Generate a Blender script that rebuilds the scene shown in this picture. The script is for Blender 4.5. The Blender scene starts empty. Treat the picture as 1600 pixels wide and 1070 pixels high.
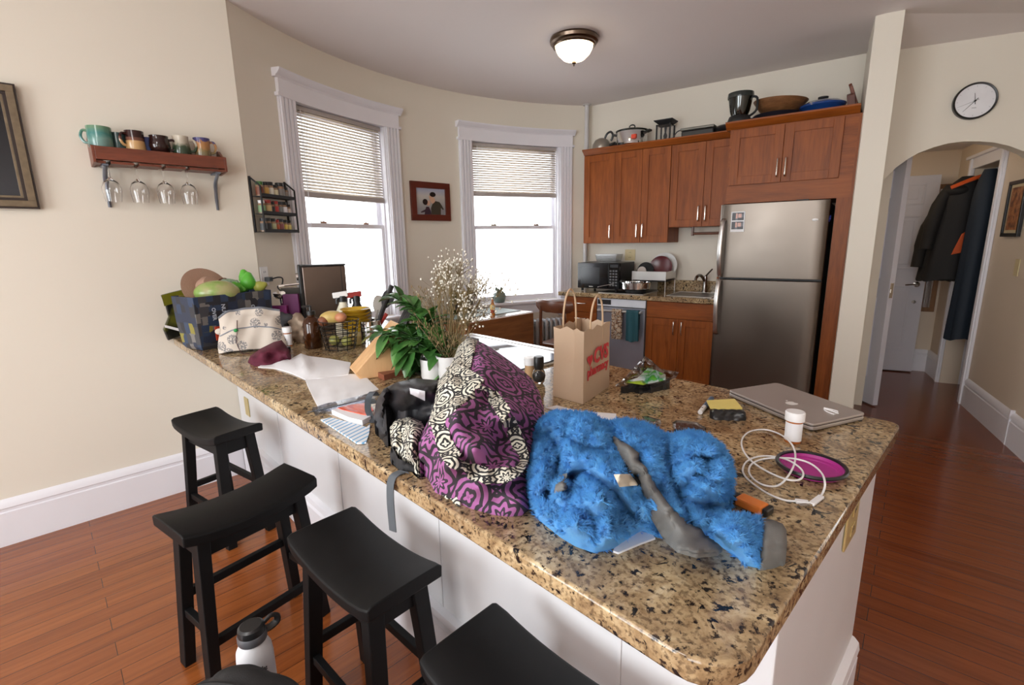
import bpy, bmesh, math, random
from mathutils import Vector, Matrix, noise
random.seed(7)
pi = math.pi
SC = bpy.context.scene
COL = SC.collection
def rad(a): return math.radians(a)
# ---------------------------------------------------------------- camera geometry (1600x1070 frame)
F = 759.4; YAW, PIT, ROL = rad(45.95), rad(11.83), rad(1.014); CAMZ = 1.44
CAM = Vector((0, 0, CAMZ))
FW = Vector((-math.sin(YAW)*math.cos(PIT), math.cos(YAW)*math.cos(PIT), -math.sin(PIT)))
_r = Vector((math.cos(YAW), math.sin(YAW), 0)); _d = FW.cross(_r)
RT = _r*math.cos(ROL) + _d*math.sin(ROL); DN = -_r*math.sin(ROL) + _d*math.cos(ROL)
def ray(u, v): return RT*((u-800)/F) + DN*((v-535)/F) + FW
def onz(u, v, z): d = ray(u, v); return CAM + d*((z-CAMZ)/d.z)
def onx(u, v, x): d = ray(u, v); return CAM + d*(x/d.x)
def ony(u, v, y): d = ray(u, v); return CAM + d*(y/d.y)
# kitchen wall frame: local x along wall, local y into the wall, fronts face -y
K0 = Vector((-3.35, 4.458)); KA = rad(10.09)
KU = Vector((math.cos(KA), math.sin(KA))); KN = Vector((math.sin(KA), -math.cos(KA)))
def K(a, b, z): q = K0 + KU*a + KN*b; return Vector((q.x, q.y, z))
def onK(u, v, b):
    d = ray(u, v); t = (K0.dot(KN)+b)/(d.x*KN.x+d.y*KN.y); p = CAM + d*t
    return (Vector((p.x, p.y))-K0).dot(KU), p.z
# hall frame
H0 = Vector((.2, 4.4)); HA = rad(17.76); HU = Vector((math.cos(HA), math.sin(HA))); HV = Vector((-math.sin(HA), math.cos(HA)))
def H(u, s, z): q = H0 + HU*u + HV*s; return Vector((q.x, q.y, z))
# round bay
BCX, BCY, BR = -1.035, 2.739, 2.877
def B(t, r, z):
    t = rad(t); return Vector((BCX-(BR-r)*math.cos(t), BCY+(BR-r)*math.sin(t), z))
def brz(t): return pi/2 - rad(t)
XL = -3.333          # left wall plane
CT = .925            # peninsula counter top
KT = .92             # kitchen counter top
CEIL = 2.81
# ---------------------------------------------------------------- mesh builder
class MB:
    def __init__(s): s.bm = bmesh.new(); s.mi = 0; s.uv = None
    def _f(s, vs):
        try:
            f = s.bm.faces.new(vs); f.material_index = s.mi; return f
        except ValueError: return None
    def v(s, p): return s.bm.verts.new(p)
    def hexa(s, P):
        V = [s.v(p) for p in P]
        for q in ((3,2,1,0),(4,5,6,7),(0,1,5,4),(1,2,6,5),(2,3,7,6),(3,0,4,7)): s._f([V[i] for i in q])
        return s
    def box(s, x0, x1, y0, y1, z0, z1):
        return s.hexa([(x0,y0,z0),(x1,y0,z0),(x1,y1,z0),(x0,y1,z0),(x0,y0,z1),(x1,y0,z1),(x1,y1,z1),(x0,y1,z1)])
    def bar(s, p0, p1, w, h, up=(0,0,1), w1=None, h1=None):
        p0, p1 = Vector(p0), Vector(p1); d = (p1-p0).normalized(); up = Vector(up)
        sx = d.cross(up)
        if sx.length < 1e-4: sx = d.cross(Vector((1,0,0)))
        sx.normalize(); sy = sx.cross(d).normalized()
        w1 = w if w1 is None else w1; h1 = h if h1 is None else h1
        P = []
        for p, a, b in ((p0, w, h), (p1, w1, h1)):
            for i, j in ((-1,-1),(1,-1),(1,1),(-1,1)): P.append(p + sx*(i*a/2) + sy*(j*b/2))
        return s.hexa(P)
    def prism(s, poly, z0, z1):
        a = [s.v((x, y, z0)) for x, y in poly]; b = [s.v((x, y, z1)) for x, y in poly]; n = len(poly)
        s._f(a[::-1]); s._f(b)
        for i in range(n): s._f([a[i], a[(i+1) % n], b[(i+1) % n], b[i]])
        return s
    def loft(s, rings, cap=True, closed=True):
        R = [[s.v(p) for p in r] for r in rings]; n = len(R[0])
        for a, b in zip(R, R[1:]):
            for i in range(n if closed else n-1): s._f([a[i], a[(i+1) % n], b[(i+1) % n], b[i]])
        if cap and closed: s._f(R[0][::-1]); s._f(R[-1])
        return s
    def tube(s, pts, r, n=8, closed=False, flat=1.0, up=None):
        pts = [Vector(p) for p in pts]; m = len(pts); rings = []; prev = None
        for i, p in enumerate(pts):
            if closed: d = pts[(i+1) % m]-pts[i-1]
            else: d = pts[min(i+1, m-1)]-pts[max(i-1, 0)]
            if d.length < 1e-9: d = Vector((0,0,1))
            d.normalize()
            if up is not None: a = d.cross(Vector(up))
            elif prev is None: a = d.orthogonal()
            else: a = prev - d*prev.dot(d)
            if a.length < 1e-6: a = d.orthogonal()
            a.normalize(); prev = a; b = d.cross(a)
            rr = r[i] if isinstance(r, (list, tuple)) else r
            rings.append([p + a*(rr*math.cos(2*pi*k/n)) + b*(rr*flat*math.sin(2*pi*k/n)) for k in range(n)])
        if closed: rings.append(rings[0])
        if closed:
            R = [[s.v(p) for p in q] for q in rings[:-1]]; R.append(R[0])
            for a, b in zip(R, R[1:]):
                for i in range(n): s._f([a[i], a[(i+1) % n], b[(i+1) % n], b[i]])
        else: s.loft(rings)
        return s
    def cyl(s, p0, p1, r0, r1=None, n=16):
        return s.tube([p0, p1], [r0, r0 if r1 is None else r1], n)
    def lathe(s, prof, o=(0,0,0), n=24, ax=None):
        o = Vector(o); M = ax or Matrix.Identity(3); rings = []
        for r, z in prof:
            rings.append([o + M @ Vector((max(r, 1e-5)*math.cos(2*pi*k/n), max(r, 1e-5)*math.sin(2*pi*k/n), z)) for k in range(n)])
        if prof[0][0] > 1e-4 and prof[-1][0] > 1e-4:
            R = [[s.v(p) for p in r] for r in rings]
            for a, b in zip(R, R[1:]+R[:1]):
                for i in range(n): s._f([a[i], a[(i+1) % n], b[(i+1) % n], b[i]])
            return s
        return s.loft(rings)
    def ell(s, c, r, rot=None, nu=16, nv=10):
        c = Vector(c); r = (r, r, r) if isinstance(r, (int, float)) else r
        M = rot or Matrix.Identity(3); rings = []
        for j in range(nv+1):
            a = -pi/2 + pi*j/nv; ca = max(math.cos(a), 1e-4)
            rings.append([c + M @ Vector((r[0]*ca*math.cos(2*pi*k/nu), r[1]*ca*math.sin(2*pi*k/nu), r[2]*math.sin(a))) for k in range(nu)])
        return s.loft(rings)
    def grid(s, G):
        R = [[s.v(p) for p in r] for r in G]
        for a, b in zip(R, R[1:]):
            for i in range(len(a)-1): s._f([a[i], a[i+1], b[i+1], b[i]])
        return s
    def sheet(s, G, th=.0006):
        # closed thin sheet from a grid of points
        G = [[Vector(p) for p in r] for r in G]; n = len(G); m = len(G[0]); N = []
        for i in range(n):
            row = []
            for j in range(m):
                a = G[i][min(j+1, m-1)]-G[i][max(j-1, 0)]; b = G[min(i+1, n-1)][j]-G[max(i-1, 0)][j]
                q = a.cross(b); row.append(q.normalized() if q.length > 1e-12 else Vector((0,0,1)))
            N.append(row)
        T = [[s.v(G[i][j]+N[i][j]*th/2) for j in range(m)] for i in range(n)]
        U = [[s.v(G[i][j]-N[i][j]*th/2) for j in range(m)] for i in range(n)]
        for i in range(n-1):
            for j in range(m-1):
                s._f([T[i][j], T[i][j+1], T[i+1][j+1], T[i+1][j]]); s._f([U[i][j], U[i+1][j], U[i+1][j+1], U[i][j+1]])
        per = [(0, j) for j in range(m)] + [(i, m-1) for i in range(1, n)] + [(n-1, j) for j in range(m-2, -1, -1)] + [(i, 0) for i in range(n-2, 0, -1)]
        for a, b in zip(per, per[1:]+per[:1]): s._f([T[a[0]][a[1]], U[a[0]][a[1]], U[b[0]][b[1]], T[b[0]][b[1]]])
        return s
    def xf(s, M):
        bmesh.ops.transform(s.bm, matrix=M, verts=s.bm.verts); return s
    def build(s, name, mats, parent=None, smooth=35, bevel=0, seg=2, subd=0, flip=True):
        if flip: bmesh.ops.recalc_face_normals(s.bm, faces=s.bm.faces)
        me = bpy.data.meshes.new(name); s.bm.to_mesh(me); s.bm.free()
        for m in (mats if isinstance(mats, (list, tuple)) else [mats]): me.materials.append(m)
        o = bpy.data.objects.new(name, me); COL.objects.link(o)
        if parent: o.parent = parent
        if smooth:
            for p in me.polygons: p.use_smooth = True
            me.set_sharp_from_angle(angle=rad(smooth))
        if bevel:
            b = o.modifiers.new('b', 'BEVEL'); b.width = bevel; b.segments = seg; b.limit_method = 'ANGLE'; b.angle_limit = rad(40); b.harden_normals = False
        if subd:
            q = o.modifiers.new('s', 'SUBSURF'); q.levels = q.render_levels = subd
        return o
def remesh(o, voxel, smooth=6, disp=None):
    r = o.modifiers.new('r', 'REMESH'); r.mode = 'VOXEL'; r.voxel_size = voxel; r.use_smooth_shade = True
    if smooth:
        q = o.modifiers.new('sm', 'SMOOTH'); q.factor = .5; q.iterations = smooth
    for size, st in (disp or []):
        t = bpy.data.textures.new('n', 'CLOUDS'); t.noise_scale = size; t.noise_depth = 2
        d = o.modifiers.new('d', 'DISPLACE'); d.texture = t; d.strength = st; d.texture_coords = 'LOCAL'; d.mid_level = .5
    dg = bpy.context.evaluated_depsgraph_get()
    me = bpy.data.meshes.new_from_object(o.evaluated_get(dg)); o.modifiers.clear()
    mats = list(o.data.materials); o.data = me; me.materials.clear()
    for m in mats: me.materials.append(m)
    for p in me.polygons: p.use_smooth = True
    return o
def tag(o, label, cat, group=None):
    o['label'] = label; o['category'] = cat
    if group: o['group'] = group
    return o
def thing(name, label, cat, loc=(0,0,0), rz=0, group=None):
    o = bpy.data.objects.new(name, None); COL.objects.link(o); o.empty_display_size = .05
    o.location = loc; o.rotation_euler = (0, 0, rz); return tag(o, label, cat, group)
def one(mb, name, mats, label, cat, loc=(0,0,0), rz=0, group=None, **k):
    o = mb.build(name, mats, None, **k); o.location = loc; o.rotation_euler = (0, 0, rz); return tag(o, label, cat, group)
def struct(mb, name, mats, parent=None, **k):
    o = mb.build(name, mats, parent, **k)
    if parent is None: o['kind'] = 'structure'
    return o
def dup(root, loc=None, rz=None, label=None, group=None):
    r = root.copy(); COL.objects.link(r)
    if loc is not None: r.location = loc
    if rz is not None: r.rotation_euler = (0, 0, rz)
    if label: r['label'] = label
    if group: r['group'] = group
    for ch in list(root.children):
        c = ch.copy(); COL.objects.link(c); c.parent = r
        for g in list(ch.children):
            d = g.copy(); COL.objects.link(d); d.parent = c
    return r
def text_mesh(mb, txt, size, M, depth=.0008, bold=0.0, shear=0.0, align='CENTER'):
    cu = bpy.data.curves.new('t', 'FONT'); cu.body = txt; cu.size = size; cu.extrude = depth; cu.offset = bold; cu.shear = shear
    cu.align_x = align; cu.align_y = 'CENTER'; cu.resolution_u = 3
    ob = bpy.data.objects.new('t', cu); COL.objects.link(ob)
    dg = bpy.context.evaluated_depsgraph_get(); dg.update()
    me = bpy.data.meshes.new_from_object(ob.evaluated_get(dg)); me.transform(M)
    n0 = len(mb.bm.faces); mb.bm.from_mesh(me); mb.bm.faces.ensure_lookup_table()
    for f in mb.bm.faces[n0:]: f.material_index = mb.mi
    bpy.data.objects.remove(ob); bpy.data.curves.remove(cu); bpy.data.meshes.remove(me)
    return mb
def smoothpath(P, n=8, closed=False):
    P = [Vector(p) for p in P]; out = []; m = len(P)
    for i in range(m if closed else m-1):
        if closed: a, b, c, d = P[i-1], P[i], P[(i+1) % m], P[(i+2) % m]
        else: a, b, c, d = P[max(i-1, 0)], P[i], P[i+1], P[min(i+2, m-1)]
        for k in range(n):
            t = k/n; out.append(.5*((2*b)+(c-a)*t+(2*a-5*b+4*c-d)*t*t+(3*b-a-3*c+d)*t*t*t))
    if not closed: out.append(P[-1])
    return out
def Rz(a): return Matrix.Rotation(a, 3, 'Z')
def axisM(d):
    return Vector(d).normalized().to_track_quat('Z', 'Y').to_matrix()
# ---------------------------------------------------------------- materials
class NT:
    def __init__(s, name):
        s.m = bpy.data.materials.new(name); s.m.use_nodes = True; s.t = s.m.node_tree
        s.b = s.t.nodes['Principled BSDF']; s.out = s.t.nodes['Material Output']
    def n(s, ty, **k):
        x = s.t.nodes.new(ty)
        for a, b in k.items(): setattr(x, a, b)
        return x
    def l(s, a, b): s.t.links.new(a, b)
    def val(s, sock, v):
        if hasattr(v, 'is_output') or isinstance(v, bpy.types.NodeSocket): s.l(v, sock)
        else: sock.default_value = v
    def math(s, op, a, b=0.0, c=None):
        x = s.n('ShaderNodeMath', operation=op); s.val(x.inputs[0], a); s.val(x.inputs[1], b)
        if c is not None: s.val(x.inputs[2], c)
        return x.outputs[0]
    def mix(s, f, a, b, mode='MIX'):
        x = s.n('ShaderNodeMix', data_type='RGBA', blend_type=mode); s.val(x.inputs[0], f)
        s.val(x.inputs[6], a if not isinstance(a, tuple) or len(a) == 4 else (*a, 1)); s.val(x.inputs[7], b if not isinstance(b, tuple) or len(b) == 4 else (*b, 1))
        return x.outputs[2]
    def co(s, kind='Object', scale=(1,1,1), rot=(0,0,0), loc=(0,0,0)):
        c = s.n('ShaderNodeTexCoord'); mp = s.n('ShaderNodeMapping'); mp.inputs['Scale'].default_value = scale
        mp.inputs['Rotation'].default_value = rot; mp.inputs['Location'].default_value = loc; s.l(c.outputs[kind], mp.inputs[0]); return mp.outputs[0]
    def noise(s, co, scale, detail=3, rough=.5, dist=0):
        x = s.n('ShaderNodeTexNoise'); s.l(co, x.inputs['Vector']); x.inputs['Scale'].default_value = scale
        x.inputs['Detail'].default_value = detail; x.inputs['Roughness'].default_value = rough; x.inputs['Distortion'].default_value = dist; return x.outputs[0]
    def vor(s, co, scale, feat='F1', out=0, rnd=1):
        x = s.n('ShaderNodeTexVoronoi', feature=feat); s.l(co, x.inputs['Vector']); x.inputs['Scale'].default_value = scale; x.inputs['Randomness'].default_value = rnd; return x.outputs[out]
    def ramp(s, f, stops, mode='LINEAR'):
        x = s.n('ShaderNodeValToRGB'); s.l(f, x.inputs[0]); x.color_ramp.interpolation = mode; e = x.color_ramp.elements
        while len(e) < len(stops): e.new(.5)
        for q, (p, c) in zip(e, stops): q.position = p; q.color = (*c, 1) if len(c) == 3 else c
        return x.outputs[0]
    def bump(s, h, st=.3, dist=.01):
        x = s.n('ShaderNodeBump'); x.inputs['Strength'].default_value = st; x.inputs['Distance'].default_value = dist; s.l(h, x.inputs['Height']); s.l(x.outputs[0], s.b.inputs['Normal'])
    def col(s, c): s.val(s.b.inputs['Base Color'], (*c, 1) if isinstance(c, tuple) and len(c) == 3 else c); return s
    def set(s, rough=.5, metal=0, **k):
        s.b.inputs['Roughness'].default_value = rough; s.b.inputs['Metallic'].default_value = metal
        for a, b in k.items(): s.b.inputs[a.replace('_', ' ')].default_value = b
        return s
def lin(r, g, b):
    f = lambda c: (c/12.92 if c <= .04045 else ((c+.055)/1.055)**2.4)
    return (f(r/255), f(g/255), f(b/255))
_MC = {}
def mat(name, c, rough=.5, metal=0, var=.06, vs=6, bump=0, bs=60, **k):
    if name in _MC: return _MC[name]
    t = NT(name); t.set(rough, metal, **k)
    co = t.co('Object'); n = t.noise(co, vs, 3)
    a = tuple(min(1, x*(1+var)) for x in c); b = tuple(x*(1-var) for x in c)
    t.col(t.ramp(n, [(.3, b), (.7, a)]))
    if bump: t.bump(t.noise(co, bs, 3), bump, .003)
    _MC[name] = t.m; return t.m
def wood(name, c1, c2, rough=.35, sc=(14, 14, 1.2), dark=None, coat=0.0, kind='Object', spec=.5):
    if name in _MC: return _MC[name]
    t = NT(name); t.set(rough, 0, Coat_Weight=coat, Coat_Roughness=.15, Specular_IOR_Level=spec)
    co = t.co(kind, scale=sc); n = t.noise(co, 2.2, 5, .6, .6); n2 = t.noise(co, 9, 3)
    c = t.ramp(n, [(.25, c1), (.75, c2)]); c = t.mix(.25, c, t.ramp(n2, [(.3, tuple(x*.6 for x in c1)), (.7, c2)]))
    t.col(c); t.bump(n2, .08, .002); _MC[name] = t.m; return t.m
def glassmat(name, c=(1,1,1), rough=0.0, ior=1.45):
    if name in _MC: return _MC[name]
    t = NT(name); t.col(c).set(rough, 0, IOR=ior, Transmission_Weight=1.0); _MC[name] = t.m; return t.m
def clearfilm(name, c=(1,1,1), amt=.12, rough=.08):
    # thin clear sheet: transparent with a fresnel gloss and a little haze
    if name in _MC: return _MC[name]
    t = NT(name); tr = t.n('ShaderNodeBsdfTransparent'); tr.inputs[0].default_value = (*c, 1)
    gl = t.n('ShaderNodeBsdfGlossy'); gl.inputs['Roughness'].default_value = rough
    lw = t.n('ShaderNodeLayerWeight'); f = t.math('MULTIPLY_ADD', t.math('POWER', lw.outputs['Facing'], 5.0), .9, .03+amt); mx = t.n('ShaderNodeMixShader'); t.l(f, mx.inputs[0]); t.l(tr.outputs[0], mx.inputs[1]); t.l(gl.outputs[0], mx.inputs[2])
    t.l(mx.outputs[0], t.out.inputs[0]); _MC[name] = t.m; return t.m
def emit(name, c, st):
    t = NT(name); t.col(c).set(.4); t.b.inputs['Emission Color'].default_value = (*c, 1); t.b.inputs['Emission Strength'].default_value = st; return t.m
# ---- shared materials
M_wall = mat('wall_paint', lin(226, 219, 205), .6, var=.012, vs=1.2, bump=.03, bs=90)
M_hallwall = mat('hall_paint', lin(220, 204, 184), .6, var=.012, vs=1.2)
M_ceil = mat('ceiling_paint', lin(226, 219, 217), .7, var=.015, vs=.8)
M_trim = mat('white_trim_paint', lin(233, 232, 238), .35, var=.012)
M_whitepanel = mat('white_panel_paint', lin(222, 222, 225), .35, var=.012)
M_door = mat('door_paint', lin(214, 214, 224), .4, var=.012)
M_black = mat('black_plastic', (.012, .012, .013), .35)
M_blackm = mat('black_matte', (.010, .010, .011), .65)
M_stool = mat('black_stained_wood', (.0035, .0035, .004), .55, var=.2, vs=20, Specular_IOR_Level=.25)
M_steel = mat('brushed_steel', (.62, .60, .58), .28, 1.0, var=.05, vs=3)
M_chrome = mat('chrome', (.8, .8, .8), .08, 1.0, var=.01)
M_nickel = mat('satin_nickel', (.70, .67, .62), .22, 1.0, var=.01)
M_white = mat('white_plastic', (.85, .85, .85), .35, var=.01)
M_paper = mat('white_paper', (.84, .85, .88), .7, var=.02)
M_cherry = wood('cherry_wood', (.165, .037, .005), (.36, .097, .014), .42, (10, 10, .9), spec=.28)
M_cherryh = wood('cherry_wood_across', (.165, .037, .005), (.36, .097, .014), .42, (.9, 10, 10), spec=.28)
M_walnut = wood('walnut_wood', (.085, .026, .012), (.20, .068, .03), .3, (2, 9, 9), coat=.2)
M_shelfwood = wood('mahogany_wood', (.10, .025, .012), (.23, .06, .03), .35, (2, 12, 12))
M_glass = glassmat('clear_glass')
M_pane = clearfilm('window_pane', (1, 1, 1), 0.0, .01)
M_brass = mat('brass_plate', lin(214, 196, 140), .35, .6, var=.02)
M_almond = mat('almond_plastic', lin(214, 196, 150), .4, var=.01)
def granite():
    t = NT('brown_granite'); t.set(.10, 0)
    co = t.co('Object'); n1 = t.noise(co, 16, 6, .7, .8); n2 = t.noise(co, 55, 5, .7); n3 = t.noise(co, 34, 4, .65, 1.2); n4 = t.noise(co, 6, 4, .6); n5 = t.noise(co, 110, 2, .6)
    base = t.ramp(n1, [(.26, lin(114, 93, 68)), (.42, lin(158, 133, 98)), (.55, lin(193, 169, 130)), (.72, lin(218, 202, 168))])
    base = t.mix(t.ramp(n4, [(.42, (0,0,0)), (.66, (.6,.6,.6))]), base, lin(124, 94, 68))
    base = t.mix(t.ramp(n5, [(.48, (0,0,0)), (.60, (.6,.6,.6))]), base, lin(84, 64, 46))
    base = t.mix(t.ramp(n2, [(.57, (0,0,0)), (.62, (1,1,1))]), base, lin(44, 36, 32))
    base = t.mix(t.ramp(n3, [(.60, (0,0,0)), (.635, (1,1,1))]), base, lin(26, 25, 28))
    t.col(base); return t.m
M_granite = granite()
def planks(name, rot, loc=(0,0,0), c1=lin(132, 70, 32), c2=lin(164, 96, 48), dark=lin(84, 40, 18)):
    t = NT(name); t.set(.22, 0, Coat_Weight=.15, Coat_Roughness=.1)
    co = t.co('Object', rot=(0,0,rot), loc=loc)
    br = t.n('ShaderNodeTexBrick'); t.l(co, br.inputs['Vector']); br.offset = .37; br.inputs['Scale'].default_value = 1
    for k, v in (('Mortar Size', .0011), ('Mortar Smooth', .1), ('Bias', 0), ('Brick Width', 1.7), ('Row Height', .083)): br.inputs[k].default_value = v
    br.inputs['Color1'].default_value = (0,0,0,1); br.inputs['Color2'].default_value = (1,1,1,1); br.inputs['Mortar'].default_value = (.5,.5,.5,1)
    mp2 = t.n('ShaderNodeMapping'); mp2.inputs['Scale'].default_value = (1.1, 20, 20); t.l(co, mp2.inputs[0]); co2 = mp2.outputs[0]; g = t.noise(co2, 2.0, 6, .65, .5)
    pl = t.ramp(br.outputs['Color'], [(0, c1), (1, c2)])
    c = t.mix(.5, pl, t.ramp(g, [(.25, dark), (.5, c1), (.8, c2)]))
    c = t.mix(br.outputs['Fac'], c, lin(46, 22, 12)); t.col(c)
    t.bump(t.math('SUBTRACT', 1.0, br.outputs['Fac']), .25, .002); return t.m
# ================================================================ the setting
M_floorL = planks('living_floor_boards', rad(-90))
M_floorR = planks('kitchen_floor_boards', rad(-6), c1=lin(116, 55, 24), c2=lin(142, 74, 34), dark=lin(72, 32, 13))
m = MB(); m.prism([(XL-.3, -3.1), (2.6, -3.1), (2.6, .9), (XL-.3, .9)], -.06, 0); struct(m, 'floor', M_floorL, smooth=0)
m = MB(); m.prism([(-4.3, .9), (2.6, .9), (2.6, 7.4), (-4.3, 7.4)], -.06, 0); struct(m, 'floor_kitchen', M_floorR, smooth=0)
# ceiling, a little lower towards the hall
AL = H(-1.0, .56, 0); AR = H(.5, .56, 0)
m = MB()
Vt = {k: m.v(p) for k, p in dict(a=(-4.4, -3.1, CEIL), b=(-4.4, 5.0, CEIL), c=(K(2.6, -.2, 0).x, K(2.6, -.2, 0).y, CEIL), col=(-.80, 4.12, CEIL), d=(AL.x, AL.y, 2.70), e=(AR.x, AR.y, 2.68), e2=(2.6, 5.4, 2.68), f=(2.6, -3.1, 2.70)).items()}
for q in ('a f col', 'a col b', 'b col c', 'col d c', 'col e d', 'col f e', 'f e2 e'): m._f([Vt[k] for k in q.split()])
R0 = bmesh.ops.extrude_face_region(m.bm, geom=list(m.bm.faces)); bmesh.ops.translate(m.bm, vec=(0, 0, .1), verts=[g for g in R0['geom'] if isinstance(g, bmesh.types.BMVert)])
struct(m, 'ceiling', M_ceil, smooth=0)
# left wall with the mug shelf, ending in an outside corner
m = MB(); m.prism([(XL, -3.1), (XL, 1.012), (XL-.06, 1.06), (XL-.5, 1.06), (XL-.5, -3.1)], 0, CEIL+.03); struct(m, 'wall_left', M_wall, smooth=0)
# bay wall with two openings
WIN = [dict(t0=-26.8, t1=-8.9, c0=-29.8, c1=-6.05), dict(t0=9.9, t1=29.7, c0=7.05, c1=32.5)]
ZS, ZH = .80, 2.405
def bayruns():
    m = MB(); cuts = [-37.0, -26.8, -8.9, 9.9, 29.7, 38.0]; WT = -.24
    for i, (a, b) in enumerate(zip(cuts, cuts[1:])):
        n = max(3, int((b-a)/1.2)); ts = [a+(b-a)*k/n for k in range(n+1)]
        spans = [(0, CEIL+.03)] if i % 2 == 0 else [(0, ZS), (ZH, CEIL+.03)]
        for z0, z1 in spans:
            m.loft([[B(t, 0, z0), B(t, WT, z0), B(t, WT, z1), B(t, 0, z1)] for t in ts])
    return m
struct(bayruns(), 'wall_bay', M_wall, smooth=30)
def arcbar(m, t0, t1, r0, r1, z0, z1, n=None):
    n = n or max(2, int(abs(t1-t0)/1.2)); ts = [t0+(t1-t0)*k/n for k in range(n+1)]
    return m.loft([[B(t, r0, z0), B(t, r1, z0), B(t, r1, z1), B(t, r0, z1)] for t in ts])
def arcprof(m, t0, t1, prof, n=None):
    n = n or max(2, int(abs(t1-t0)/1.2)); ts = [t0+(t1-t0)*k/n for k in range(n+1)]
    return m.loft([[B(t, r, z) for r, z in prof] for t in ts])
for i, w in enumerate(WIN):
    nm = 'window_%d' % (i+1)
    root = bpy.data.objects.new(nm, None); COL.objects.link(root); root['kind'] = 'structure'
    t0, t1, c0, c1 = w['t0'], w['t1'], w['c0'], w['c1']
    m = MB()
    for a, b in ((c0, t0), (t1, c1)):               # fluted side casings
        arcbar(m, a, b, .002, .018, .70, ZH, 3); q = (b-a)
        for k in range(4): arcbar(m, a+q*(.06+.24*k), a+q*(.06+.24*k+.16), .018, .030, .74, ZH-.005, 2)
        arcbar(m, a-.25, b+.25 if a == c0 else b, .002, .034, .62, .80, 2)
    e = .35                                          # head board, bead and cornice
    arcbar(m, c0-e, c1+e, .002, .034, ZH-.012, ZH+.010); arcbar(m, c0, c1, .002, .026, ZH+.01, ZH+.105)
    arcprof(m, c0-.5, c1+.5, [(.002, ZH+.10), (.028, ZH+.10), (.036, ZH+.113), (.046, ZH+.118), (.066, ZH+.142), (.066, ZH+.152), (.002, ZH+.152)])
    struct(m, 'casing', M_trim, root, smooth=30)
    m = MB(); arcprof(m, c0-.8, c1+.8, [(-.2, ZS-.035), (.07, ZS-.035), (.075, ZS-.018), (.07, ZS-.004), (-.2, ZS+.004)]); arcbar(m, c0, c1, .002, .022, ZS-.14, ZS-.036)
    struct(m, 'sill', M_trim, root, smooth=30)
    m = MB()                                         # jamb liner with parting stops
    for a, sg in ((t0, 1), (t1, -1)):
        arcbar(m, a, a+.25*sg, -.235, .004, ZS, ZH, 1)
        arcbar(m, a+.25*sg, a+.55*sg, -.065, -.040, ZS, ZH, 1); arcbar(m, a+.25*sg, a+.55*sg, -.128, -.112, ZS, ZH, 1)
    arcbar(m, t0, t1, -.235, .004, ZH-.012, ZH)
    struct(m, 'jamb', M_trim, root, smooth=30)
    def sash(zb, zt, r0, r1, bot, top, side):
        m = MB(); a, b = t0+.3, t1-.3
        A0, A1 = B(a, r0, 0), B(b, r0, 0); ch = (A1-A0).normalized(); nn = Vector((-ch.y, ch.x, 0)); L = (A1-A0).length
        if nn.dot(Vector((BCX, BCY, 0))-A0) < 0: nn = -nn
        off = -.042+ (r0+.0) *0
        def P(s, d, z): return A0 + ch*s + nn*(off*0+d) + Vector((0, 0, z))
        th = r1-r0
        def bx(s0, s1, z0, z1, d0=0, d1=th): m.hexa([P(s0,d0,z0), P(s1,d0,z0), P(s1,d1,z0), P(s0,d1,z0), P(s0,d0,z1), P(s1,d0,z1), P(s1,d1,z1), P(s0,d1,z1)])
        bx(0, side, zb, zt); bx(L-side, L, zb, zt); bx(side, L-side, zb, zb+bot); bx(side, L-side, zt-top, zt)
        o = struct(m, 'sash', M_trim, root, smooth=0, bevel=.003)
        g = MB(); s0, s1 = side-.004, L-side+.004; z0, z1 = zb+bot-.004, zt-top+.004
        m2 = g; m2.hexa([P(s0,th*.4,z0), P(s1,th*.4,z0), P(s1,th*.5,z0), P(s0,th*.5,z0), P(s0,th*.4,z1), P(s1,th*.4,z1), P(s1,th*.5,z1), P(s0,th*.5,z1)])
        struct(g, 'pane', M_pane, o, smooth=0)
        return P, L, th, o
    P, L, th, lo = sash(ZS+.004, 1.595, -.095, -.060, .055, .035, .045)
    P2, L2, th2, up = sash(1.565, ZH-.012, -.145, -.110, .032, .05, .045)
    for fr in (.25, .75):
        m = MB(); c = P(L*fr, th*.6, 1.595); m.box(-.03, .03, -.012, .012, 0, .012); m.tube([(-.02, 0, .016), (.0, .006, .02), (.028, .012, .016)], .005, 6)
        m.xf(Matrix.Translation(c) @ Matrix.Rotation(brz((t0+t1)/2), 4, 'Z')); struct(m, 'latch', M_nickel, lo)
# kitchen wall
m = MB(); a0, a1 = -.2, 2.62
m.hexa([K(a0, 0, 0), K(a1, 0, 0), K(a1, -.15, 0), K(a0, -.15, 0), K(a0, 0, CEIL+.03), K(a1, 0, CEIL+.03), K(a1, -.15, CEIL+.03), K(a0, -.15, CEIL+.03)])
struct(m, 'wall_kitchen', M_wall, smooth=0)
# stub wall beside the refrigerator (the column)
m = MB(); m.prism([(-.848, 4.12), (-.697, 4.123), (-.83, 4.70), (-.83, 5.02), (-.97, 5.02), (-.97, 4.60)], 0, CEIL+.03); struct(m, 'wall_column', M_wall, smooth=0)
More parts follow.
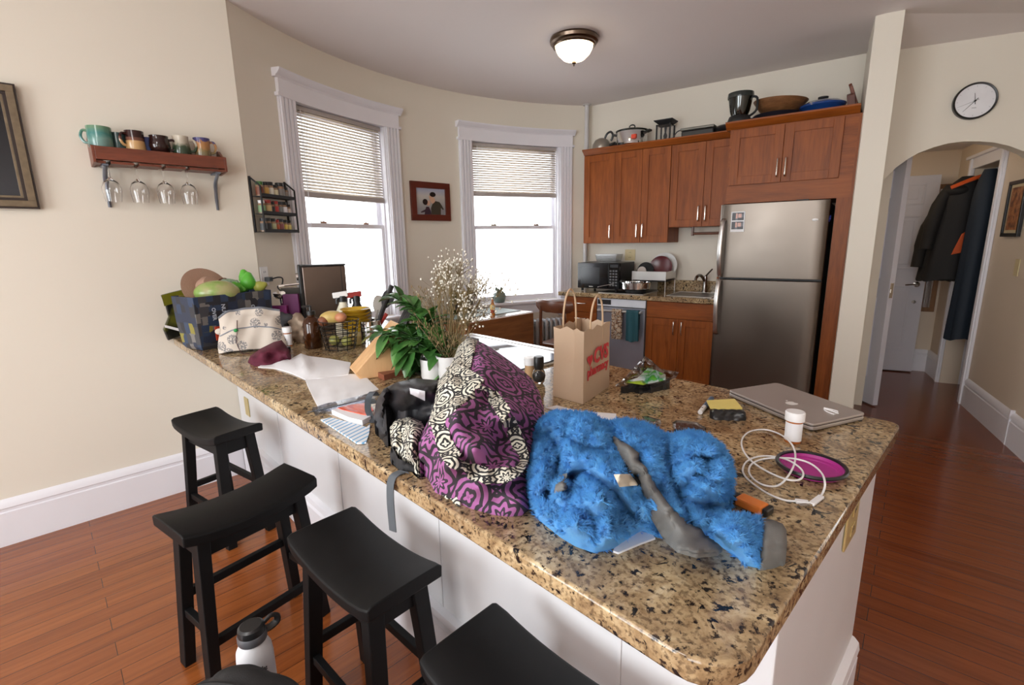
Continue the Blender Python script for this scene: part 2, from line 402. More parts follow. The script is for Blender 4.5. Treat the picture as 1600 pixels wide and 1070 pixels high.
# arched wall
S0, S1 = .50, .62
arch = [(-.862, 0), (-.862, 1.30), (-.862, 1.835), (-.80, 1.915), (-.74, 1.966), (-.68, 2.005), (-.60, 2.036), (-.52, 2.054), (-.44, 2.058), (-.36, 2.05), (-.28, 2.034), (-.2, 2.004), (-.12, 1.96), (-.05, 1.90), (0.02, 1.82), (.02, 0)]
m = MB()
def archface(s): return [m.v(H(u, s, z)) for u, z in arch]
pts_in = arch[2:15]; top = [(u, 2.76) for u, z in pts_in]
for (u0, z0), (u1, z1) in zip(pts_in, pts_in[1:]):
    m.hexa([H(u0,S0,z0), H(u1,S0,z1), H(u1,S1,z1), H(u0,S1,z0), H(u0,S0,2.76), H(u1,S0,2.76), H(u1,S1,2.76), H(u0,S1,2.76)])
def hb(m, u0, u1, s0, s1, z0, z1):
    return m.hexa([H(u0,s0,z0), H(u1,s0,z0), H(u1,s1,z0), H(u0,s1,z0), H(u0,s0,z1), H(u1,s0,z1), H(u1,s1,z1), H(u0,s1,z1)])
hb(m, -1.05, -.862, S0, S1, 0, 2.76)
bmesh.ops.remove_doubles(m.bm, verts=m.bm.verts, dist=1e-4)
struct(m, 'wall_arch', M_wall, smooth=0)
# hall right wall: before the closet, over the closet, after the closet
m = MB(); CL0, CL1, CZ = 1.27, 1.90, 2.0
hb(m, .0, .14, -1.6, CL0, 0, 2.76); hb(m, .0, .14, CL0, CL1, CZ, 2.76); hb(m, 0, .14, CL1, 2.5, 0, 2.76)
struct(m, 'wall_hall', M_hallwall, smooth=0)
m = MB(); hb(m, -1.34, .14, 2.36, 2.5, 0, 2.5); struct(m, 'wall_hall_end', M_hallwall, smooth=0)
m = MB(); hb(m, -1.34, -1.2, 1.1, 2.5, 0, 2.5); struct(m, 'wall_hall_side', M_hallwall, smooth=0)
m = MB(); hb(m, .14, .9, CL0-.06, CL0, 0, 2.3); hb(m, .14, .9, CL1, CL1+.06, 0, 2.3); hb(m, .9, .96, CL0-.06, CL1+.06, 0, 2.3); hb(m, .14, .96, CL0-.06, CL1+.06, 2.3, 2.34); struct(m, 'wall_closet', M_trim, smooth=0)
m = MB(); hb(m, -.9, .14, S1, 2.5, 2.235, 2.30); hb(m, -1.34, -.9, 1.1, 2.5, 2.235, 2.30); struct(m, 'ceiling_hall', M_ceil, smooth=0)
# unseen rest of the living room: back and right walls, each with a window opening
m = MB()
m.box(-3.9, -2.6, -3.2, -3.1, 0, 2.85); m.box(-2.6, -.8, -3.2, -3.1, 0, .55); m.box(-2.6, -.8, -3.2, -3.1, 2.35, 2.85); m.box(-.8, .2, -3.2, -3.1, 0, 2.85); m.box(.2, 1.8, -3.2, -3.1, 0, .55); m.box(.2, 1.8, -3.2, -3.1, 2.35, 2.85); m.box(1.8, 2.7, -3.2, -3.1, 0, 2.85)
struct(m, 'wall_back', M_wall, smooth=0)
m = MB(); m.box(2.6, 2.7, -3.2, 5.6, 0, 2.85); struct(m, 'wall_right', M_wall, smooth=0)
# baseboards
def board(m, f, s0, s1, h=.235):
    # f(s, out, z): moulded baseboard
    prof = [(.0, 0), (.022, 0), (.022, h-.065), (.016, h-.06), (.016, h-.045), (.024, h-.04), (.020, h-.02), (.010, h-.006), (0, h)]
    return m.loft([[f(s, o, z) for o, z in prof] for s in (s0, s1)])
m = MB(); board(m, lambda s, o, z: (XL+o, s, z), -3.1, .78); struct(m, 'baseboard_left', M_trim, smooth=25)
m = MB(); board(m, lambda s, o, z: tuple(H(-o, s, z)), -1.55, S0-.02); board(m, lambda s, o, z: tuple(H(-o+.0, s, z)), S0-.02, CL0-.105); hb(m, -.026, -.0, .235, .25, 0, .25); struct(m, 'baseboard_hall', M_trim, smooth=25)
m = MB(); board(m, lambda s, o, z: tuple(H(s, 2.36-o, z)), -1.2, -.02); board(m, lambda s, o, z: tuple(H(-o, s, z)), CL1+.1, 2.36); struct(m, 'baseboard_hall_end', M_trim, smooth=25)
m = MB(); arcbar(m, -36.9, 37, .002, .022, 0, .22); struct(m, 'baseboard_bay', M_trim, smooth=25)
# closet casing
m = MB()
for s0, s1 in ((CL0-.10, CL0), (CL1, CL1+.10)):
    hb(m, -.022, .14, s0+(.0), s1, 0, CZ+.0) if False else hb(m, -.020, -.001, s0, s1, 0, CZ+.09)
    hb(m, -.034, -.020, s0+.006, s0+.022, 0, CZ+.09); hb(m, -.028, -.020, s0+.05, s0+.075, 0, CZ+.09)
hb(m, -.020, -.001, CL0, CL1, CZ, CZ+.09); hb(m, -.045, -.001, CL0-.12, CL1+.12, CZ+.09, CZ+.115)
struct(m, 'trim_closet', M_trim, smooth=0, bevel=.003)
# doors
def panel_door(name, w, h, th, mt, hinge, rz, panels):
    root = bpy.data.objects.new(name, None); COL.objects.link(root); root.location = hinge; root.rotation_euler = (0, 0, rz); root['kind'] = 'structure'
    m = MB(); m.box(0, w, -th/2, th/2, .012, h)
    slab = struct(m, 'slab', mt, root, smooth=0, bevel=.002)
    m = MB()
    for x0, x1, z0, z1 in panels:
        for sg in (-1, 1):
            y = sg*th/2; d = .007*sg; b = .022
            for (xa, xb, za, zb) in ((x0, x1, z0, z0+b), (x0, x1, z1-b, z1), (x0, x0+b, z0+b, z1-b), (x1-b, x1, z0+b, z1-b)):
                m.box(xa, xb, min(y, y+d), max(y, y+d), za, zb)
            m.box(x0+.055, x1-.055, min(y, y+d*.6), max(y, y+d*.6), z0+.055, z1-.055)
    struct(m, 'panel', mt, root, smooth=0, bevel=.003)
    return root
pw = lambda w: [(.11, w/2-.045, .24, .92), (w/2+.045, w-.11, .24, .92), (.11, w/2-.045, 1.08, 1.62), (w/2+.045, w-.11, 1.08, 1.62), (.11, w/2-.045, 1.72, 1.93), (w/2+.045, w-.11, 1.72, 1.93)]
# grey-shaded open door standing behind the arch, free edge towards the camera
e = H(-.672, .80, 0); far = H(-1.02, 1.42, 0); dv = (far-e); ang = math.atan2(dv.y, dv.x)
d1 = panel_door('door_1', .70, 2.02, .042, M_door, e, ang, pw(.70))
m = MB(); m.box(-.002, .0, -.013, .013, .93, 1.05); m.box(-.006, -.002, -.007, .007, .97, 1.0); struct(m, 'latch_plate', M_nickel, d1, smooth=0)
p = H(-.155, 2.255, 0); q = H(-.86, 2.20, 0); dv = q-p
d2 = panel_door('door_2', .70, 2.0, .04, M_door, p, math.atan2(dv.y, dv.x), pw(.70))
m = MB(); m.lathe([(.0, 0), (.028, 0), (.028, .006), (.012, .010), (.010, .045), (0, .045)], (.07, .02, .93), 16, Matrix.Rotation(-pi/2, 3, 'X')); m.tube([(.07, .06, .93), (.10, .066, .932), (.175, .064, .925)], [.010, .009, .007], 8)
m.lathe([(0, 0), (.02, 0), (.016, .012), (0, .014)], (.07, .02, .75), 12, Matrix.Rotation(-pi/2, 3, 'X')); struct(m, 'door_handle', M_nickel, d2)
# ================================================================ kitchen wall
def kthing(name, label, cat, a, b, z, group=None): return thing(name, label, cat, K(a, b, z), KA, group)
def shaker(parent, x0, x1, z0, z1, y, vertical=True, rail=.062, th=.02):
    # shaker door whose front lies at local y (facing -y)
    m = MB()
    m.box(x0, x0+rail, y, y+th, z0, z1); m.box(x1-rail, x1, y, y+th, z0, z1)
    m.box(x0+rail, x1-rail, y, y+th, z0, z0+rail); m.box(x0+rail, x1-rail, y, y+th, z1-rail, z1)
    m.box(x0+rail-.002, x1-rail+.002, y+.009, y+th-.002, z0+rail-.002, z1-rail+.002)
    return m.build('door', M_cherry, parent, smooth=0, bevel=.0015)
def barpull(parent, x, y, z, L=.13, horiz=False):
    m = MB(); P = lambda s, d: (x+s, y-d, z) if horiz else (x, y-d, z+s)
    m.tube(smoothpath([P(-L/2, 0), P(-L/2, .02), P(-L/2+.012, .03), P(0, .034), P(L/2-.012, .03), P(L/2, .02), P(L/2, 0)], 4), .0055, 8)
    return m.build('handle', M_nickel, parent)
GAP = .003
def wallcab(label, a0, a1, z0, z1, doors, pulls):
    t = kthing('wall_cabinet', label, 'cabinet', a0, 0, z0, 'wall cabinets'); w = a1-a0; h = z1-z0
    m = MB(); m.box(0, w, -.31, -.002, 0, h); m.build('body', M_cherry, t, smooth=0, bevel=.001)
    for (x0, x1), p in zip(doors, pulls):
        d = shaker(t, x0-a0+GAP/2, x1-a0-GAP/2, .003, h-.004, -.331)
        barpull(d, p-a0, -.331, .115)
    return t
wallcab('narrow cherry wall cabinet with one door, beside the white pipe', .10, .437, 1.397, 2.262, [(.10, .437)], [.405])
wallcab('cherry wall cabinet with two tall doors, above the microwave', .437, .982, 1.397, 2.262, [(.437, .712), (.712, .982)], [.685, .742])
wallcab('shorter two-door cherry wall cabinet over the sink, next to the refrigerator cabinet', .985, 1.545, 1.535, 2.262, [(.985, 1.285), (1.285, 1.545)], [1.255, 1.316])
m = MB(); prof = [(-.333, 0), (-.340, .006), (-.352, .02), (-.372, .034), (-.380, .042), (-.380, .052), (-.002, .052), (-.002, 0)]
L = 1.545-.10
m.loft([[(-.0, y, z) for y, z in prof], [(L, y, z) for y, z in prof]])
one(m, 'crown_moulding', M_cherryh, 'cherry crown moulding along the top of the three wall cabinets by the pipe', 'moulding', K(.10, 0, 2.262), KA, smooth=25)
# refrigerator surround: cabinet above, side panel
t = kthing('refrigerator_cabinet', 'deep two-door cherry cabinet above the refrigerator', 'cabinet', 1.545, 0, 1.70); x1 = 2.38-1.545
m = MB(); m.box(0, x1, -.64, -.003, .0, .56); m.build('body', M_cherryh, t, smooth=0, bevel=.001)
for (a, b), p in (((1.56, 1.929), 1.902), ((1.929, 2.297), 1.957)):
    d = shaker(t, a-1.545+.0015, b-1.545-.0015, .14, .55, -.661); barpull(d, p-1.545, -.661, .14+.105)
m = MB(); prof = [(-.643, 0), (-.652, .006), (-.664, .02), (-.684, .034), (-.692, .042), (-.692, .054), (-.003, .054), (-.003, 0)]
m.loft([[(-.03, y, z) for y, z in prof], [(x1, y, z) for y, z in prof]]); o = m.build('crown', M_cherryh, t, smooth=25); o.location.z = .56
m = MB(); m.box(2.358-1.545, 2.378-1.545, -.645, -.003, -1.70, 0); m.box(2.298-1.545, 2.358-1.545, -.645, -.625, -1.70, 0); m.box(2.378-1.545, 2.402-1.545, -.645, -.625, -1.70, .56); m.build('side_panel', M_cherry, t, smooth=0)
m = MB(); m.box(1.512-1.545, 1.530-1.545, -.625, -.003, -1.70, 0); m.build('side_panel', M_cherry, t, smooth=0)
# refrigerator
M_fr = NT('refrigerator_steel'); co = M_fr.co('Object', scale=(1.2, 1, 260)); nn = M_fr.noise(co, 3, 2)
M_fr.col(lin(112, 103, 95)).set(.24, 1.0); M_fr.bump(nn, .03, .001)
nb = M_fr.noise(M_fr.co('Object'), 2.2, 2); M_fr.l(M_fr.ramp(nb, [(.3, (.30,.30,.30)), (.7, (.40,.40,.40))]), M_fr.b.inputs['Roughness']); M_fr = M_fr.m
M_frs = mat('refrigerator_side', (.035, .033, .032), .45)
t = kthing('refrigerator', 'stainless steel top-freezer refrigerator', 'refrigerator', 1.535, 0, 0); w = .735
m = MB(); m.box(.005, w-.005, -.665, -.03, .03, 1.675); m.box(.02, w-.02, -.60, -.06, 0, .03); m.build('body', M_frs, t, smooth=0, bevel=.004)
def frdoor(name, z0, z1):
    m = MB(); n = 8; ring = []
    xs = [0, .012, .03] + [w*k/n for k in range(1, n)] + [w-.03, w-.012, w]
    f = []
    for x in xs:
        q = (2*x/w-1); e = min(x, w-x); rd = .018*(1-min(1, e/.03))**2
        f.append((x, -.757-.012*(1-q*q)+rd))
    poly = f + [(w, -.672), (0, -.672)]
    m.prism(poly, z0, z1); return m.build(name, M_fr, t, smooth=25, bevel=.004)
fd = frdoor('freezer_door', 1.118, 1.690); rd = frdoor('refrigerator_door', .10, 1.104)
m = MB(); m.box(.01, w-.01, -.672, -.66, .04, 1.68); m.box(.02, w-.02, -.74, -.66, .03, .09); m.build('gasket', M_black, t, smooth=0)
def frhandle(parent, za, zb):
    m = MB(); P = [(.035, -.760, za), (.033, -.792, za+(zb-za)*.06), (.030, -.818, za+(zb-za)*.3), (.030, -.822, za+(zb-za)*.55), (.033, -.800, za+(zb-za)*.92), (.036, -.762, zb)]
    m.tube(smoothpath(P, 5), .017, 10, flat=.6, up=(0, 1, 0)); return m.build('handle', M_steel, parent)
frhandle(fd, 1.125, 1.575); frhandle(rd, 1.10, .655)
m = MB(); m.ell((.655, -.762, 1.55), (.021, .006, .010), nu=20); m.build('badge', M_white, fd)
m = MB(); m.box(.52, .60, -.73, -.67, 1.69, 1.70); m.build('hinge_cover', M_frs, t, smooth=0, bevel=.003)
# photo strip and blue magnet on the refrigerator
p0 = onK(1143, 331, .772); p1 = onK(1162, 362, .772); pw_, ph_ = p1[0]-p0[0], p0[1]-p1[1]
m = MB(); m.mi = 0; m.box(0, pw_, -.0012, 0, 0, ph_)
M_ph = [M_paper, mat('photo_dark', (.05,.05,.06), .4), mat('photo_skin', lin(214,170,158), .4), mat('photo_grey', (.16,.16,.19), .4)]
for k in range(2):
    z0 = ph_*(.13+.44*k); z1 = z0+ph_*.38; m.mi = 3; m.box(pw_*.07, pw_*.93, -.0016, -.001, z0, z1)
    m.mi = 1; m.box(pw_*.07, pw_*.33, -.0019, -.0015, z0, z1); m.box(pw_*.5, pw_*.93, -.0019, -.0015, z0, z0+(z1-z0)*.35); m.box(pw_*.40, pw_*.86, -.0018, -.0015, z0+(z1-z0)*.78, z1)
    m.mi = 2; m.box(pw_*.52, pw_*.76, -.0021, -.0015, z0+(z1-z0)*.33, z0+(z1-z0)*.85); m.box(pw_*.34, pw_*.47, -.0021, -.0015, z0+(z1-z0)*.25, z0+(z1-z0)*.9)
one(m, 'photo_strip', M_ph, 'strip of two small photos on the refrigerator freezer door', 'photo', K(p0[0], .769, p1[1]), KA, smooth=0)
m = MB()
for a_ in range(3): m.bar((-.002+.003*a_, -.022*math.cos(a_*1.05), -.022*math.sin(a_*1.05)), (.004+.003*a_, .022*math.cos(a_*1.05), .022*math.sin(a_*1.05)), .008, .012)
m.ell((.006, 0, 0), (.010, .014, .014)); q = onK(1303, 341, .69)
one(m, 'magnet', mat('blue_plastic', (.01, .03, .25), .4), 'small dark blue clip magnet on the side of the refrigerator', 'magnet', K(1.535+.735-.003, .69, q[1]), KA)
# base run
t = kthing('base_cabinet', 'cherry base cabinet with a stack of drawers at the left end of the kitchen counter', 'cabinet', .05, 0, 0, 'base cabinets'); w = .35
m = MB(); m.box(0, w, -.58, -.003, .10, .878); m.box(0, w, -.52, -.05, 0, .10); m.build('body', M_cherry, t, smooth=0)
for z0, z1 in ((.725, .872), (.43, .72), (.11, .425)):
    m = MB(); m.box(.003, w-.003, -.60, -.58, z0, z1); d = m.build('drawer', M_cherryh, t, smooth=0, bevel=.002); barpull(d, w/2, -.60, z1-.06, .12, True)
t = kthing('base_cabinet', 'wide cherry base cabinet with two doors under the sink', 'cabinet', .905, 0, 0, 'base cabinets'); w = .602
m = MB(); m.box(0, w, -.58, -.003, .10, .70); m.box(0, w, -.58, -.52, .70, .878); m.box(0, w, -.52, -.05, 0, .10); m.build('body', M_cherry, t, smooth=0)
m = MB(); m.box(.003, w-.003, -.60, -.58, .725, .872); m.build('false_drawer', M_cherryh, t, smooth=0, bevel=.002)
for x0, x1, p in ((.003, w/2-.0015, w/2-.035), (w/2+.0015, w-.003, w/2+.035)):
    d = shaker(t, x0, x1, .11, .72, -.60); barpull(d, p, -.60, .64, .12)
t = kthing('oven', 'white and steel built-in oven under the kitchen counter, towel on its bar', 'oven', .403, 0, 0); w = .499
M_ovw = mat('oven_white', lin(225, 229, 238), .25); M_ovg = mat('oven_satin', lin(168, 172, 186), .22, .6)
m = MB(); m.box(0, w, -.585, -.003, .06, .878); m.build('body', M_frs, t, smooth=0)
m = MB(); m.box(.004, w-.004, -.607, -.585, .80, .872); pnl = m.build('control_panel', M_ovw, t, smooth=0, bevel=.003)
m = MB(); m.box(.01, .15, -.6095, -.607, .815, .862); m.build('display', M_black, pnl, smooth=0)
m = MB(); m.box(.004, w-.004, -.612, -.585, .10, .792); dr = m.build('door', M_ovg, t, smooth=0, bevel=.004)
m = MB(); m.tube([(.03, -.655, .762), (w-.03, -.655, .762)], .012, 10); m.box(.03, .05, -.655, -.61, .75, .774); m.box(w-.05, w-.03, -.655, -.61, .75, .774); m.build('handle', M_steel, dr)
# towels over the oven bar
def towel(x0, x1, zb, mt, label, seed, th=.012):
    random.seed(seed); m = MB(); G = []
    prof = [(-.662+.024, zb+.10), (-.640, .70), (-.640, .765), (-.645, .777), (-.655, .779), (-.666, .777), (-.671, .76), (-.674, .65), (-.680, .5), (-.684, zb)]
    for j, (y, z) in enumerate(prof):
        row = []
        for i in range(13):
            u = i/12; fl = max(0, (j-6)/3); sgn = -1 if j > 4 else 1
            row.append((x0+(x1-x0)*(u+.06*fl*(u-.5)) + (.02*fl), y-(.010*fl+.003)*(math.sin(u*11+seed)+1)*(1 if j > 4 else 0), z + (.012*math.sin(u*5+seed) if j == len(prof)-1 else 0)))
        G.append(row)
    m.sheet(G, th); o = m.build('dish_towel', mt, smooth=60); o.location = K(.403, 0, 0); o.rotation_euler = (0, 0, KA)
    return tag(o, label, 'towel', 'towels on the oven bar')
towel(.335, .455, .50, mat('teal_towel', lin(34, 78, 88), .9, bump=.3, bs=300), 'teal dish towel hanging over the oven bar', 3)
tt = NT('printed_towel'); nz = tt.noise(tt.co('Object'), 38, 2); tt.col(tt.ramp(nz, [(.42, lin(186,172,152)), (.47, lin(150,110,80)), (.55, lin(70,54,44)), (.62, lin(196,184,168))])).set(.9)
towel(.19, .285, .56, tt.m, 'printed brown and cream dish towel hanging beside the teal towel', 8)
# countertop
m = MB(); m.box(-.02, 1.51, -.64, -.002, .88, KT); ct = one(m, 'kitchen_countertop', M_granite, 'brown granite countertop along the kitchen wall', 'countertop', K(0, 0, 0), KA, smooth=0, bevel=.004)
m = MB(); m.box(.80, 1.51, -.022, -.002, KT, KT+.105); m.build('backsplash', M_granite, ct, smooth=0, bevel=.002)
t = kthing('sink', 'undermount steel sink set in the granite by the refrigerator', 'sink', 1.06, .13, KT)
m = MB()
for x0, x1, y0, y1 in ((0, .40, -.40, -.385), (0, .40, -.015, 0), (0, .015, -.385, -.015), (.385, .40, -.385, -.015)): m.box(x0, x1, y0, y1, .0005, .005)
m.build('rim', M_steel, t, smooth=0, bevel=.002)
m = MB(); m.box(.015, .385, -.385, -.015, .0008, .002); m.build('basin', mat('sink_basin', (.25,.25,.26), .3, 1.0), t, smooth=0)
t = kthing('faucet', 'single-lever faucet with dark nickel finish behind the sink', 'faucet', 1.285, .085, KT)
Mf = mat('dark_nickel', (.30, .28, .26), .25, 1.0)
m = MB(); m.lathe([(0, 0), (.03, 0), (.028, .012), (.02, .03), (.019, .10), (.022, .14), (.018, .158), (0, .16)], n=16); m.build('body', Mf, t)
m = MB(); m.tube(smoothpath([(0, 0, .10), (-.02, -.05, .155), (-.035, -.10, .168), (-.045, -.145, .15), (-.048, -.155, .125)], 4), [.014]*12+[.013]*5, 10); m.build('spout', Mf, t)
m = MB(); m.tube([(0, .0, .15), (.03, -.02, .185), (.07, -.05, .225)], [.010, .008, .007], 8); m.build('lever', Mf, t)
# microwave
t = kthing('microwave_oven', 'black countertop microwave oven on the kitchen counter', 'microwave', .13, .49, KT+.004); w = .455
m = MB(); m.box(0, w, .012, .37, .03, .285); m.build('body', M_black, t, smooth=0, bevel=.006)
for x in (.03, w-.05):
    for y in (.04, .33): m = MB(); m.cyl((x, y, 0), (x, y, .03), .014, n=10); m.build('foot', M_blackm, t)
Mbg = mat('black_gloss', (.008, .008, .009), .08); Mwin = mat('microwave_window', (.03, .033, .036), .12)
m = MB(); m.box(0, .335, -.012, .012, .03, .285); d = m.build('door', Mbg, t, smooth=0, bevel=.004)
m = MB(); m.box(.035, .245, -.0135, -.012, .075, .24); m.build('window', Mwin, d, smooth=0)
m = MB(); m.box(.337, w, -.010, .012, .03, .285); c = m.build('control_panel', Mbg, t, smooth=0, bevel=.003)
m = MB()
for i in range(3):
    for j in range(6): m.box(.352+.03*i, .372+.03*i, -.0115, -.010, .06+.028*j, .075+.028*j)
m.build('keypad', mat('keypad_grey', (.12,.12,.13), .4), c, smooth=0)
m = MB(); m.box(.355, .44, -.0115, -.010, .242, .272); m.build('display', mat('display_dark', (.05,.055,.06), .1), c, smooth=0)
m = MB(); m.box(.13, .175, -.0135, -.012, .045, .053); m.build('badge', M_nickel, d, smooth=0)
# clear tub on the microwave, outlet behind
m = MB(); m.loft([[(-.115*f, -.08*f, z), (.115*f, -.08*f, z), (.115*f, .08*f, z), (-.115*f, .08*f, z)] for f, z in ((.92, 0), (1, .06), (1.02, .062), (1.02, .075), (.96, .075), (.96, .068), (.9, .004))])
one(m, 'food_tub', clearfilm('cloudy_plastic', lin(215,215,215), .22, .25), 'cloudy clear plastic tub on top of the microwave', 'tub', K(.345, .22, KT+.290), KA, smooth=0)
def outlet(name, label, loc, rz, mt, w=.07, h=.115, sockets=True, cat='outlet'):
    t = thing(name, label, cat, loc, rz); m = MB(); m.box(-w/2, w/2, -.006, -.0005, -h/2, h/2); m.build('cover_plate', mt, t, smooth=0, bevel=.003)
    if sockets:
        for s in (-1, 1):
            m = MB(); m.box(-.016, .016, -.0085, -.006, s*.026-.014, s*.026+.014); so = m.build('socket', mt, t, smooth=0, bevel=.003)
            m = MB(); m.box(-.009, -.006, -.009, -.0084, s*.026-.005, s*.026+.006); m.box(.006, .009, -.009, -.0084, s*.026-.005, s*.026+.006); m.build('slot', M_blackm, so, smooth=0)
    return t
outlet('wall_outlet', 'almond double outlet plate on the kitchen wall above the microwave', K(.485, 0, 1.27), KA, M_almond, .115, .115)
# paper towel rod under the short cabinet
t = kthing('towel_rod', 'dark wood paper towel rod under the short wall cabinet', 'towel rod', 1.18, .20, 1.475)
m = MB(); m.tube([(0, 0, 0), (.30, 0, 0)], .012, 10); m.build('rod', M_walnut, t)
for x in (-.006, .306): m = MB(); m.box(x-.008, x+.008, -.02, .02, -.02, .06); m.build('bracket', M_walnut, t, smooth=0)
# drop-in hob with pan
t = kthing('hob', 'black glass hob with a steel rim set in the kitchen counter', 'hob', .40, .58, KT)
m = MB(); m.box(0, .46, 0, .42, 0, .006); m.build('rim', M_steel, t, smooth=0, bevel=.002)
m = MB(); m.box(.012, .448, .012, .408, .0062, .0085); g = m.build('glass', Mbg, t, smooth=0)
t = kthing('frying_pan', 'shallow stainless pan with a long handle on the kitchen hob', 'pan', .715, .40, KT+.0345)
m = MB(); m.lathe([(0, 0), (.13, 0), (.142, .008), (.145, .062), (.149, .064), (.149, .069), (.141, .066), (.138, .010), (0, .006)], n=40); m.build('pan_body', M_chrome, t)
m = MB(); m.tube([(-.13, -.06, .055), (-.20, -.10, .05), (-.33, -.165, .022)], [.010, .010, .012], 8, flat=.5, up=(0,0,1)); m.build('handle', M_chrome, t)
m = MB(); m.lathe([(0, 0), (.10, .0), (.10, .026), (0, .026)], n=24)
one(m, 'burner_grate', M_blackm, 'black burner ring under the shallow pan', 'burner', K(.715, .40, KT+.0085), KA)
# dish rack
t = kthing('dish_rack', 'steel and dark wire dish rack between the hob and the sink', 'dish rack', .655, .36, KT+.001); w, dd, h = .34, .30, .205
m = MB(); m.box(0, w, 0, .006, h-.085, h); m.box(w-.004, w, 0, dd, h-.075, h); m.box(0, .004, 0, dd, h-.075, h); m.box(0, w, dd-.004, dd, h-.085, h); m.build('side_band', M_steel, t, smooth=0, bevel=.002)
for x in (.006, w-.006):
    for y in (.006, dd-.006): m = MB(); m.cyl((x, y, 0), (x, y, h-.01), .005, n=8); m.build('leg', M_steel, t)
m = MB(); m.box(0, w, 0, dd, .11, .114)
for k in range(9): m.tube([(.03+.035*k, .02, .114), (.03+.035*k, .02, .15), (.03+.035*k, .10, .15), (.03+.035*k, .10, .114)], .002, 5)
m.build('tray', M_blackm, t, smooth=0)
def disc(name, label, cat, loc, r, tilt, mt, prof=None, mi2=None, group=None):
    m = MB(); m.lathe(prof or [(0, 0), (r*.6, 0), (r, .018), (r, .022), (r*.6, .006), (0, .005)], n=36, ax=Matrix.Rotation(rad(tilt), 3, 'X'))
    return one(m, name, mt, label, cat, loc, KA, group)
cx = .655
rack = [('pan_lid', 'black domed pan lid standing in the dish rack', .085, M_blackm, .085, .16), ('baking_dish', 'dark red round dish standing in the dish rack', .115, mat('red_enamel', (.10, .006, .01), .25), .215, .22), ('dinner_plate', 'pale rimmed plate behind the red dish in the dish rack', .13, mat('plate_white', (.75,.74,.72), .2), .235, .262)]
for nm, lb, r, mt, dx, dy in rack:
    o = disc(nm, lb, 'plate' if 'plate' in nm else 'lid' if 'lid' in nm else 'dish', K(cx+dx, .36-dy, KT+.115+r+.0), r, 80, mt)
m = MB(); m.lathe([(0, 0), (.045, 0), (.045, .006), (0, .008)], n=30, ax=Matrix.Rotation(rad(88), 3, 'X')); 
one(m, 'saucer', mat('saucer_white', lin(206, 194, 186), .35), 'small pale saucer in front of the black lid in the dish rack', 'saucer', K(cx+.055, .36-.125, KT+.115+.085), KA)
# tall white pipe in the corner
m = MB(); pp = K(.10, .05, 0); m.cyl((0, 0, .0), (0, 0, CEIL), .022, n=14); m.lathe([(0, CEIL-.012), (.045, CEIL-.012), (.045, CEIL-.003), (0, CEIL-.003)], n=18)
one(m, 'heating_pipe', mat('pipe_paint', lin(205,203,203), .4), 'white vertical heating pipe in the corner beside the wall cabinets', 'pipe', (pp.x-.09, pp.y-.06, 0))
# ---------------- things on top of the wall cabinets
ZT = 2.262+.052; ZF = 1.70+.56+.054
Mcook = 'on top of the wall cabinets'
t = kthing('tea_kettle', 'grey tea kettle with a black loop handle at the left end of the cabinet top', 'kettle', .225, .20, ZT)
m = MB(); m.lathe([(0, 0), (.085, 0), (.095, .02), (.09, .06), (.065, .10), (.03, .118), (.0, .12)], n=28); m.build('body', mat('kettle_grey', lin(150,142,132), .3, .5), t)
m = MB(); m.lathe([(0, -.002), (.10, 0), (.10, .008), (0, .01)], n=28); m.build('base', M_black, t)
m = MB(); m.tube(smoothpath([(.03, 0, .10), (.055, 0, .15), (.095, 0, .168), (.12, 0, .14), (.115, 0, .105), (.10, 0, .085)], 4), .011, 8); m.build('handle', M_black, t)
m = MB(); m.cyl((.08, 0, .04), (.15, 0, .06), .018, .011, 10); m.build('spout', M_black, t)
t = kthing('slow_cooker', 'round steel slow cooker with black rim and red sticker beside the grey kettle', 'slow cooker', .545, .20, ZT)
m = MB(); m.lathe([(0, 0), (.12, 0), (.145, .015), (.148, .13), (.145, .135), (0, .135)], n=40); m.build('body', M_chrome, t)
m = MB(); m.lathe([(0, .135), (.152, .134), (.155, .145), (.12, .155), (0, .165)], n=40); m.build('lid', mat('smoky_glass', (.02,.025,.02), .1), t)
m = MB(); m.tube(smoothpath([(-.03, 0, .16), (-.025, 0, .19), (0, 0, .20), (.025, 0, .19), (.03, 0, .16)], 4), .006, 8); m.build('lid_handle', M_black, t)
for s in (-1, 1): m = MB(); m.bar((s*.145, 0, .12), (s*.19, -.01, .13), .05, .018); m.build('side_handle', M_black, t, smooth=0, bevel=.004)
m = MB(); m.box(.055, .10, -.149, -.12, .05, .085); m.build('sticker', mat('red_sticker', lin(220,70,40), .5), t, smooth=0)
m = MB(); m.lathe([(.0, .045), (.04, .045), (.04, .07), (0, .07)], (-.05, -.12, -.045), 12); m.build('control_knob', M_black, t)
m = MB(); m.box(-.05, .05, -.05, .04, 0, .03); m.box(-.03, .045, -.03, .03, .03, .05); m.tube([(-.04, -.04, .03), (.0, -.05, .055), (.05, -.03, .04)], .008, 6)
one(m, 'kettle_stand', M_blackm, 'small black kettle base between the kettle and the slow cooker', 'kettle base', K(.365, .17, ZT), KA, smooth=0, bevel=.004)
t = kthing('lantern', 'black metal candle lantern with a square roof on the cabinet top', 'lantern', .87, .19, ZT)
s = .062; m = MB(); m.box(-s-.008, s+.008, -s-.008, s+.008, 0, .012); m.build('base', M_blackm, t, smooth=0)
for i in (-1, 1):
    for j in (-1, 1): m = MB(); m.box(i*s-.006, i*s+.006, j*s-.006, j*s+.006, .012, .155); m.build('post', M_blackm, t, smooth=0)
m = MB(); q = .05; m.loft([[(-a, -a, z), (a, -a, z), (a, a, z), (-a, a, z)] for a, z in ((.070, .15), (.05, .155), (.085, .185), (.087, .192), (.03, .20))]); m.build('roof', M_blackm, t, smooth=0)
m = MB()
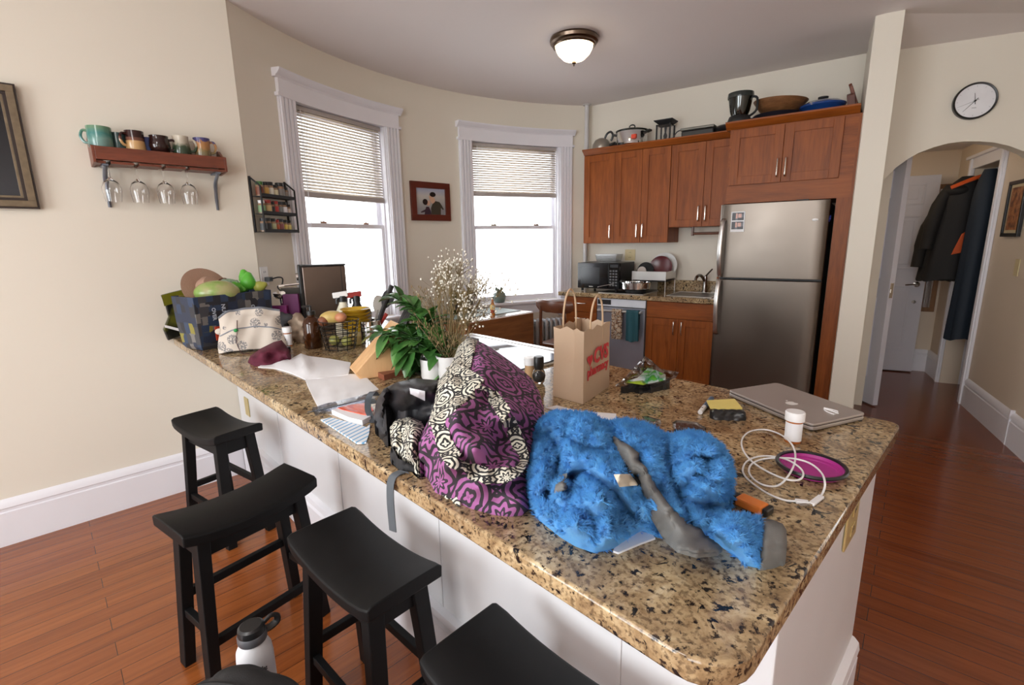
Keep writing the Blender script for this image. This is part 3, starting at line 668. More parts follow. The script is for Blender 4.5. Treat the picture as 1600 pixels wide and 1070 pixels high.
for (x0, x1, y0, y1) in ((-s, s, -s-.001, -s+.001), (-s, s, s-.001, s+.001), (-s-.001, -s+.001, -s, s), (s-.001, s+.001, -s, s)): m.box(x0, x1, y0, y1, .014, .15)
m.build('pane', M_pane, t, smooth=0)
m = MB(); m.lathe([(0, .012), (.022, .012), (.012, .03), (.018, .06), (.008, .09), (.012, .13), (0, .15)], n=12); m.build('candle_holder', M_black, t)
t = kthing('griddle', 'electric griddle with grey lid and looped cord lying on the cabinet top', 'griddle', 1.19, .19, ZT)
m = MB(); m.box(-.14, .14, -.11, .11, 0, .06); m.build('base', M_black, t, smooth=0, bevel=.012)
m = MB(); m.box(-.15, .145, -.12, .12, .06, .082); m.build('lid', mat('griddle_grey', lin(128,128,120), .35, .4), t, smooth=0, bevel=.01, seg=3)
m = MB(); m.tube(smoothpath([(-.14, -.10, .072), (-.18, -.10, .06), (-.215, -.09, .02), (-.225, -.08, .006)], 4), .005, 6); m.build('handle', M_black, t)
t = kthing('waffle_iron', 'black rounded waffle iron at the end of the lower cabinet top', 'waffle iron', 1.405, .20, ZT)
m = MB(); m.ell((0, 0, .042), (.10, .10, .042)); m.build('body', M_black, t); m = MB(); m.bar((.06, 0, .05), (.12, 0, .06), .03, .02); m.build('handle', M_black, t, smooth=0, bevel=.004)
t = kthing('blender_jar', 'smoky blender jar with a dark lid at the left end of the refrigerator cabinet top', 'blender jar', 1.585, .56, ZF)
Msm = clearfilm('smoky_plastic', lin(120,135,120), .06, .1)
m = MB(); m.lathe([(0, 0), (.085, 0), (.088, .02), (.075, .055), (0, .06)], n=24); m.build('base', M_black, t)
m = MB(); m.lathe([(.06, .058), (.072, .09), (.088, .19), (.085, .19), (.069, .09), (.057, .06)], n=28); m.build('jar', Msm, t)
m = MB(); m.lathe([(0, .188), (.094, .188), (.096, .20), (.093, .225), (.05, .235), (0, .235)], n=28); m.build('lid', mat('lid_dark', (.025,.03,.028), .2), t)
m = MB(); m.cyl((0, 0, .05), (0, 0, .15), .022, .012, 12); m.bar((-.04, 0, .07), (.04, 0, .09), .014, .006); m.build('blade', M_black, t)
m = MB(); m.tube(smoothpath([(.085, -.02, .185), (.125, -.03, .165), (.125, -.03, .08), (.075, -.02, .045)], 4), .009, 8); m.build('handle', M_black, t)
Mbowl = wood('bowl_wood', (.10, .035, .012), (.32, .15, .06), .4, (3, 3, 16))
t = kthing('dark_skillet', 'large dark blue skillet under the wooden bowl', 'skillet', 1.83, .44, ZF)
m = MB(); m.lathe([(0, 0), (.13, 0), (.165, .045), (.168, .05), (.16, .05), (.125, .006), (0, .006)], n=40); m.build('pan_body', mat('skillet_dark', (.012,.012,.02), .35), t)
m = MB(); m.bar((-.155, -.03, .043), (-.30, -.08, .03), .03, .012); m.build('handle', mat('blue_handle', (.02,.05,.12), .4), t, smooth=0, bevel=.004)
m = MB(); m.lathe([(0, 0), (.08, 0), (.14, .03), (.19, .095), (.192, .10), (.183, .10), (.13, .036), (.07, .01), (0, .01)], n=40, ax=Matrix.Rotation(rad(4), 3, 'Y'))
one(m, 'wooden_bowl', Mbowl, 'wide wooden salad bowl resting on the dark skillet', 'bowl', K(1.84, .42, ZF+.052), KA)
t = kthing('casserole_dish', 'blue enamel casserole with a black lid knob on the refrigerator cabinet top', 'casserole', 2.135, .46, ZF)
Mbl = mat('blue_enamel', (.008, .05, .22), .12)
m = MB(); m.lathe([(0, 0), (.10, 0), (.14, .05), (.148, .056), (.148, .064), (0, .064)], n=40); m.build('pot', Mbl, t)
m = MB(); m.lathe([(0, .062), (.150, .062), (.150, .068), (.11, .09), (.03, .10), (0, .10)], n=40); m.build('lid', Mbl, t)
m = MB(); m.lathe([(0, .098), (.012, .098), (.012, .112), (.034, .116), (.034, .126), (0, .128)], n=18); m.build('knob', M_black, t)
Mcb = wood('red_board_wood', (.13, .03, .015), (.26, .075, .035), .4, (8, 8, 1))
def leanboard(label, a, b, w, h, th, lean, mt, handle=0):
    m = MB(); poly = [(-w/2, 0), (w/2, 0), (w/2, h*.86), (w*.2, h*.93 if handle else h), (w*.16, h), (-w*.16, h), (-w*.2, h*.93 if handle else h), (-w/2, h*.86)]
    m.prism([(x, y) for x, y in poly], 0, th); m.xf(Matrix.Rotation(rad(90), 4, 'X')); m.xf(Matrix.Rotation(rad(90), 4, 'Z')); m.xf(Matrix.Rotation(rad(lean), 4, 'Y'))
    return one(m, 'cutting_board', mt, label, 'cutting board', K(a, b, ZF), KA, 'cutting boards leaning on the cabinet top', smooth=0, bevel=.003)
leanboard('taller reddish cutting board leaning against the column at the right end of the cabinet top', 2.355, .28, .16, .235, .02, -20, Mcb, 1)
leanboard('shorter dark cutting board leaning in front of the taller reddish board', 2.295, .36, .15, .135, .05, -8, wood('dark_board_wood', (.08,.02,.012), (.16,.045,.025), .4, (8,8,1)))
# ================================================================ peninsula, stools, dining corner
YF, YB, XE = .51, 1.66, -.165
def arc2(cx, cy, r, a0, a1, n=6): return [(cx+r*math.cos(rad(a0+(a1-a0)*k/n)), cy+r*math.sin(rad(a0+(a1-a0)*k/n))) for k in range(n+1)]
bay = [(B(t, r, 0).x, B(t, r, 0).y) for t, r in ((-22.0, .042), (-25, .042), (-28, .042), (-30.4, .042), (-30.5, .006), (-34, .006), (-36.2, .006))]
poly = [(XL+.004, YF)] + arc2(XE-.075, YF+.075, .075, -90, 0) + arc2(XE-.03, YB-.03, .03, 0, 90, 4) + [(-1.305, YB), (-1.305, YB-.02), (-2.09, YB-.02), (-2.09, YB)] + bay + [(XL+.004, 1.02)]
m = MB(); m.prism(poly, .885, CT)
one(m, 'peninsula_countertop', M_granite, 'long brown granite countertop of the breakfast peninsula', 'countertop', smooth=30, bevel=.006, seg=3)
m = MB(); m.prism([(XL+.004, .80), (-.196, .80), (-.196, 1.60), (-1.30, 1.60), (-1.30, 1.58), (-2.10, 1.58), (-2.10, 1.60), (-3.345, 1.60), (-3.345, 1.09), (XL+.004, 1.09)], 0, .885)
pen = one(m, 'peninsula', M_whitepanel, 'white panelled base under the granite peninsula', 'peninsula', smooth=0, bevel=.004)
m = MB()
for x in (-2.62, -1.9, -1.18, -.5): m.box(x-.005, x+.005, .796, .80, .25, .884)
m.box(XL+.01, -.20, .785, .80, .82, .884)
m.build('panel_batten', M_whitepanel, pen, smooth=0, bevel=.001)
prof = [(.0, 0), (.020, 0), (.020, .19), (.012, .20), (.012, .212), (.022, .218), (.018, .24), (.006, .252), (0, .255)]
m = MB(); m.loft([[(XL+.03, .80-o, z) for o, z in prof], [(-.196+0, .80-o, z) for o, z in prof]]); m.loft([[(-.196+o, .80-.02, z) for o, z in prof], [(-.196+o, 1.60, z) for o, z in prof]]); m.build('baseboard', M_trim, pen, smooth=25)
o = outlet('wall_outlet', 'brass double outlet plate on the right end of the white peninsula', (-.1955, 1.30, .78), pi/2, M_brass, .115, .125)
o = outlet('wall_outlet', 'narrow brass plate on the white peninsula front near the left wall', (-3.15, .7995, .48), 0, M_brass, .075, .115, False)
# range set in the peninsula, controls on the kitchen side
t = thing('range', 'black glass range set into the peninsula, reflecting the window', 'range', (-2.085, 1.02, CT))
Mrg = mat('range_glass', (.012, .012, .014), .03)
m = MB(); m.box(0, .775, 0, .66, .0005, .010); m.build('rim', M_steel, t, smooth=0, bevel=.003)
m = MB(); m.box(.012, .763, .012, .60, .0102, .014); g = m.build('glass', Mrg, t, smooth=0, bevel=.002)
m = MB(); m.box(0, .775, .645, .69, -.14, .012); cp = m.build('control_panel', M_steel, t, smooth=0, bevel=.006)
for x in (.09, .19, .29, .55, .68):
    m = MB(); m.lathe([(0, 0), (.022, 0), (.019, .03), (0, .032)], (x, .688, -.02), 16, Matrix.Rotation(-pi/2, 3, 'X')); m.build('knob', M_steel, cp)
m = MB(); m.box(.005, .770, .62, .675, -.80, -.15); m.build('oven_door', M_steel, t, smooth=0, bevel=.004)
# ---- stools
SH = .585
def stool(label, x, y, rz):
    t = thing('bar_stool', label, 'stool', (x, y, 0), rz, 'black saddle stools')
    return t
def stool_parts(t):
    L, Wd, th = .455, .235, .042
    m = MB(); n = 14; rings = []
    for i in range(n+1):
        s = -1+2*i/n; x = L/2*s; z = SH-.030+.030*abs(s)**2.2; wv = Wd/2*(1 if abs(s) < .93 else .96)
        rings.append([(x, -wv, z-th), (x, wv, z-th), (x, wv+.002, z-.008), (x, wv-.012, z), (x, 0, z+.001), (x, -wv+.012, z), (x, -wv-.002, z-.008)])
    m.loft(rings); m.build('seat', M_stool, t, smooth=40, bevel=.004)
    zl = SH-.030-th+.004
    for sx in (-1, 1):
        for sy in (-1, 1):
            m = MB(); m.bar((sx*.205, sy*.098, 0), (sx*.165, sy*.068, zl+.012), .036, .042, up=(0, 1, 0), w1=.040, h1=.048); m.build('leg', M_stool, t, smooth=0, bevel=.003)
    f = lambda z: (.205-.04*z/zl, .098-.03*z/zl)
    for sy in (-1, 1):
        a, b = f(zl-.03); m = MB(); m.box(-a, a, sy*b-.010, sy*b+.010, zl-.055, zl+.012); m.build('apron', M_stool, t, smooth=0)
        z = .16 if sy < 0 else .27
        a, b = f(z); m = MB(); m.bar((-a, sy*b, z), (a, sy*b, z), .022, .030); m.build('stretcher', M_stool, t, smooth=0, bevel=.002)
    for sx in (-1, 1):
        a, b = f(zl-.03); m = MB(); m.box(sx*a-.010, sx*a+.010, -b, b, zl-.055, zl+.012); m.build('apron', M_stool, t, smooth=0)
        z = .21; a, b = f(z); m = MB(); m.bar((sx*a, -b, z), (sx*a, b, z), .022, .030); m.build('stretcher', M_stool, t, smooth=0, bevel=.002)
st = stool('black saddle stool farthest away, in the corner by the left wall', -2.70, .535, rad(11)); stool_parts(st)
dup(st, (-1.80, .395, 0), rad(101), 'black saddle stool turned end-on to the peninsula, second from the left wall')
dup(st, (-1.205, .545, 0), rad(3), 'black saddle stool beside the white bottle, in front of the hanging strap')
dup(st, (-.545, .575, 0), rad(2), 'nearest black saddle stool, cut off by the bottom of the picture')
# ---- backpack with water bottle
def pj(p):
    q = Vector(p)-CAM; w = q.dot(FW); return 800+F*q.dot(RT)/w, 535+F*q.dot(DN)/w
def clampz(o, z):
    for v in o.data.vertices:
        if v.co.z < z: v.co.z = z
    return o
M_pack = mat('black_nylon', (.012, .012, .013), .7, bump=.3, bs=400)
bp = Vector((-1.105, .205, 0))
t = thing('backpack', 'black backpack on the floor in front of the stools', 'backpack', bp, rad(30))
m = MB(); m.ell((0, 0, .20), (.16, .085, .21)); m.ell((.0, 0, .34), (.145, .080, .13)); m.ell((.10, 0, .24), (.09, .075, .20)); m.ell((-.10, .0, .24), (.08, .07, .19)); m.ell((0, -.07, .16), (.12, .05, .14))
m.xf(Matrix.Diagonal((1.18, 1.0, 1.02, 1)))
o = remesh(m.build('body', M_pack, t), .012, 8, [(.12, .03)]); clampz(o, .001)
m = MB(); m.tube(smoothpath([(-.195, -.02, .30), (-.14, -.03, .42), (-.02, -.034, .472), (.095, -.032, .462), (.178, -.03, .37), (.212, -.03, .25)], 5), .011, 8); m.build('zip_binding', M_blackm, t)
b = CAM + ray(401, 1040).normalized()*1.72
t = thing('water_bottle', 'white steel water bottle with black cap in the backpack side pocket', 'bottle', (b.x, b.y, b.z-.165), math.atan2(-b.x, b.y)+rad(8))
Mwb = mat('white_powder_coat', (.80, .80, .82), .4, var=.01)
m = MB(); m.lathe([(0, 0), (.042, 0), (.045, .006), (.045, .20), (.043, .222), (.034, .243), (.031, .250), (0, .250)], n=36); m.build('body', Mwb, t)
m = MB(); m.lathe([(0, .248), (.034, .248), (.036, .252), (.036, .268), (.034, .272), (0, .272)], n=32); m.build('collar', mat('cap_grey', (.10,.10,.11), .35), t)
m = MB(); m.lathe([(0, .270), (.033, .270), (.034, .278), (.032, .289), (.026, .294), (0, .295)], n=32); m.build('cap', M_black, t)
m = MB(); m.tube(smoothpath([(.03, 0, .283), (.05, 0, .294), (.064, 0, .286), (.062, 0, .270), (.045, 0, .262), (.034, 0, .262)], 5), .006, 8, flat=1.6); m.build('carry_loop', M_black, t)
m = MB()
for k in range(9):
    a = rad(20+140*k/8); r0, r1 = .010, .019+.003*(k % 2)
    th = math.cos(a); P = lambda r: Vector((.0456*math.sin(r*math.cos(a)/.0456), -.0456*math.cos(r*math.cos(a)/.0456), .172+r*math.sin(a)))
    m.bar(P(r0), P(r1), .0026, .0012, up=(0, -1, 0))
m.tube([(-.010, -.0452, .160), (-.004, -.0456, .166), (0, -.0457, .160), (.004, -.0456, .166), (.010, -.0452, .160)], .0012, 5)
m.tube([(-.008, -.0452, .152), (0, -.0457, .156), (.008, -.0452, .152)], .0012, 5); m.build('logo', mat('logo_ink', (.03,.03,.035), .5), t)
# ---- dining table in the bay
M_table = wood('table_wood', (.17, .062, .020), (.34, .14, .05), .35, (9, .9, 9))
M_ttop = wood('table_top_wood', (.20, .10, .045), (.34, .18, .09), .16, (9, .9, 9), coat=.6)
t = thing('dining_table', 'wooden drop-leaf table under the bay windows', 'table', (-3.23, 2.58, 0))
m = MB(); m.box(-.60, 0, 0, .84, .735, .76); m.build('tabletop', M_ttop, t, smooth=0, bevel=.004)
m = MB(); m.box(.001, .022, .02, .82, .28, .755); m.build('drop_leaf', M_table, t, smooth=0, bevel=.003)
for x in (-.56, -.06):
    for y in (.05, .79): m = MB(); m.bar((x, y, 0), (x, y, .735), .045, .045); m.build('leg', M_table, t, smooth=0)
for y in (.045, .795): m = MB(); m.box(-.56, -.06, y-.01, y+.01, .64, .735); m.build('apron', M_table, t, smooth=0)
ZTb = .7605
M_mat = mat('placemat_green', lin(122, 134, 128), .55, bump=.2, bs=300)
def placemat(label, x0, x1, y0, y1): m = MB(); m.box(x0, x1, y0, y1, 0, .005); one(m, 'placemat', M_mat, label, 'placemat', (0, 0, ZTb), 0, 'placemats on the drop-leaf table', smooth=0, bevel=.002)
placemat('grey-green placemat at the far right of the wooden table, behind the small sauce bottle', -3.74, -3.36, 3.04, 3.38)
placemat('grey-green placemat on the near left of the table, behind the dried flowers', -3.74, -3.40, 2.62, 2.98)
t = thing('sauce_bottle', 'small orange hot sauce bottle near the edge of the wooden table', 'bottle', (-3.375, 3.02, ZTb))
m = MB(); m.lathe([(0, 0), (.022, 0), (.023, .006), (.023, .085), (.018, .105), (.010, .125), (.009, .15), (0, .15)], n=20); m.build('body', mat('sauce_orange', lin(196, 120, 50), .15), t)
m = MB(); m.lathe([(.0232, .02), (.0236, .02), (.0236, .05), (.0232, .05)], n=20); m.build('label', mat('sauce_label', lin(178, 74, 44), .5), t)
m = MB(); m.lathe([(.0225, .052), (.0238, .052), (.0238, .082), (.0205, .098)], n=20); m.build('upper_label', mat('sauce_label2', lin(232, 206, 140), .5), t)
m = MB(); m.lathe([(0, .148), (.011, .148), (.011, .172), (0, .173)], n=14); m.build('cap', mat('cap_olive', lin(70,62,50), .4), t)
def winebottle(label, x, y, c, h=.30):
    t = thing('wine_bottle', label, 'bottle', (x, y, ZTb), 0, 'wine bottles at the back of the table')
    m = MB(); k = h/.30; m.lathe([(0, 0), (.036, 0), (.038, .008), (.038, .17*k), (.030, .205*k), (.015, .235*k), (.0145, .285*k), (.017, .286*k), (.017, .298*k), (0, .30*k)], n=24); m.build('body', c, t)
    m = MB(); m.lathe([(.0385, .05*k), (.0388, .05*k), (.0388, .13*k), (.0385, .13*k)], n=24); m.build('label', mat('wine_label', lin(70, 66, 58), .6), t)
winebottle('dark wine bottle by the window, right of the paper bag behind the dried flowers', -3.72, 3.02, mat('wine_black', (.008,.007,.006), .08), .27)
winebottle('green wine bottle left of the paper bag, behind the white flowers', -3.68, 2.80, mat('wine_green', (.025,.04,.008), .08), .28)
m = MB(); m.loft([[(-a, -b_, z), (a, -b_, z), (a, b_, z), (-a, b_, z)] for a, b_, z in ((.06, .045, 0), (.062, .046, .17), (.058, .03, .21))]); one(m, 'paper_sack', mat('kraft_sack', lin(168,146,102), .8), 'small brown paper sack between the two wine bottles', 'paper bag', (-3.71, 2.91, ZTb), .9, smooth=0)
# cactus pot on the window sill
s_ = B(15.4, .015, ZS+.004)
t = thing('potted_succulent', 'grey-green pot with a small succulent on the window sill', 'plant', s_, 0)
m = MB(); m.lathe([(0, 0), (.05, 0), (.062, .02), (.068, .06), (.062, .095), (.056, .095), (.058, .08), (0, .08)], n=24); m.build('pot', mat('pot_glaze', lin(108,126,122), .35), t)
m = MB(); random.seed(4)
for k in range(11): a = k*2.4; r = .01+.0035*k; m.ell((r*math.cos(a), r*math.sin(a), .095+.014*(k % 4)), (.014, .014, .022), nu=8, nv=6)
m.build('succulent', mat('succulent_green', lin(92,104,90), .6), t)
# radiator
rc = B(24.5, .20, 0)
t = thing('radiator', 'silver-grey cast iron radiator under the right window', 'radiator', rc, brz(24.5)); Mr = mat('radiator_paint', lin(176,180,184), .35, .3)
for k in range(9):
    x = -.22+.055*k; m = MB(); m.tube(smoothpath([(x, -.055, .06), (x, -.055, .54), (x, -.03, .585), (x, .03, .585), (x, .055, .54), (x, .055, .06)], 4), .021, 10); m.build('section', Mr, t)
m = MB()
for z in (.10, .53): m.cyl((-.235, 0, z), (.235, 0, z), .02, n=10)
m.build('header_pipe', Mr, t)
for x in (-.22, .22): m = MB(); m.box(x-.02, x+.02, -.07, .07, 0, .075); m.build('foot', Mr, t, smooth=0)
# dining chair
def chair(label, x, y, rz, grp=None):
    t = thing('dining_chair', label, 'chair', (x, y, 0), rz, grp)   # local +y is where the sitter faces
    m = MB(); G = []
    for z, w, d in ((.775, .13, .0), (.785, .185, .002), (.82, .215, .006), (.855, .215, .008), (.872, .205, .006), (.878, .18, .004)):
        G.append([(w*s_, -.19-d+.055*(1-(abs(s_)**2))*-1+.055*0, z) for s_ in [k/8-1 for k in range(17)]])
    m.sheet(G, .016); m.build('backrest', M_walnut, t, smooth=50)
    m = MB(); m.prism([(-.19, -.20), (.19, -.20), (.22, .20), (-.22, .20)], .43, .455); m.build('seat', M_walnut, t, smooth=0, bevel=.008)
    for s_ in (-1, 1):
        m = MB(); m.tube(smoothpath([(s_*.165, -.235, 0), (s_*.16, -.20, .44), (s_*.145, -.225, .66), (s_*.13, -.235, .83)], 5), [.015]*16, 8); m.build('rear_leg', M_walnut, t)
        m = MB(); m.cyl((s_*.20, .19, 0), (s_*.185, .165, .43), .014, .02, 10); m.build('front_leg', M_walnut, t)
    m = MB(); m.box(-.17, .17, -.185, -.165, .37, .43); m.box(-.17, .17, .15, .17, .37, .43); m.build('rail', M_walnut, t, smooth=0)
    return t
chair('dark wooden chair with a curved back beside the radiator', -3.01, 3.66, rad(4))
# ================================================================ things on the peninsula
from mathutils.geometry import delaunay_2d_cdt
Z0 = CT + .0008
def P(u, v, h=0.0): return onz(u, v, CT+h)
def hat(p, v):
    # height above the counter of the point over p that is seen at picture row v
    lo, hi = 0.0, 1.2
    for _ in range(40):
        md = (lo+hi)/2
        if pj((p.x, p.y, CT+md))[1] > v: lo = md
        else: hi = md
    return lo
def mpp(p): return (Vector(p)-CAM).dot(FW)/F
def face(p): return math.atan2(-p.x, p.y)        # turn so that local -y looks back at the viewer
def inpoly(x, y, poly):
    c = False; n = len(poly)
    for i in range(n):
        x0, y0 = poly[i]; x1, y1 = poly[i-1]
        if (y0 > y) != (y1 > y) and x < (x1-x0)*(y-y0)/(y1-y0)+x0: c = not c
    return c
def dseg(p, a, b):
    ax, ay = b[0]-a[0], b[1]-a[1]; L = ax*ax+ay*ay; t = 0 if L == 0 else max(0, min(1, ((p[0]-a[0])*ax+(p[1]-a[1])*ay)/L))
    return math.hypot(p[0]-a[0]-t*ax, p[1]-a[1]-t*ay)
def resample(poly, st, closed=True):
    out = []; n = len(poly)
    for i in range(n if closed else n-1):
        a, b = poly[i], poly[(i+1) % n]; L = math.hypot(b[0]-a[0], b[1]-a[1]); k = max(1, int(round(L/st)))
        for j in range(k): out.append(tuple(a[q]+(b[q]-a[q])*j/k for q in range(len(a))))
    if not closed: out.append(tuple(poly[-1]))
    return out
class Height:
    # soft-goods height over the counter, described along the outline (u, v, h) and by ridges / creases
    def __init__(s, outline, inner=(), folds=(), bulge=0, D=40, nz=0, ns=30, seed=0):
        s.pts = [q for q in resample(outline, 14)] + list(inner); s.out = [(a, b) for a, b, c in outline]; s.folds = folds; s.bulge = bulge; s.D = D; s.nz = nz; s.ns = ns; s.seed = seed
    def edge(s, u, v): return min(dseg((u, v), s.out[i], s.out[i-1]) for i in range(len(s.out)))
    def __call__(s, u, v):
        W = Hh = 0
        for a, b, h in s.pts:
            w = 1/((a-u)**2+(b-v)**2+9)**1.5; W += w; Hh += w*h
        h = Hh/W
        if s.bulge:
            d = min(1, s.edge(u, v)/s.D); h += s.bulge*math.sqrt(max(0, 1-(1-d)**2))
        for line, amp, w in s.folds:
            d = min(dseg((u, v), line[i], line[i+1]) for i in range(len(line)-1)); h += amp*math.exp(-(d/w)**2)
        if s.nz:
            d = min(1, s.edge(u, v)/12); h += d*s.nz*noise.fractal(Vector((u/s.ns+s.seed, v/s.ns, s.seed)), 1.0, 2.0, 3)
        return max(h, 0)
def drape(m, poly, hf, st=7, off=0.0, skirt=True, uvax=None, thick=None):
    # triangulated cloth over the counter inside a closed outline, closed by skirts down to the counter
    poly = [(a[0], a[1]) for a in poly]; R = resample(poly, st); n = len(R)
    us = [p[0] for p in R]; vs = [p[1] for p in R]; pts = list(R)
    v = min(vs)+st/2; row = 0
    while v < max(vs):
        u = min(us)+(st/2 if row % 2 else 0)
        while u < max(us):
            if inpoly(u, v, R) and min(dseg((u, v), R[i], R[i-1]) for i in range(n)) > st*.55: pts.append((u, v))
            u += st
        v += st*.87; row += 1
    V, E, T, *_ = delaunay_2d_cdt([Vector(p) for p in pts], [(i, (i+1) % n) for i in range(n)], [], 1, 1e-4)
    if isinstance(hf, (int, float)): c_ = hf; hf = lambda u, v: c_
    top = []
    for q in V:
        h = hf(q.x, q.y)+off; p = P(q.x, q.y, h); top.append((p, h))
    tv = [m.v(p) for p, h in top]; used = set()
    for t in T: m._f([tv[i] for i in t])
    # bottom: same layout dropped to the counter (or offset down by the thickness)
    bv = []
    rim = [(R[i][0], R[i][1], top[i][1]) for i in range(0, n, max(1, n//60))]
    for i_, (p, h) in enumerate(top):
        if thick is None:
            if i_ >= n:                       # underside follows the sheet spanned by the outline
                W = g = 0
                for a, b, c in rim:
                    w = 1/((a-V[i_].x)**2+(b-V[i_].y)**2+4)**1.5; W += w; g += w*c
                g = min(g/W, h); b_ = P(V[i_].x, V[i_].y, g)
                bv.append(m.v((b_.x, b_.y, CT+.0004)))
            else: bv.append(m.v((p.x, p.y, min(CT+.0004, p.z-.0004))))
        else: bv.append(m.v((p.x, p.y, p.z-thick)))
    for t in T: m._f([bv[i] for i in t][::-1])
    bd = {}
    for t in T:
        for i in range(len(t)):
            e = (t[i], t[(i+1) % len(t)]); bd[e] = bd.get(e, 0)+1
    for (a, b) in bd:
        if (b, a) not in bd: m._f([tv[b], tv[a], bv[a], bv[b]])
    return m
def planuv(o, k=1.0):
    # plan-view UVs (metres) so the print runs with the cloth
    me = o.data; uv = me.uv_layers.new(name='UVMap')
    for p in me.polygons:
        for li in p.loop_indices:
            c = me.vertices[me.loops[li].vertex_index].co; uv.data[li].uv = ((c.x*.695+c.y*.719)*k, ((c.y*.695-c.x*.719)*.8+c.z)*k)
# ---------------------------------------------------------------- patterned cloths
def tapa(name, ink, ground, sc, seed=0, kind='UV'):
    t = NT(name); co = t.co(kind, scale=(sc, sc, sc), rot=(0, 0, rad(38)), loc=(seed, seed*.7, 0))
    nz = t.n('ShaderNodeTexNoise'); t.l(co, nz.inputs['Vector']); nz.inputs['Scale'].default_value = 1.6
    mixv = t.n('ShaderNodeVectorMath', operation='SCALE'); t.l(nz.outputs['Color'], mixv.inputs[0]); mixv.inputs['Scale'].default_value = .03
    ad = t.n('ShaderNodeVectorMath', operation='ADD'); t.l(co, ad.inputs[0]); t.l(mixv.outputs[0], ad.inputs[1])
    sx = t.n('ShaderNodeSeparateXYZ'); t.l(ad.outputs[0], sx.inputs[0]); X, Y = sx.outputs[0], sx.outputs[1]
    fx = t.math('SUBTRACT', t.math('FRACT', X), .5); fy = t.math('SUBTRACT', t.math('FRACT', Y), .5)
    cell = t.math('ADD', t.math('FLOOR', X), t.math('MULTIPLY', t.math('FLOOR', Y), 3.0)); kind_ = t.math('MODULO', t.math('ABSOLUTE', cell), 2.0)
    r = t.math('SQRT', t.math('ADD', t.math('MULTIPLY', fx, fx), t.math('MULTIPLY', fy, fy))); th = t.math('ARCTAN2', fy, fx)
    pet = t.math('COSINE', t.math('MULTIPLY', th, 8.0)); pet2 = t.math('COSINE', t.math('MULTIPLY', th, 4.0))
    A = t.math('SINE', t.math('ADD', t.math('MULTIPLY', r, 27.0), t.math('MULTIPLY', pet, 1.7)))
    d = t.math('ADD', t.math('ABSOLUTE', fx), t.math('ABSOLUTE', fy))
    Bq = t.math('SINE', t.math('ADD', t.math('MULTIPLY', d, 24.0), t.math('MULTIPLY', pet2, 1.6)))
    pat = t.math('ADD', t.math('MULTIPLY', A, t.math('SUBTRACT', 1.0, kind_)), t.math('MULTIPLY', Bq, kind_))
    edge = t.math('GREATER_THAN', t.math('MAXIMUM', t.math('ABSOLUTE', fx), t.math('ABSOLUTE', fy)), .465)
    n2 = t.noise(co, 9, 2); msk = t.math('GREATER_THAN', t.math('ADD', pat, t.math('MULTIPLY', t.math('SUBTRACT', n2, .5), .5)), -.15)
    msk = t.math('MULTIPLY', msk, t.math('SUBTRACT', 1.0, edge)); c = t.mix(msk, ink, ground)
    t.col(c).set(.85); t.bump(t.noise(t.co('Object'), 500, 2), .2, .001); return t.m
M_purple = tapa('purple_printed_cloth', lin(52, 46, 54), lin(164, 98, 154), 12.5)
M_bw = tapa('black_white_printed_cloth', lin(38, 38, 40), lin(216, 212, 196), 20.0, 3.3)
# ---------------------------------------------------------------- purple shoulder bag
bagO = [(716,541,.20),(726,531,.235),(735,527,.245),(746,532,.235),(757,537,.225),(776,549,.20),(800,566,.165),(816,578,.145),(831,591,.125),(843,613,.10),(850,640,.075),(849,660,.06),(838,690,.04),(832,722,.025),(827,762,.01),(826,795,.0),(815,805,.0),(795,807,.0),(770,804,.0),(735,794,.0),(705,780,.0),(680,769,0),(671,748,.006),(664,728,.022),(653,714,.045),(650,692,.08),(664,668,.115),(673,648,.14),(680,622,.165),(683,597,.185),(702,574,.205),(709,560,.21)]
bagH = Height(bagO, inner=[(740,690,.135),(780,640,.15),(720,640,.175),(800,720,.07),(750,750,.055),(700,720,.10),(745,590,.20)], folds=[([(700,655),(730,700),(790,742)], .012, 16), ([(760,560),(800,640),(815,700)], .010, 18), ([(690,730),(750,770),(820,780)], .010, 16), ([(735,650),(780,690)], -.008, 14)], bulge=.028, D=34, nz=.010, ns=42, seed=2)
t = thing('shoulder_bag', 'slouchy purple and black printed cloth bag with a black and white strap', 'bag', (0, 0, 0))
m = MB(); drape(m, bagO, bagH, 6); o = m.build('body', M_purple, t, smooth=80); planuv(o)
flank = [(716,541),(726,531),(735,527),(746,532),(739,552),(735,575),(742,608),(727,626),(702,645),(686,657),(670,660),(673,648),(680,622),(683,597),(702,574),(709,560)]
m = MB(); drape(m, flank, bagH, 6, off=.004); o = m.build('printed_panel', M_bw, t, smooth=80); planuv(o)
lobe = [(612,692,.05),(609,668,.075),(618,656,.085),(640,651,.09),(658,658,.095),(664,668,.10),(654,690,.085),(650,714,.05),(653,726,.025),(640,724,.015),(622,716,.01)]
lobeH = Height(lobe, folds=[([(632,655),(627,690),(640,722)], -.010, 6), ([(645,660),(640,700)], .010, 7)], bulge=.02, D=20, nz=.006, ns=20)
m = MB(); drape(m, [(612,690),(608,668),(611,735),(640,742),(662,738),(664,728),(650,725),(625,718)] if 0 else [(612,695),(622,716),(640,724),(656,727),(666,733),(655,738),(632,736),(615,726),(609,708)], Height([(612,695,.045),(640,724,.015),(666,733,.006),(655,738,0),(632,736,0),(615,726,0),(609,708,.02)], bulge=.006, D=10), 5); m.build('dark_lining', mat('dark_lining', (.02,.02,.022), .8), t, smooth=80)
m = MB(); drape(m, lobe, lobeH, 5); o = m.build('printed_end', M_bw, t, smooth=80); planuv(o)
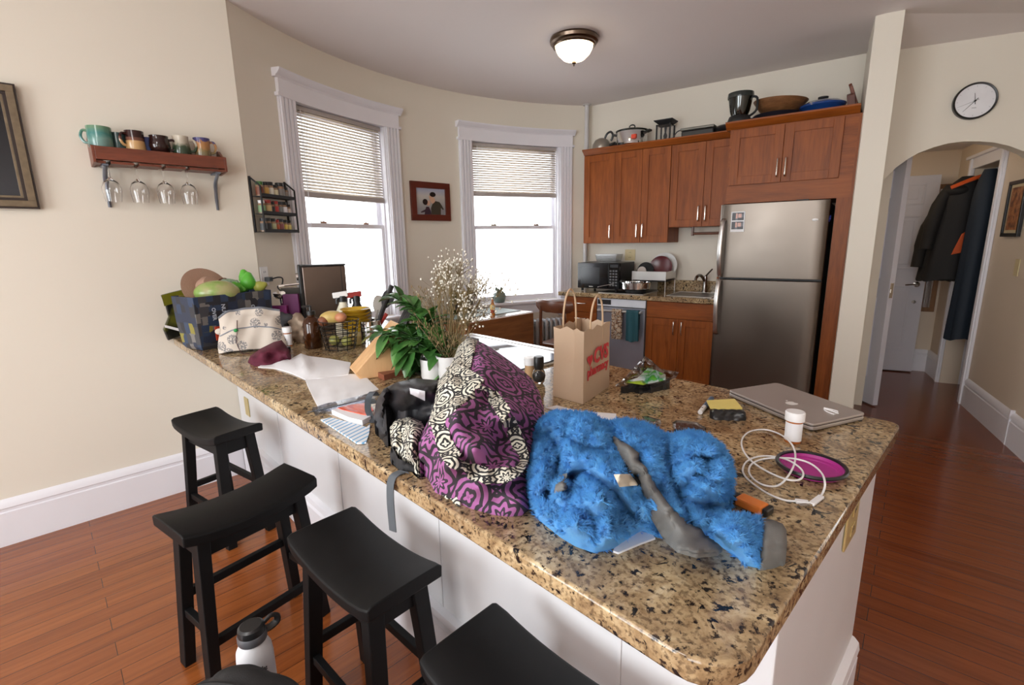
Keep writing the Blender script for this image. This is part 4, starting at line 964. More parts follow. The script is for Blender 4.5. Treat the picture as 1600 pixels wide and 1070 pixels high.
def ribbon(path, width, hf, lift=.004, th=.003, n=6):
    # cloth strap following the surface, path in picture units on that surface
    S = smoothpath([(u, v, 0) for u, v in path], n); C_ = [P(q.x, q.y, hf(q.x, q.y)+lift) for q in S]; G = []
    for i, c in enumerate(C_):
        d = C_[min(i+1, len(C_)-1)]-C_[max(i-1, 0)]; sd = d.cross(Vector((.3, -.55, .78))).normalized(); w = width[0]+(width[1]-width[0])*i/(len(C_)-1)
        G.append([c+sd*w*k for k in (-.5, -.17, .17, .5)])
    m = MB(); m.sheet(G, th); return m
m = ribbon([(704,572),(716,579),(740,592),(768,617),(788,645),(803,675),(812,700),(815,718),(808,731),(790,741),(765,744),(740,737),(715,722),(700,705),(692,685),(688,665),(684,652)], (.026, .034), bagH, .010)
o = m.build('strap', M_bw, t, smooth=60); planuv(o)
# ---------------------------------------------------------------- black bag behind it
bb = [(588,626,.10),(600,607,.15),(620,597,.175),(650,591,.185),(686,594,.18),(697,612,.16),(690,636,.12),(676,656,.09),(655,661,.075),(635,657,.06),(618,662,.045),(609,682,.008),(597,686,.0),(588,674,.004),(584,650,.05)]
bbH = Height(bb, folds=[([(612,600),(606,640),(612,668)], -.014, 7), ([(600,612),(597,650),(603,680)], .012, 8), ([(660,630),(640,655)], -.01, 8)], bulge=.02, D=24, nz=.012, ns=24, seed=5)
t = thing('small_backpack', 'black nylon bag with a small white label, behind the purple bag', 'bag', (0, 0, 0))
m = MB(); drape(m, bb, bbH, 5); m.build('body', mat('black_sheen_nylon', (.016, .016, .019), .45, bump=.2, bs=200), t, smooth=80)
m = MB(); drape(m, [(640,606),(664,611),(664,625),(641,614)], bbH, 4, off=.003, thick=.002); m.build('label', mat('label_white', lin(206,206,212), .6), t, smooth=80)
Mweb = mat('grey_webbing', lin(84, 90, 96), .8, bump=.3, bs=700)
m = MB(); S = [P(585,630,.07), P(577,624,.045), P(560,626,.035), P(530,633,.024), P(505,639,.010), P(486,643,.002)]
G = [[c+Vector((.35,.9,0)).normalized()*.011*k for k in (-1, 1)] for c in smoothpath(S, 5)]; m.sheet(G, .002); m.build('webbing_strap', Mweb, t, smooth=60)
m = MB(); S = [P(588,618,.075), P(583,612,.10), P(576,622,.085), P(575,640,.04), P(580,652,.010), P(583,660,.003)]
G = [[c+Vector((.6,.8,0)).normalized()*.009*k for k in (-1, 1)] for c in smoothpath(S, 5)]; m.sheet(G, .002); m.build('strap_loop', Mweb, t, smooth=60)
e0 = P(634, 738, .004)
m = MB(); S = [e0, Vector((e0.x-.01, YF+.02, CT+.004)), Vector((e0.x-.012, YF-.006, CT-.004)), Vector((e0.x-.012, YF-.014, CT-.05)), Vector((e0.x-.015, YF-.012, CT-.135))]
G = [[c+Vector((.010*k, .003*k, 0)) for k in (-1, 1)] for c in smoothpath(S, 6)]; m.sheet(G, .0022)
one(m, 'hanging_strap', Mweb, 'grey webbing strap hanging over the front edge of the granite', 'strap', smooth=60)
# ---------------------------------------------------------------- blue fleece
FB = [(831,669,.05),(848,652,.085),(868,641,.105),(895,643,.115),(926,646,.115),(946,658,.10),(961,656,.105),(984,655,.105),(1013,662,.10),(1041,678,.085),(1058,677,.095),(1076,674,.105),(1105,678,.11),(1125,691,.105),(1139,714,.09),(1146,738,.075),(1144,768,.035),(1133,787,.02),(1117,793,.03),(1139,803,.05),(1171,806,.055),(1190,809,.05),(1187,850,.035),(1184,887,.0),(1171,884,.0),(1157,871,.0),(1131,857,.0),(1108,829,.008),(1085,836,.008),(1062,845,.006),(1040,841,.006),(1024,839,.0),(1003,828,.006),(985,840,.0),(961,856,.0),(929,864,.0),(900,854,.0),(875,839,.0),(849,818,.0),(832,795,.004),(824,770,.012),(823,746,.022),(829,724,.035),(833,692,.045)]
ff = [([(860,678),(876,708),(870,742),(856,776)], -.030, 9), ([(886,686),(910,702),(942,706)], -.024, 7), ([(892,748),(915,740),(936,750),(962,776),(986,808)], -.026, 8), ([(855,772),(888,766),(896,748)], -.028, 8),
      ([(1065,727),(1088,716),(1112,721)], -.024, 6), ([(1088,742),(1102,750),(1118,757)], -.022, 5), ([(1066,780),(1090,790),(1112,800),(1130,812)], -.020, 8), ([(1046,680),(1045,716),(1054,756),(1068,792),(1078,818)], -.026, 8),
      ([(952,662),(960,690),(985,722),(1002,760),(1018,800),(1030,836)], -.022, 8), ([(905,662),(930,690),(940,730)], .016, 14), ([(845,700),(838,750),(850,800)], .016, 10), ([(930,770),(950,810),(945,845)], .014, 10), ([(895,790),(905,830)], .012, 10), ([(870,790),(880,825)], -.010, 8), ([(922,800),(930,845)], -.010, 7), ([(1010,690),(1025,730)], .014, 12), ([(1095,700),(1125,730)], .016, 14), ([(1140,815),(1165,870)], .012, 10), ([(880,655),(870,690)], .012, 9)]
FH = Height([(a, b, c) for a, b, c in FB], inner=[(900,700,.105),(870,760,.07),(930,780,.085),(960,740,.095),(900,820,.045),(950,830,.035),(1010,730,.085),(1080,720,.11),(1110,750,.085),(1060,790,.05),(1020,790,.05),(1150,840,.045),(1120,830,.04)], folds=ff, bulge=.040, D=26, nz=.016, ns=26, seed=9)
tb = NT('blue_fleece'); co = tb.co('Object'); n1 = tb.noise(co, 30, 3); n2 = tb.noise(co, 420, 4, .7); c = tb.ramp(n1, [(.25, lin(44,146,250)), (.75, lin(86,182,255))]); c = tb.mix(tb.ramp(n2, [(.3, (0,0,0)), (.7, (.45,.45,.45))]), c, lin(120,196,255)); tb.col(c).set(.95, 0, Sheen_Weight=.6, Sheen_Roughness=.5); tb.b.inputs['Sheen Tint'].default_value = (.4, .7, 1, 1); tb.bump(n2, .9, .006); M_fl = tb.m
M_grey = mat('grey_knit', lin(112, 112, 110), .9, bump=.25, bs=500)
t = thing('fleece_jacket', 'fluffy bright blue fleece jacket with grey trim, crumpled on the granite', 'jacket', (0, 0, 0))
m = MB(); drape(m, FB, FH, 5)
o = m.build('body', M_fl, t, smooth=85)
# pile: short tufts all over the cloth
random.seed(5); me = o.data; tv = []; m = MB(); fur = m.bm
for p in me.polygons:
    if p.normal.z < -.2: continue
    k = p.area*420000; cnt = int(k)+(1 if random.random() < k-int(k) else 0); vs = [me.vertices[i].co for i in p.vertices]
    for _ in range(min(cnt, 26)):
        a, b = random.random(), random.random()
        if a+b > 1: a, b = 1-a, 1-b
        q = vs[0]+(vs[1]-vs[0])*a+(vs[2]-vs[0])*b
        cl = noise.noise_vector(q*75); d = (p.normal*.8+cl*1.5+Vector((random.uniform(-.4,.4), random.uniform(-.5,.3), random.uniform(-.5,.2)))).normalized(); L = random.uniform(.006, .012)
        s_ = d.orthogonal().normalized()*.0009; e = q+d*L
        if e.z < CT+.001: continue
        fur.faces.new([fur.verts.new(q-s_), fur.verts.new(q+s_), fur.verts.new(e)])
o2 = m.build('pile', M_fl, t, smooth=0, flip=False); o2['kind'] = 'stuff'
strip = [(956,679),(984,696),(999,708),(998,718),(1010,730),(1027,762),(1047,790),(1076,816),(1096,826),(1102,836),(1116,845),(1129,856),(1122,863),(1088,866),(1059,858),(1038,840),(1018,806),(1007,776),(1000,756),(995,741),(984,735),(970,712),(960,695)]
SH_ = Height([(u, v, FH(u, v)) for u, v in strip], bulge=.016, D=16, nz=.004, ns=20)
m = MB(); drape(m, strip, SH_, 5, off=.010, thick=.006); m.build('front_facing', M_grey, t, smooth=85)
cuff = [(1190,809),(1208,812),(1223,818),(1229,828),(1230,850),(1228,872),(1216,883),(1200,887),(1184,888),(1187,850)]
m = MB(); drape(m, cuff, Height([(1190,809,.052),(1208,812,.05),(1223,818,.045),(1229,828,.04),(1230,850,.03),(1228,872,.008),(1216,883,0),(1200,887,0),(1184,888,0),(1187,850,.04)], bulge=.018, D=16, folds=[([(1188,852),(1230,856)], -.004, 3)]), 5, off=.003); m.build('cuff', M_grey, t, smooth=85)
m = MB(); drape(m, [(869,753),(873,742),(886,739),(893,750),(885,761),(866,767)], lambda u, v: FH(u, v), 5, off=.012, thick=.005); m.build('lining', M_grey, t, smooth=85)
m = MB(); drape(m, [(818,712),(832,690),(836,700),(830,728),(824,735)], Height([(818,712,.03),(832,690,.05),(836,700,.05),(830,728,.03),(824,735,.02)]), 5, off=.004); m.build('inner_collar', mat('grey_light_knit', lin(132,136,142), .9), t, smooth=85)
m = MB(); drape(m, [(959,741),(984,740),(998,757),(968,760)], lambda u, v: FH(u, v), 5, off=.014, thick=.001); m.build('care_label', mat('label_cream', lin(206,198,180), .6), t, smooth=85)
m = MB(); drape(m, [(978,725),(988,730),(1001,754),(996,758),(984,745)], lambda u, v: FH(u, v), 5, off=.012, thick=.002); m.build('size_label', M_blackm, t, smooth=85)
# ---------------------------------------------------------------- papers
def sheetthing(name, label, cat, poly, mt, h=.002, folds=(), nz=.0, off=0.0, grp=None, st=7, seed=0):
    pl = [(u, v, h) for u, v in poly]
    m = MB(); drape(m, poly, Height(pl, folds=folds, nz=nz, ns=22, seed=seed), st, off=off); return one(m, name, mt, label, cat, smooth=70, group=grp)
sheetthing('paper_sheet', 'crumpled white paper beside the burgundy pouch', 'paper', [(403,573),(421,563),(455,560),(470,552),(482,556),(515,560),(548,566),(544,585),(505,590),(478,593),(452,581),(430,575)], M_paper, .003, [([(440,566),(480,575),(540,575)], .010, 9), ([(470,553),(478,568)], .016, 6), ([(455,575),(500,586)], .004, 6)], .004, grp='loose papers on the peninsula', seed=1)
sheetthing('paper_sheet', 'folded white paper nearer the black bag, its lower edge crumpled in clear film', 'paper', [(477,593),(520,589),(545,584),(568,584),(580,597),(592,608),(570,616),(548,622),(520,628),(497,636),(488,618)], M_paper, .003, [([(482,601),(570,590)], .005, 5), ([(505,628),(580,612)], .008, 5)], .003, grp='loose papers on the peninsula', seed=2)
sheetthing('plastic_film', 'crinkled clear plastic film under the grey strap', 'plastic film', [(488,637),(510,630),(545,622),(575,615),(598,606),(602,612),(585,622),(555,628),(530,634),(505,642),(492,646)], clearfilm('film_clear', lin(225,230,240), .25, .15), .004, [([(515,632),(580,616)], .008, 4)], .010, off=.004, seed=3)
tp = NT('striped_print'); co = tp.co('Object', rot=(0,0,rad(-20))); wv = tp.n('ShaderNodeTexWave'); tp.l(co, wv.inputs[0]); wv.inputs['Scale'].default_value = 17; wv.inputs['Distortion'].default_value = 0
tp.col(tp.ramp(wv.outputs['Fac'], [(.74, lin(236,240,246)), (.84, lin(110,176,222))])).set(.6)
sheetthing('striped_envelope', 'white envelope with blue stripes beside the counter edge', 'envelope', [(501,655),(517,652),(548,660),(573,667),(578,662),(577,676),(572,691),(558,692)], tp.m, .004)
t = thing('paperback_book', 'paperback with a red and orange cover under the grey strap', 'book', (0, 0, 0))
bk = [(518,640),(545,632),(575,629),(584,640),(579,650),(566,657),(545,652)]
m = MB(); drape(m, bk, .016, 12); m.build('pages', M_paper, t, smooth=20)
tp = NT('red_cover'); nz = tp.noise(tp.co('Object', scale=(8,30,1)), 2, 2); tp.col(tp.ramp(nz, [(.35, lin(196,50,40)), (.5, lin(224,96,50)), (.62, lin(226,150,150))])).set(.35)
m = MB(); drape(m, [(527,637),(548,632),(575,629),(584,640),(572,648),(550,643)], .0185, 12, thick=.002); m.build('cover', tp.m, t, smooth=20)
sheetthing('receipt', 'white slip of paper showing behind the blue fleece', 'paper', [(852,637),(870,633),(900,641),(935,644),(963,646),(962,658),(940,664),(905,650)], M_paper, .002)
sheetthing('note_card', 'white folded card under the front of the blue fleece', 'paper', [(958,860),(966,863),(1002,848),(1024,840),(1018,832),(985,828),(965,845)], M_paper, .004)
# ---------------------------------------------------------------- CVS bag and salad tray
M_kraft = mat('kraft_paper', lin(200, 174, 148), .75, var=.04, vs=5)
bl, bf, br_ = P(864, 619), P(911, 632), P(952, 604)
bk_ = bl+(br_-bf)
t = thing('paper_shopping_bag', 'brown paper shopping bag with twisted handles and red printing', 'paper bag', (bf.x, bf.y, CT+.0008)); O = Vector((bf.x, bf.y, CT))
hB = hat(bf, 517)-.004
def bagpt(i, z, f): return None
cen = (bl+br_)/2
def ringat(f, z, crease):
    A = [bf, br_, bk_, bl]; A = [cen+(q-cen)*f for q in A]; out = []
    for i in range(4):
        a, b = A[i], A[(i+1) % 4]; n = (b-a); nn = Vector((n.y, -n.x, 0)).normalized()
        if (a+b)/2 != cen and nn.dot((a+b)/2-cen) < 0: nn = -nn
        for k in range(6):
            s = k/6; off = -crease*(1-abs(2*s-1))*(1 if i in (1, 3) else .12); p = a+(b-a)*s+nn*off; out.append((p.x-O.x, p.y-O.y, z))
    return out
levels = [(1.0, 0, 0), (1.0, .02, .003), (.985, hB*.3, .020), (.965, hB*.65, .032), (.97, hB*.93, .030)]
m = MB(); outer = [ringat(f, z, c) for f, z, c in levels]; top = ringat(.985, hB, .026); random.seed(3)
top = [(x, y, z+.006*math.sin(i*2.6)) for i, (x, y, z) in enumerate(top)]
inner = [[(x*.985+(cen.x-O.x)*.015, y*.985+(cen.y-O.y)*.015, z) for x, y, z in r] for r in [top]+outer[::-1][:-1]] + [[(x*.985+(cen.x-O.x)*.015, y*.985+(cen.y-O.y)*.015, .003) for x, y, z in outer[0]]]
m.loft(outer+[top]+inner, cap=True); m.build('bag_body', M_kraft, t, smooth=25)
ex = (br_-bf); exn = ex.normalized(); ey = (bl-bf); eyn = ey.normalized(); W_ = ex.length
nfront = Vector((exn.y, -exn.x, 0)); nfront = nfront if nfront.dot(CAM-bf) > 0 else -nfront
def handle(off, s0, s1, hh):
    b = Vector((0, 0, 0))+eyn*off
    a0 = b+exn*(W_*s0); a1 = b+exn*(W_*s1); S = [a0+Vector((0,0,hB-.05)), a0+Vector((0,0,hB+.02))+eyn*.003, a0+exn*.012+Vector((0,0,hB+hh*.75)), (a0+a1)/2+Vector((0,0,hB+hh)), a1-exn*.012+Vector((0,0,hB+hh*.75)), a1+Vector((0,0,hB+.02)), a1+Vector((0,0,hB-.05))]
    m = MB(); m.tube(smoothpath(S, 6), .0032, 8); m.build('handle', mat('kraft_twine', lin(196,166,134), .8), t)
handle(.006, .30, .72, .10); handle(ey.length*.94, .30, .72, .115)
Mred = mat('red_ink', lin(206, 60, 66), .7)
ang = math.atan2(exn.y, exn.x)
Mx = lambda s, z: Matrix.Translation(exn*(W_*s)+nfront*.0012+Vector((0, 0, z))) @ Matrix.Rotation(ang, 4, 'Z') @ Matrix.Rotation(rad(90), 4, 'X')
k_ = W_/.20
m = MB(); text_mesh(m, 'CVS', .062*k_, Mx(.62, hB*.585), bold=.0022, shear=.12); text_mesh(m, 'pharmacy', .040*k_, Mx(.52, hB*.40), bold=.0008)
hp = []
for i in range(40):
    a = 2*pi*i/40; hp.append((16*math.sin(a)**3/17*.019*k_, (13*math.cos(a)-5*math.cos(2*a)-2*math.cos(3*a)-math.cos(4*a))/17*.019*k_))
h0 = MB(); h0.prism(hp, -.0008, .0008); h0.xf(Mx(.215, hB*.575)); me = bpy.data.meshes.new('h'); h0.bm.to_mesh(me); m.bm.from_mesh(me); h0.bm.free(); bpy.data.meshes.remove(me)
m.build('printing', Mred, t, smooth=0)
# salad tray in a torn film bag
t = thing('salad_tray', 'black food tray in a torn clear film bag with a green label', 'food tray', (0, 0, 0))
tr = [(970,604),(990,598),(1018,594),(1047,591),(1046,597),(1022,607),(1008,612),(990,608)]
m = MB(); drape(m, tr, Height([(970,604,.022),(990,598,.03),(1018,594,.032),(1047,591,.034),(1046,597,.022),(1022,607,.012),(1008,612,.004),(990,608,.010)]), 5); m.build('tray', M_black, t, smooth=40)
fm = [(961,602,.006),(972,594,.035),(988,577,.075),(998,566,.105),(1008,556,.135),(1018,563,.115),(1032,576,.08),(1048,579,.065),(1061,581,.055),(1056,590,.035),(1046,594,.032),(1020,600,.030),(1006,601,.030),(985,600,.02),(968,605,.004)]
m = MB(); fh = Height(fm, nz=.012, ns=14, folds=[([(1008,558),(1000,585)], .006, 5), ([(1030,578),(1010,598)], -.006, 5)], seed=4); drape(m, fm, fh, 4, off=.003, thick=.0006); m.build('film', clearfilm('salad_film', lin(214,210,208), .10, .12), t, smooth=80)
lg = [(980,595),(996,590),(1012,575),(1024,578),(1040,585),(1040,593),(1020,598),(1006,600)]
tl = NT('salad_label'); nz = tl.noise(tl.co('Object'), 26, 3); tl.col(tl.ramp(nz, [(.40, lin(120,190,70)), (.47, lin(70,170,100)), (.54, lin(206,220,220)), (.62, lin(226,226,228))])).set(.35)
m = MB(); drape(m, lg, fh, 4, off=.006, thick=.0008); m.build('label', tl.m, t, smooth=80)
m = MB(); drape(m, [(978,597),(1004,594),(1010,599),(1006,601),(990,599)], fh, 4, off=.008, thick=.0008); m.build('green_band', mat('lime_green', lin(170,200,60), .35), t, smooth=80)
# ---------------------------------------------------------------- right end: laptop, notes, bottle, cable, bowl, lighter
A_, B_, C_, D_ = P(1137,619), P(1268,676), P(1352,657), P(1213,607)
t = thing('laptop', 'closed silver laptop with a bitten-apple emblem and a small white sticker', 'laptop', (0, 0, 0)); Mal = mat('aluminium', lin(188, 181, 177), .42, .75, var=.01)
def rrect(A, B, C, D, r=.08, n=5):
    Q = [A, B, C, D]; out = []
    for i in range(4):
        p, a, b = Q[i], Q[i-1], Q[(i+1) % 4]; u, w = (a-p)*r, (b-p)*r*((a-p).length/(b-p).length)
        for k in range(n+1): q = k/n; out.append(p+u*(1-q)**2+w*q**2)
    return [(q.x, q.y) for q in out]
RR = rrect(A_, B_, C_, D_, .07)
m = MB(); m.prism(RR, CT+.003, CT+.0135); m.build('base', Mal, t, smooth=20, bevel=.0025)
cc = (A_+C_)/2; m = MB(); m.prism([(cc.x+(x-cc.x)*.985, cc.y+(y-cc.y)*.985) for x, y in RR], CT+.0135, CT+.0155); m.build('hinge_gap', M_blackm, t, smooth=20)
m = MB(); m.prism(RR, CT+.0155, CT+.0225); lid = m.build('lid', Mal, t, smooth=20, bevel=.002)
for f in (.04, .96):
    for g in (.06, .94): q = A_+(B_-A_)*f+(D_-A_)*g; m = MB(); m.cyl((q.x, q.y, CT+.0005), (q.x, q.y, CT+.0035), .006, n=10); m.build('foot', M_blackm, t)
q = P(1237, 630, .0228); ax_ = (B_-A_).normalized(); ang = math.atan2(ax_.y, ax_.x)
ap = []
for k in range(48):
    a = 2*pi*k/48; r = .0165*(1+.07*math.cos(2*a)-.10*max(0, math.sin(a))**14-.05*max(0, -math.sin(a))**14); x, y = r*math.cos(a), r*math.sin(a)
    dx, dy = x-.0205, y-.002; dd = math.hypot(dx, dy)
    if dd < .0085: x, y = .0205+dx/dd*.0085, .002+dy/dd*.0085
    ap.append((x, y))
m = MB(); m.prism(ap, 0, .0004); lf = [(.006*math.sin(pi*k/8)*(1 if s else -.0)+.009*k/8*.6, .0185+.010*k/8) for s in (1,) for k in range(9)] + [(.009*k/8*.6, .0185+.010*k/8) for k in range(7, 0, -1)]; m.prism(lf, 0, .0004)
m.xf(Matrix.Translation(q) @ Matrix.Rotation(ang-rad(90)+rad(180), 4, 'Z')); m.build('emblem', mat('emblem_white', lin(226,224,222), .3), lid, smooth=0)
m = MB(); q1 = [P(u, v, .0232) for u, v in ((1287,637),(1300,640),(1309,643),(1303,647),(1292,643),(1287,639),(1296,641),(1310,646))]; m.tube(smoothpath(q1, 4), .0022, 6, flat=.4); m.build('sticker', M_white, lid)
def flatpoly(pts, h=0): return [(P(u, v, h).x, P(u, v, h).y) for u, v in pts]
m = MB(); pl = flatpoly([(1107,650),(1113,656),(1160,657),(1167,650),(1160,640),(1112,637)])
m = MB(); drape(m, [(1109,641),(1116,637),(1158,636),(1165,644),(1166,653),(1160,657),(1117,656),(1110,650)], Height([(1109,641,.022),(1116,637,.024),(1158,636,.024),(1165,644,.022),(1166,653,.008),(1160,657,.0),(1117,656,.0),(1110,650,.006)], bulge=.004, D=5), 4); one(m, 'eyeglass_case', M_black, 'small black zipped case beside the laptop', 'case', smooth=60)
t = thing('sticky_notes', 'pad of yellow sticky notes on the black case', 'sticky notes', (0, 0, 0))
m = MB(); nt = [(1104,625),(1148,623),(1160,637),(1122,637),(1110,636)]; drape(m, nt, Height([(1104,625,.024),(1148,623,.026),(1160,637,.029),(1122,637,.028),(1110,636,.027)]), 8, thick=.005); m.build('pad', mat('note_yellow', lin(226,208,120), .7), t, smooth=30)
a, b = P(1094, 644, .008), P(1108, 627, .008); t = thing('test_meter', 'small blue and white plastic tester pen beside the sticky notes', 'pen', (0, 0, 0)); d = (b-a)
m = MB(); m.tube([a, a+d*.45], [.007, .0075], 12); m.build('white_end', M_white, t); m = MB(); m.tube([a+d*.45, b+d*.3], [.0078, .0075], 12); m.build('blue_grip', mat('slate_blue', lin(72,100,128), .4), t)
m = MB(); q = a+d*.22; m.ell((q.x, q.y, q.z+.0065), (.003, .003, .0015), nu=8, nv=6); m.build('button', M_black, t)
def pillbottle(label, u, v, r, vt, capc, bodyc, lab=True):
    p = P(u, v); h = hat(p, vt); t = thing('pill_bottle', label, 'pill bottle', (p.x, p.y, Z0), face(p))
    m = MB(); m.lathe([(0, 0), (r*.86, 0), (r*.9, .003), (r*.9, h*.74), (0, h*.74)], n=28); m.build('body', bodyc, t)
    m = MB(); A = [rad(-168)+rad(156)*k/12 for k in range(13)]
    m.sheet([[(r*.905*math.cos(a), r*.905*math.sin(a), z) for a in A] for z in (h*.08, h*.66)], .0006)
    m.build('label', M_paper, t)
    m = MB(); m.lathe([(0, h*.72), (r*1.05, h*.72), (r*1.05, h*.97), (r*.98, h), (0, h)], n=28); m.build('cap', capc, t)
M_amber = mat('amber_plastic', lin(206, 120, 60), .2, Transmission_Weight=.3)
pillbottle('white-capped orange pill bottle beside the laptop', 1238, 690, .0215, 643, M_white, M_amber)
pillbottle('white-capped amber pill bottle beside the patterned pouch', 451, 541, .022, 511, M_white, M_amber)
# cable
cb = [(1270,777),(1250,784),(1215,781),(1190,768),(1168,750),(1160,735),(1166,722),(1185,714),(1215,712),(1240,717),(1253,728),(1255,742),(1246,750),(1225,749),(1200,741),(1180,729),(1164,710),(1158,692),(1166,679),(1190,671),(1215,674),(1233,688),(1242,705),(1240,725),(1228,748),(1210,760),(1190,757),(1175,745),(1170,732),(1178,722),(1200,716),(1230,715),(1262,722),(1282,736),(1288,755),(1280,770),(1272,780)]
cb = [(1246,783),(1225,781),(1200,771),(1177,756),(1163,742),(1161,731),(1168,720),(1186,713),(1208,713),(1232,719),(1251,732),(1255,743),(1246,750),(1226,748),(1196,735),(1172,718),(1160,700),(1160,685),(1172,674),(1194,671),(1216,677),(1233,689),(1242,705),(1241,725),(1229,747),(1214,759),(1194,758),(1177,748),(1170,735),(1177,723),(1200,716),(1236,716),(1264,723),(1283,738),(1289,755),(1286,769),(1279,779)]
hts = [.003]*len(cb)
for i in (20, 21, 22, 23): hts[i] = .008
for i, (u_, v_) in enumerate(cb):
    if u_ >= 1226 and 686 < v_ < 757: hts[i] = max(hts[i], .0225)
    if u_ >= 1226 and 757 <= v_ < 765: hts[i] = .012
t = thing('charging_cable', 'coiled white charging cable with two plugs on the granite', 'cable', (0, 0, 0))
S = smoothpath([P(u, v, h) for (u, v), h in zip(cb, hts)], 5); m = MB(); m.tube(S, .0021, 8); m.build('cord', M_white, t)
a, b = P(1246,783,.004), P(1262,785,.004); m = MB(); m.bar(a-(b-a)*.2, b+(b-a)*.1, .013, .006); m.build('plug', M_white, t, smooth=0, bevel=.0015)
a, b = P(1279,779,.004), P(1267,788,.004); m = MB(); m.bar(a-(b-a)*.4, b, .011, .006); pg = m.build('plug', M_white, t, smooth=0, bevel=.0015)
m = MB(); d = (b-a); m.bar(b, b+d*.55+Vector((-.012, -.002, 0)), .008, .004); m.build('connector', M_nickel, pg, smooth=0)
# bowl
p = P(1267, 730, .008); t = thing('pet_bowl', 'collapsible magenta bowl with a black rim lying flat by the cable', 'bowl', (p.x, p.y, Z0)); r = .070
Mmg = mat('magenta_silicone', lin(176, 46, 140), .5)
m = MB(); m.lathe([(0, .0), (r*.80, .0), (r*.90, .004), (r*.93, .012), (r*.88, .013), (r*.84, .007), (r*.72, .006), (r*.70, .004), (0, .004)], n=48); m.build('bowl_body', Mmg, t)
m = MB(); m.lathe([(r*.90, .010), (r*.99, .009), (r*1.02, .013), (r*.99, .017), (r*.91, .016)], n=48); m.build('rim', M_black, t)
# lighter
t = thing('lighter', 'orange plastic lighter block with black ends by the fleece sleeve', 'lighter', (0, 0, 0)); a, b = P(1150, 777, .010), P(1203, 800, .010); d = b-a
m = MB(); m.bar(a+d*.08, b-d*.13, .030, .018); m.build('body', mat('orange_plastic', lin(255,146,66), .35), t, smooth=0, bevel=.004)
m = MB(); m.bar(b-d*.14, b+d*.02, .029, .017); m.build('end_cap', M_black, t, smooth=0, bevel=.004)
m = MB(); m.bar(a-d*.1, a+d*.09, .024, .014); m.build('end_cap', M_black, t, smooth=0, bevel=.003)
# wrapped sweets
random.seed(2)
def wrapper(label, poly, mt, h, seed):
    pl = [(u, v, .001) for u, v in poly]; m = MB(); drape(m, poly, Height(pl, bulge=h, D=7, nz=.008, ns=7, seed=seed), 2.5); one(m, 'wrapper', mt, label, 'wrapper', smooth=30)
wrapper('crinkled clear wrapper behind the blue fleece', [(1003,650),(1010,650),(1032,655),(1033,662),(1020,666),(1008,660)], clearfilm('wrap_clear', lin(225,228,235), .3, .1), .006, 1)
wrapper('dark brown foil wrapper behind the blue fleece', [(1050,660),(1057,656),(1088,659),(1104,668),(1102,675),(1070,676),(1052,672)], mat('foil_brown', lin(92,74,70), .2, .7, var=.5, vs=60), .012, 2)
# ---------------------------------------------------------------- middle: pepper grinder, jar, plant pots
p = P(842, 599); h = hat(p, 557); t = thing('spice_grinder', 'round clear spice grinder with a black cap beside the paper bag', 'grinder', (p.x, p.y, Z0)); s = mpp(p)
m = MB(); m.lathe([(0, 0), (s*6, 0), (s*9, s*4), (s*10.5, s*13), (s*9, s*20), (s*6, s*24), (0, s*24)], n=24); m.build('glass_body', M_glass, t)
m = MB(); m.ell((0, 0, s*11), (s*7, s*7, s*8)); m.build('peppercorns', mat('peppercorn', (.03,.03,.03), .6, var=.5, vs=200), t)
m = MB(); m.lathe([(0, s*23), (s*6.5, s*23), (s*8, s*28), (s*8, h-.004), (s*7, h), (0, h)], n=24); m.build('cap', M_black, t)
p = P(828, 592); h = hat(p, 558); s = mpp(p)
t = thing('small_jar', 'small white-lidded spice jar half hidden by the purple bag', 'jar', (p.x, p.y, Z0)); m = MB(); m.lathe([(0, 0), (s*7.5, 0), (s*8, .003), (s*8, h*.68), (0, h*.68)], n=20); m.build('jar', mat('jar_tan', lin(196,160,120), .25), t)
m = MB(); m.lathe([(0, h*.66), (s*9.5, h*.66), (s*9.5, h*.97), (s*8.5, h), (0, h)], n=20); m.build('lid', M_white, t)
pot = P(676, 592); s = mpp(pot); hp_ = hat(pot, 560)
t = thing('plant_vase', 'white pot holding glossy green leaf sprigs', 'plant', (pot.x, pot.y, Z0))
m = MB(); k = s*17; m.lathe([(0, 0), (k*.86, 0), (k, .01), (k*1.05, hp_), (k*.93, hp_), (k*.88, .014), (0, .014)], n=30); m.build('pot', mat('white_ceramic', (.8,.8,.8), .25), t)
random.seed(12)
Mleaf = NT('glossy_leaf'); nz = Mleaf.noise(Mleaf.co('Object'), 14, 3); Mleaf.col(Mleaf.ramp(nz, [(.3, lin(40,80,38)), (.55, lin(70,118,56)), (.75, lin(118,162,90))])).set(.25); Mleaf = Mleaf.m
ml = MB(); ms = MB(); top0 = Vector((0, 0, hp_))
def leaf(m, base, d, L, W, up=Vector((0,0,1)), droop=.35):
    d = d.normalized(); sd = d.cross(up)
    if sd.length < .05: sd = d.cross(Vector((0,1,0)))
    sd.normalize(); nn = sd.cross(d).normalized(); G = []
    for i in range(7):
        f = i/6; w = W*math.sin(pi*min(1, f*.93+.04))**.85; c = base+d*(L*f)-Vector((0,0,1))*(droop*L*f*f)
        G.append([c+sd*w*k+nn*(abs(k)*w*.35) for k in (-.5, 0, .5)])
    m.sheet(G, .0006)
tips = [(590,525),(625,460),(640,490),(605,515),(662,505),(690,545),(650,560),(700,575),(632,530),(668,470),(655,540),(710,560),(690,585),(676,560)]
def at_depth(u, v, dep): return CAM+ray(u, v)*dep
dp0 = (pot-CAM).dot(FW)
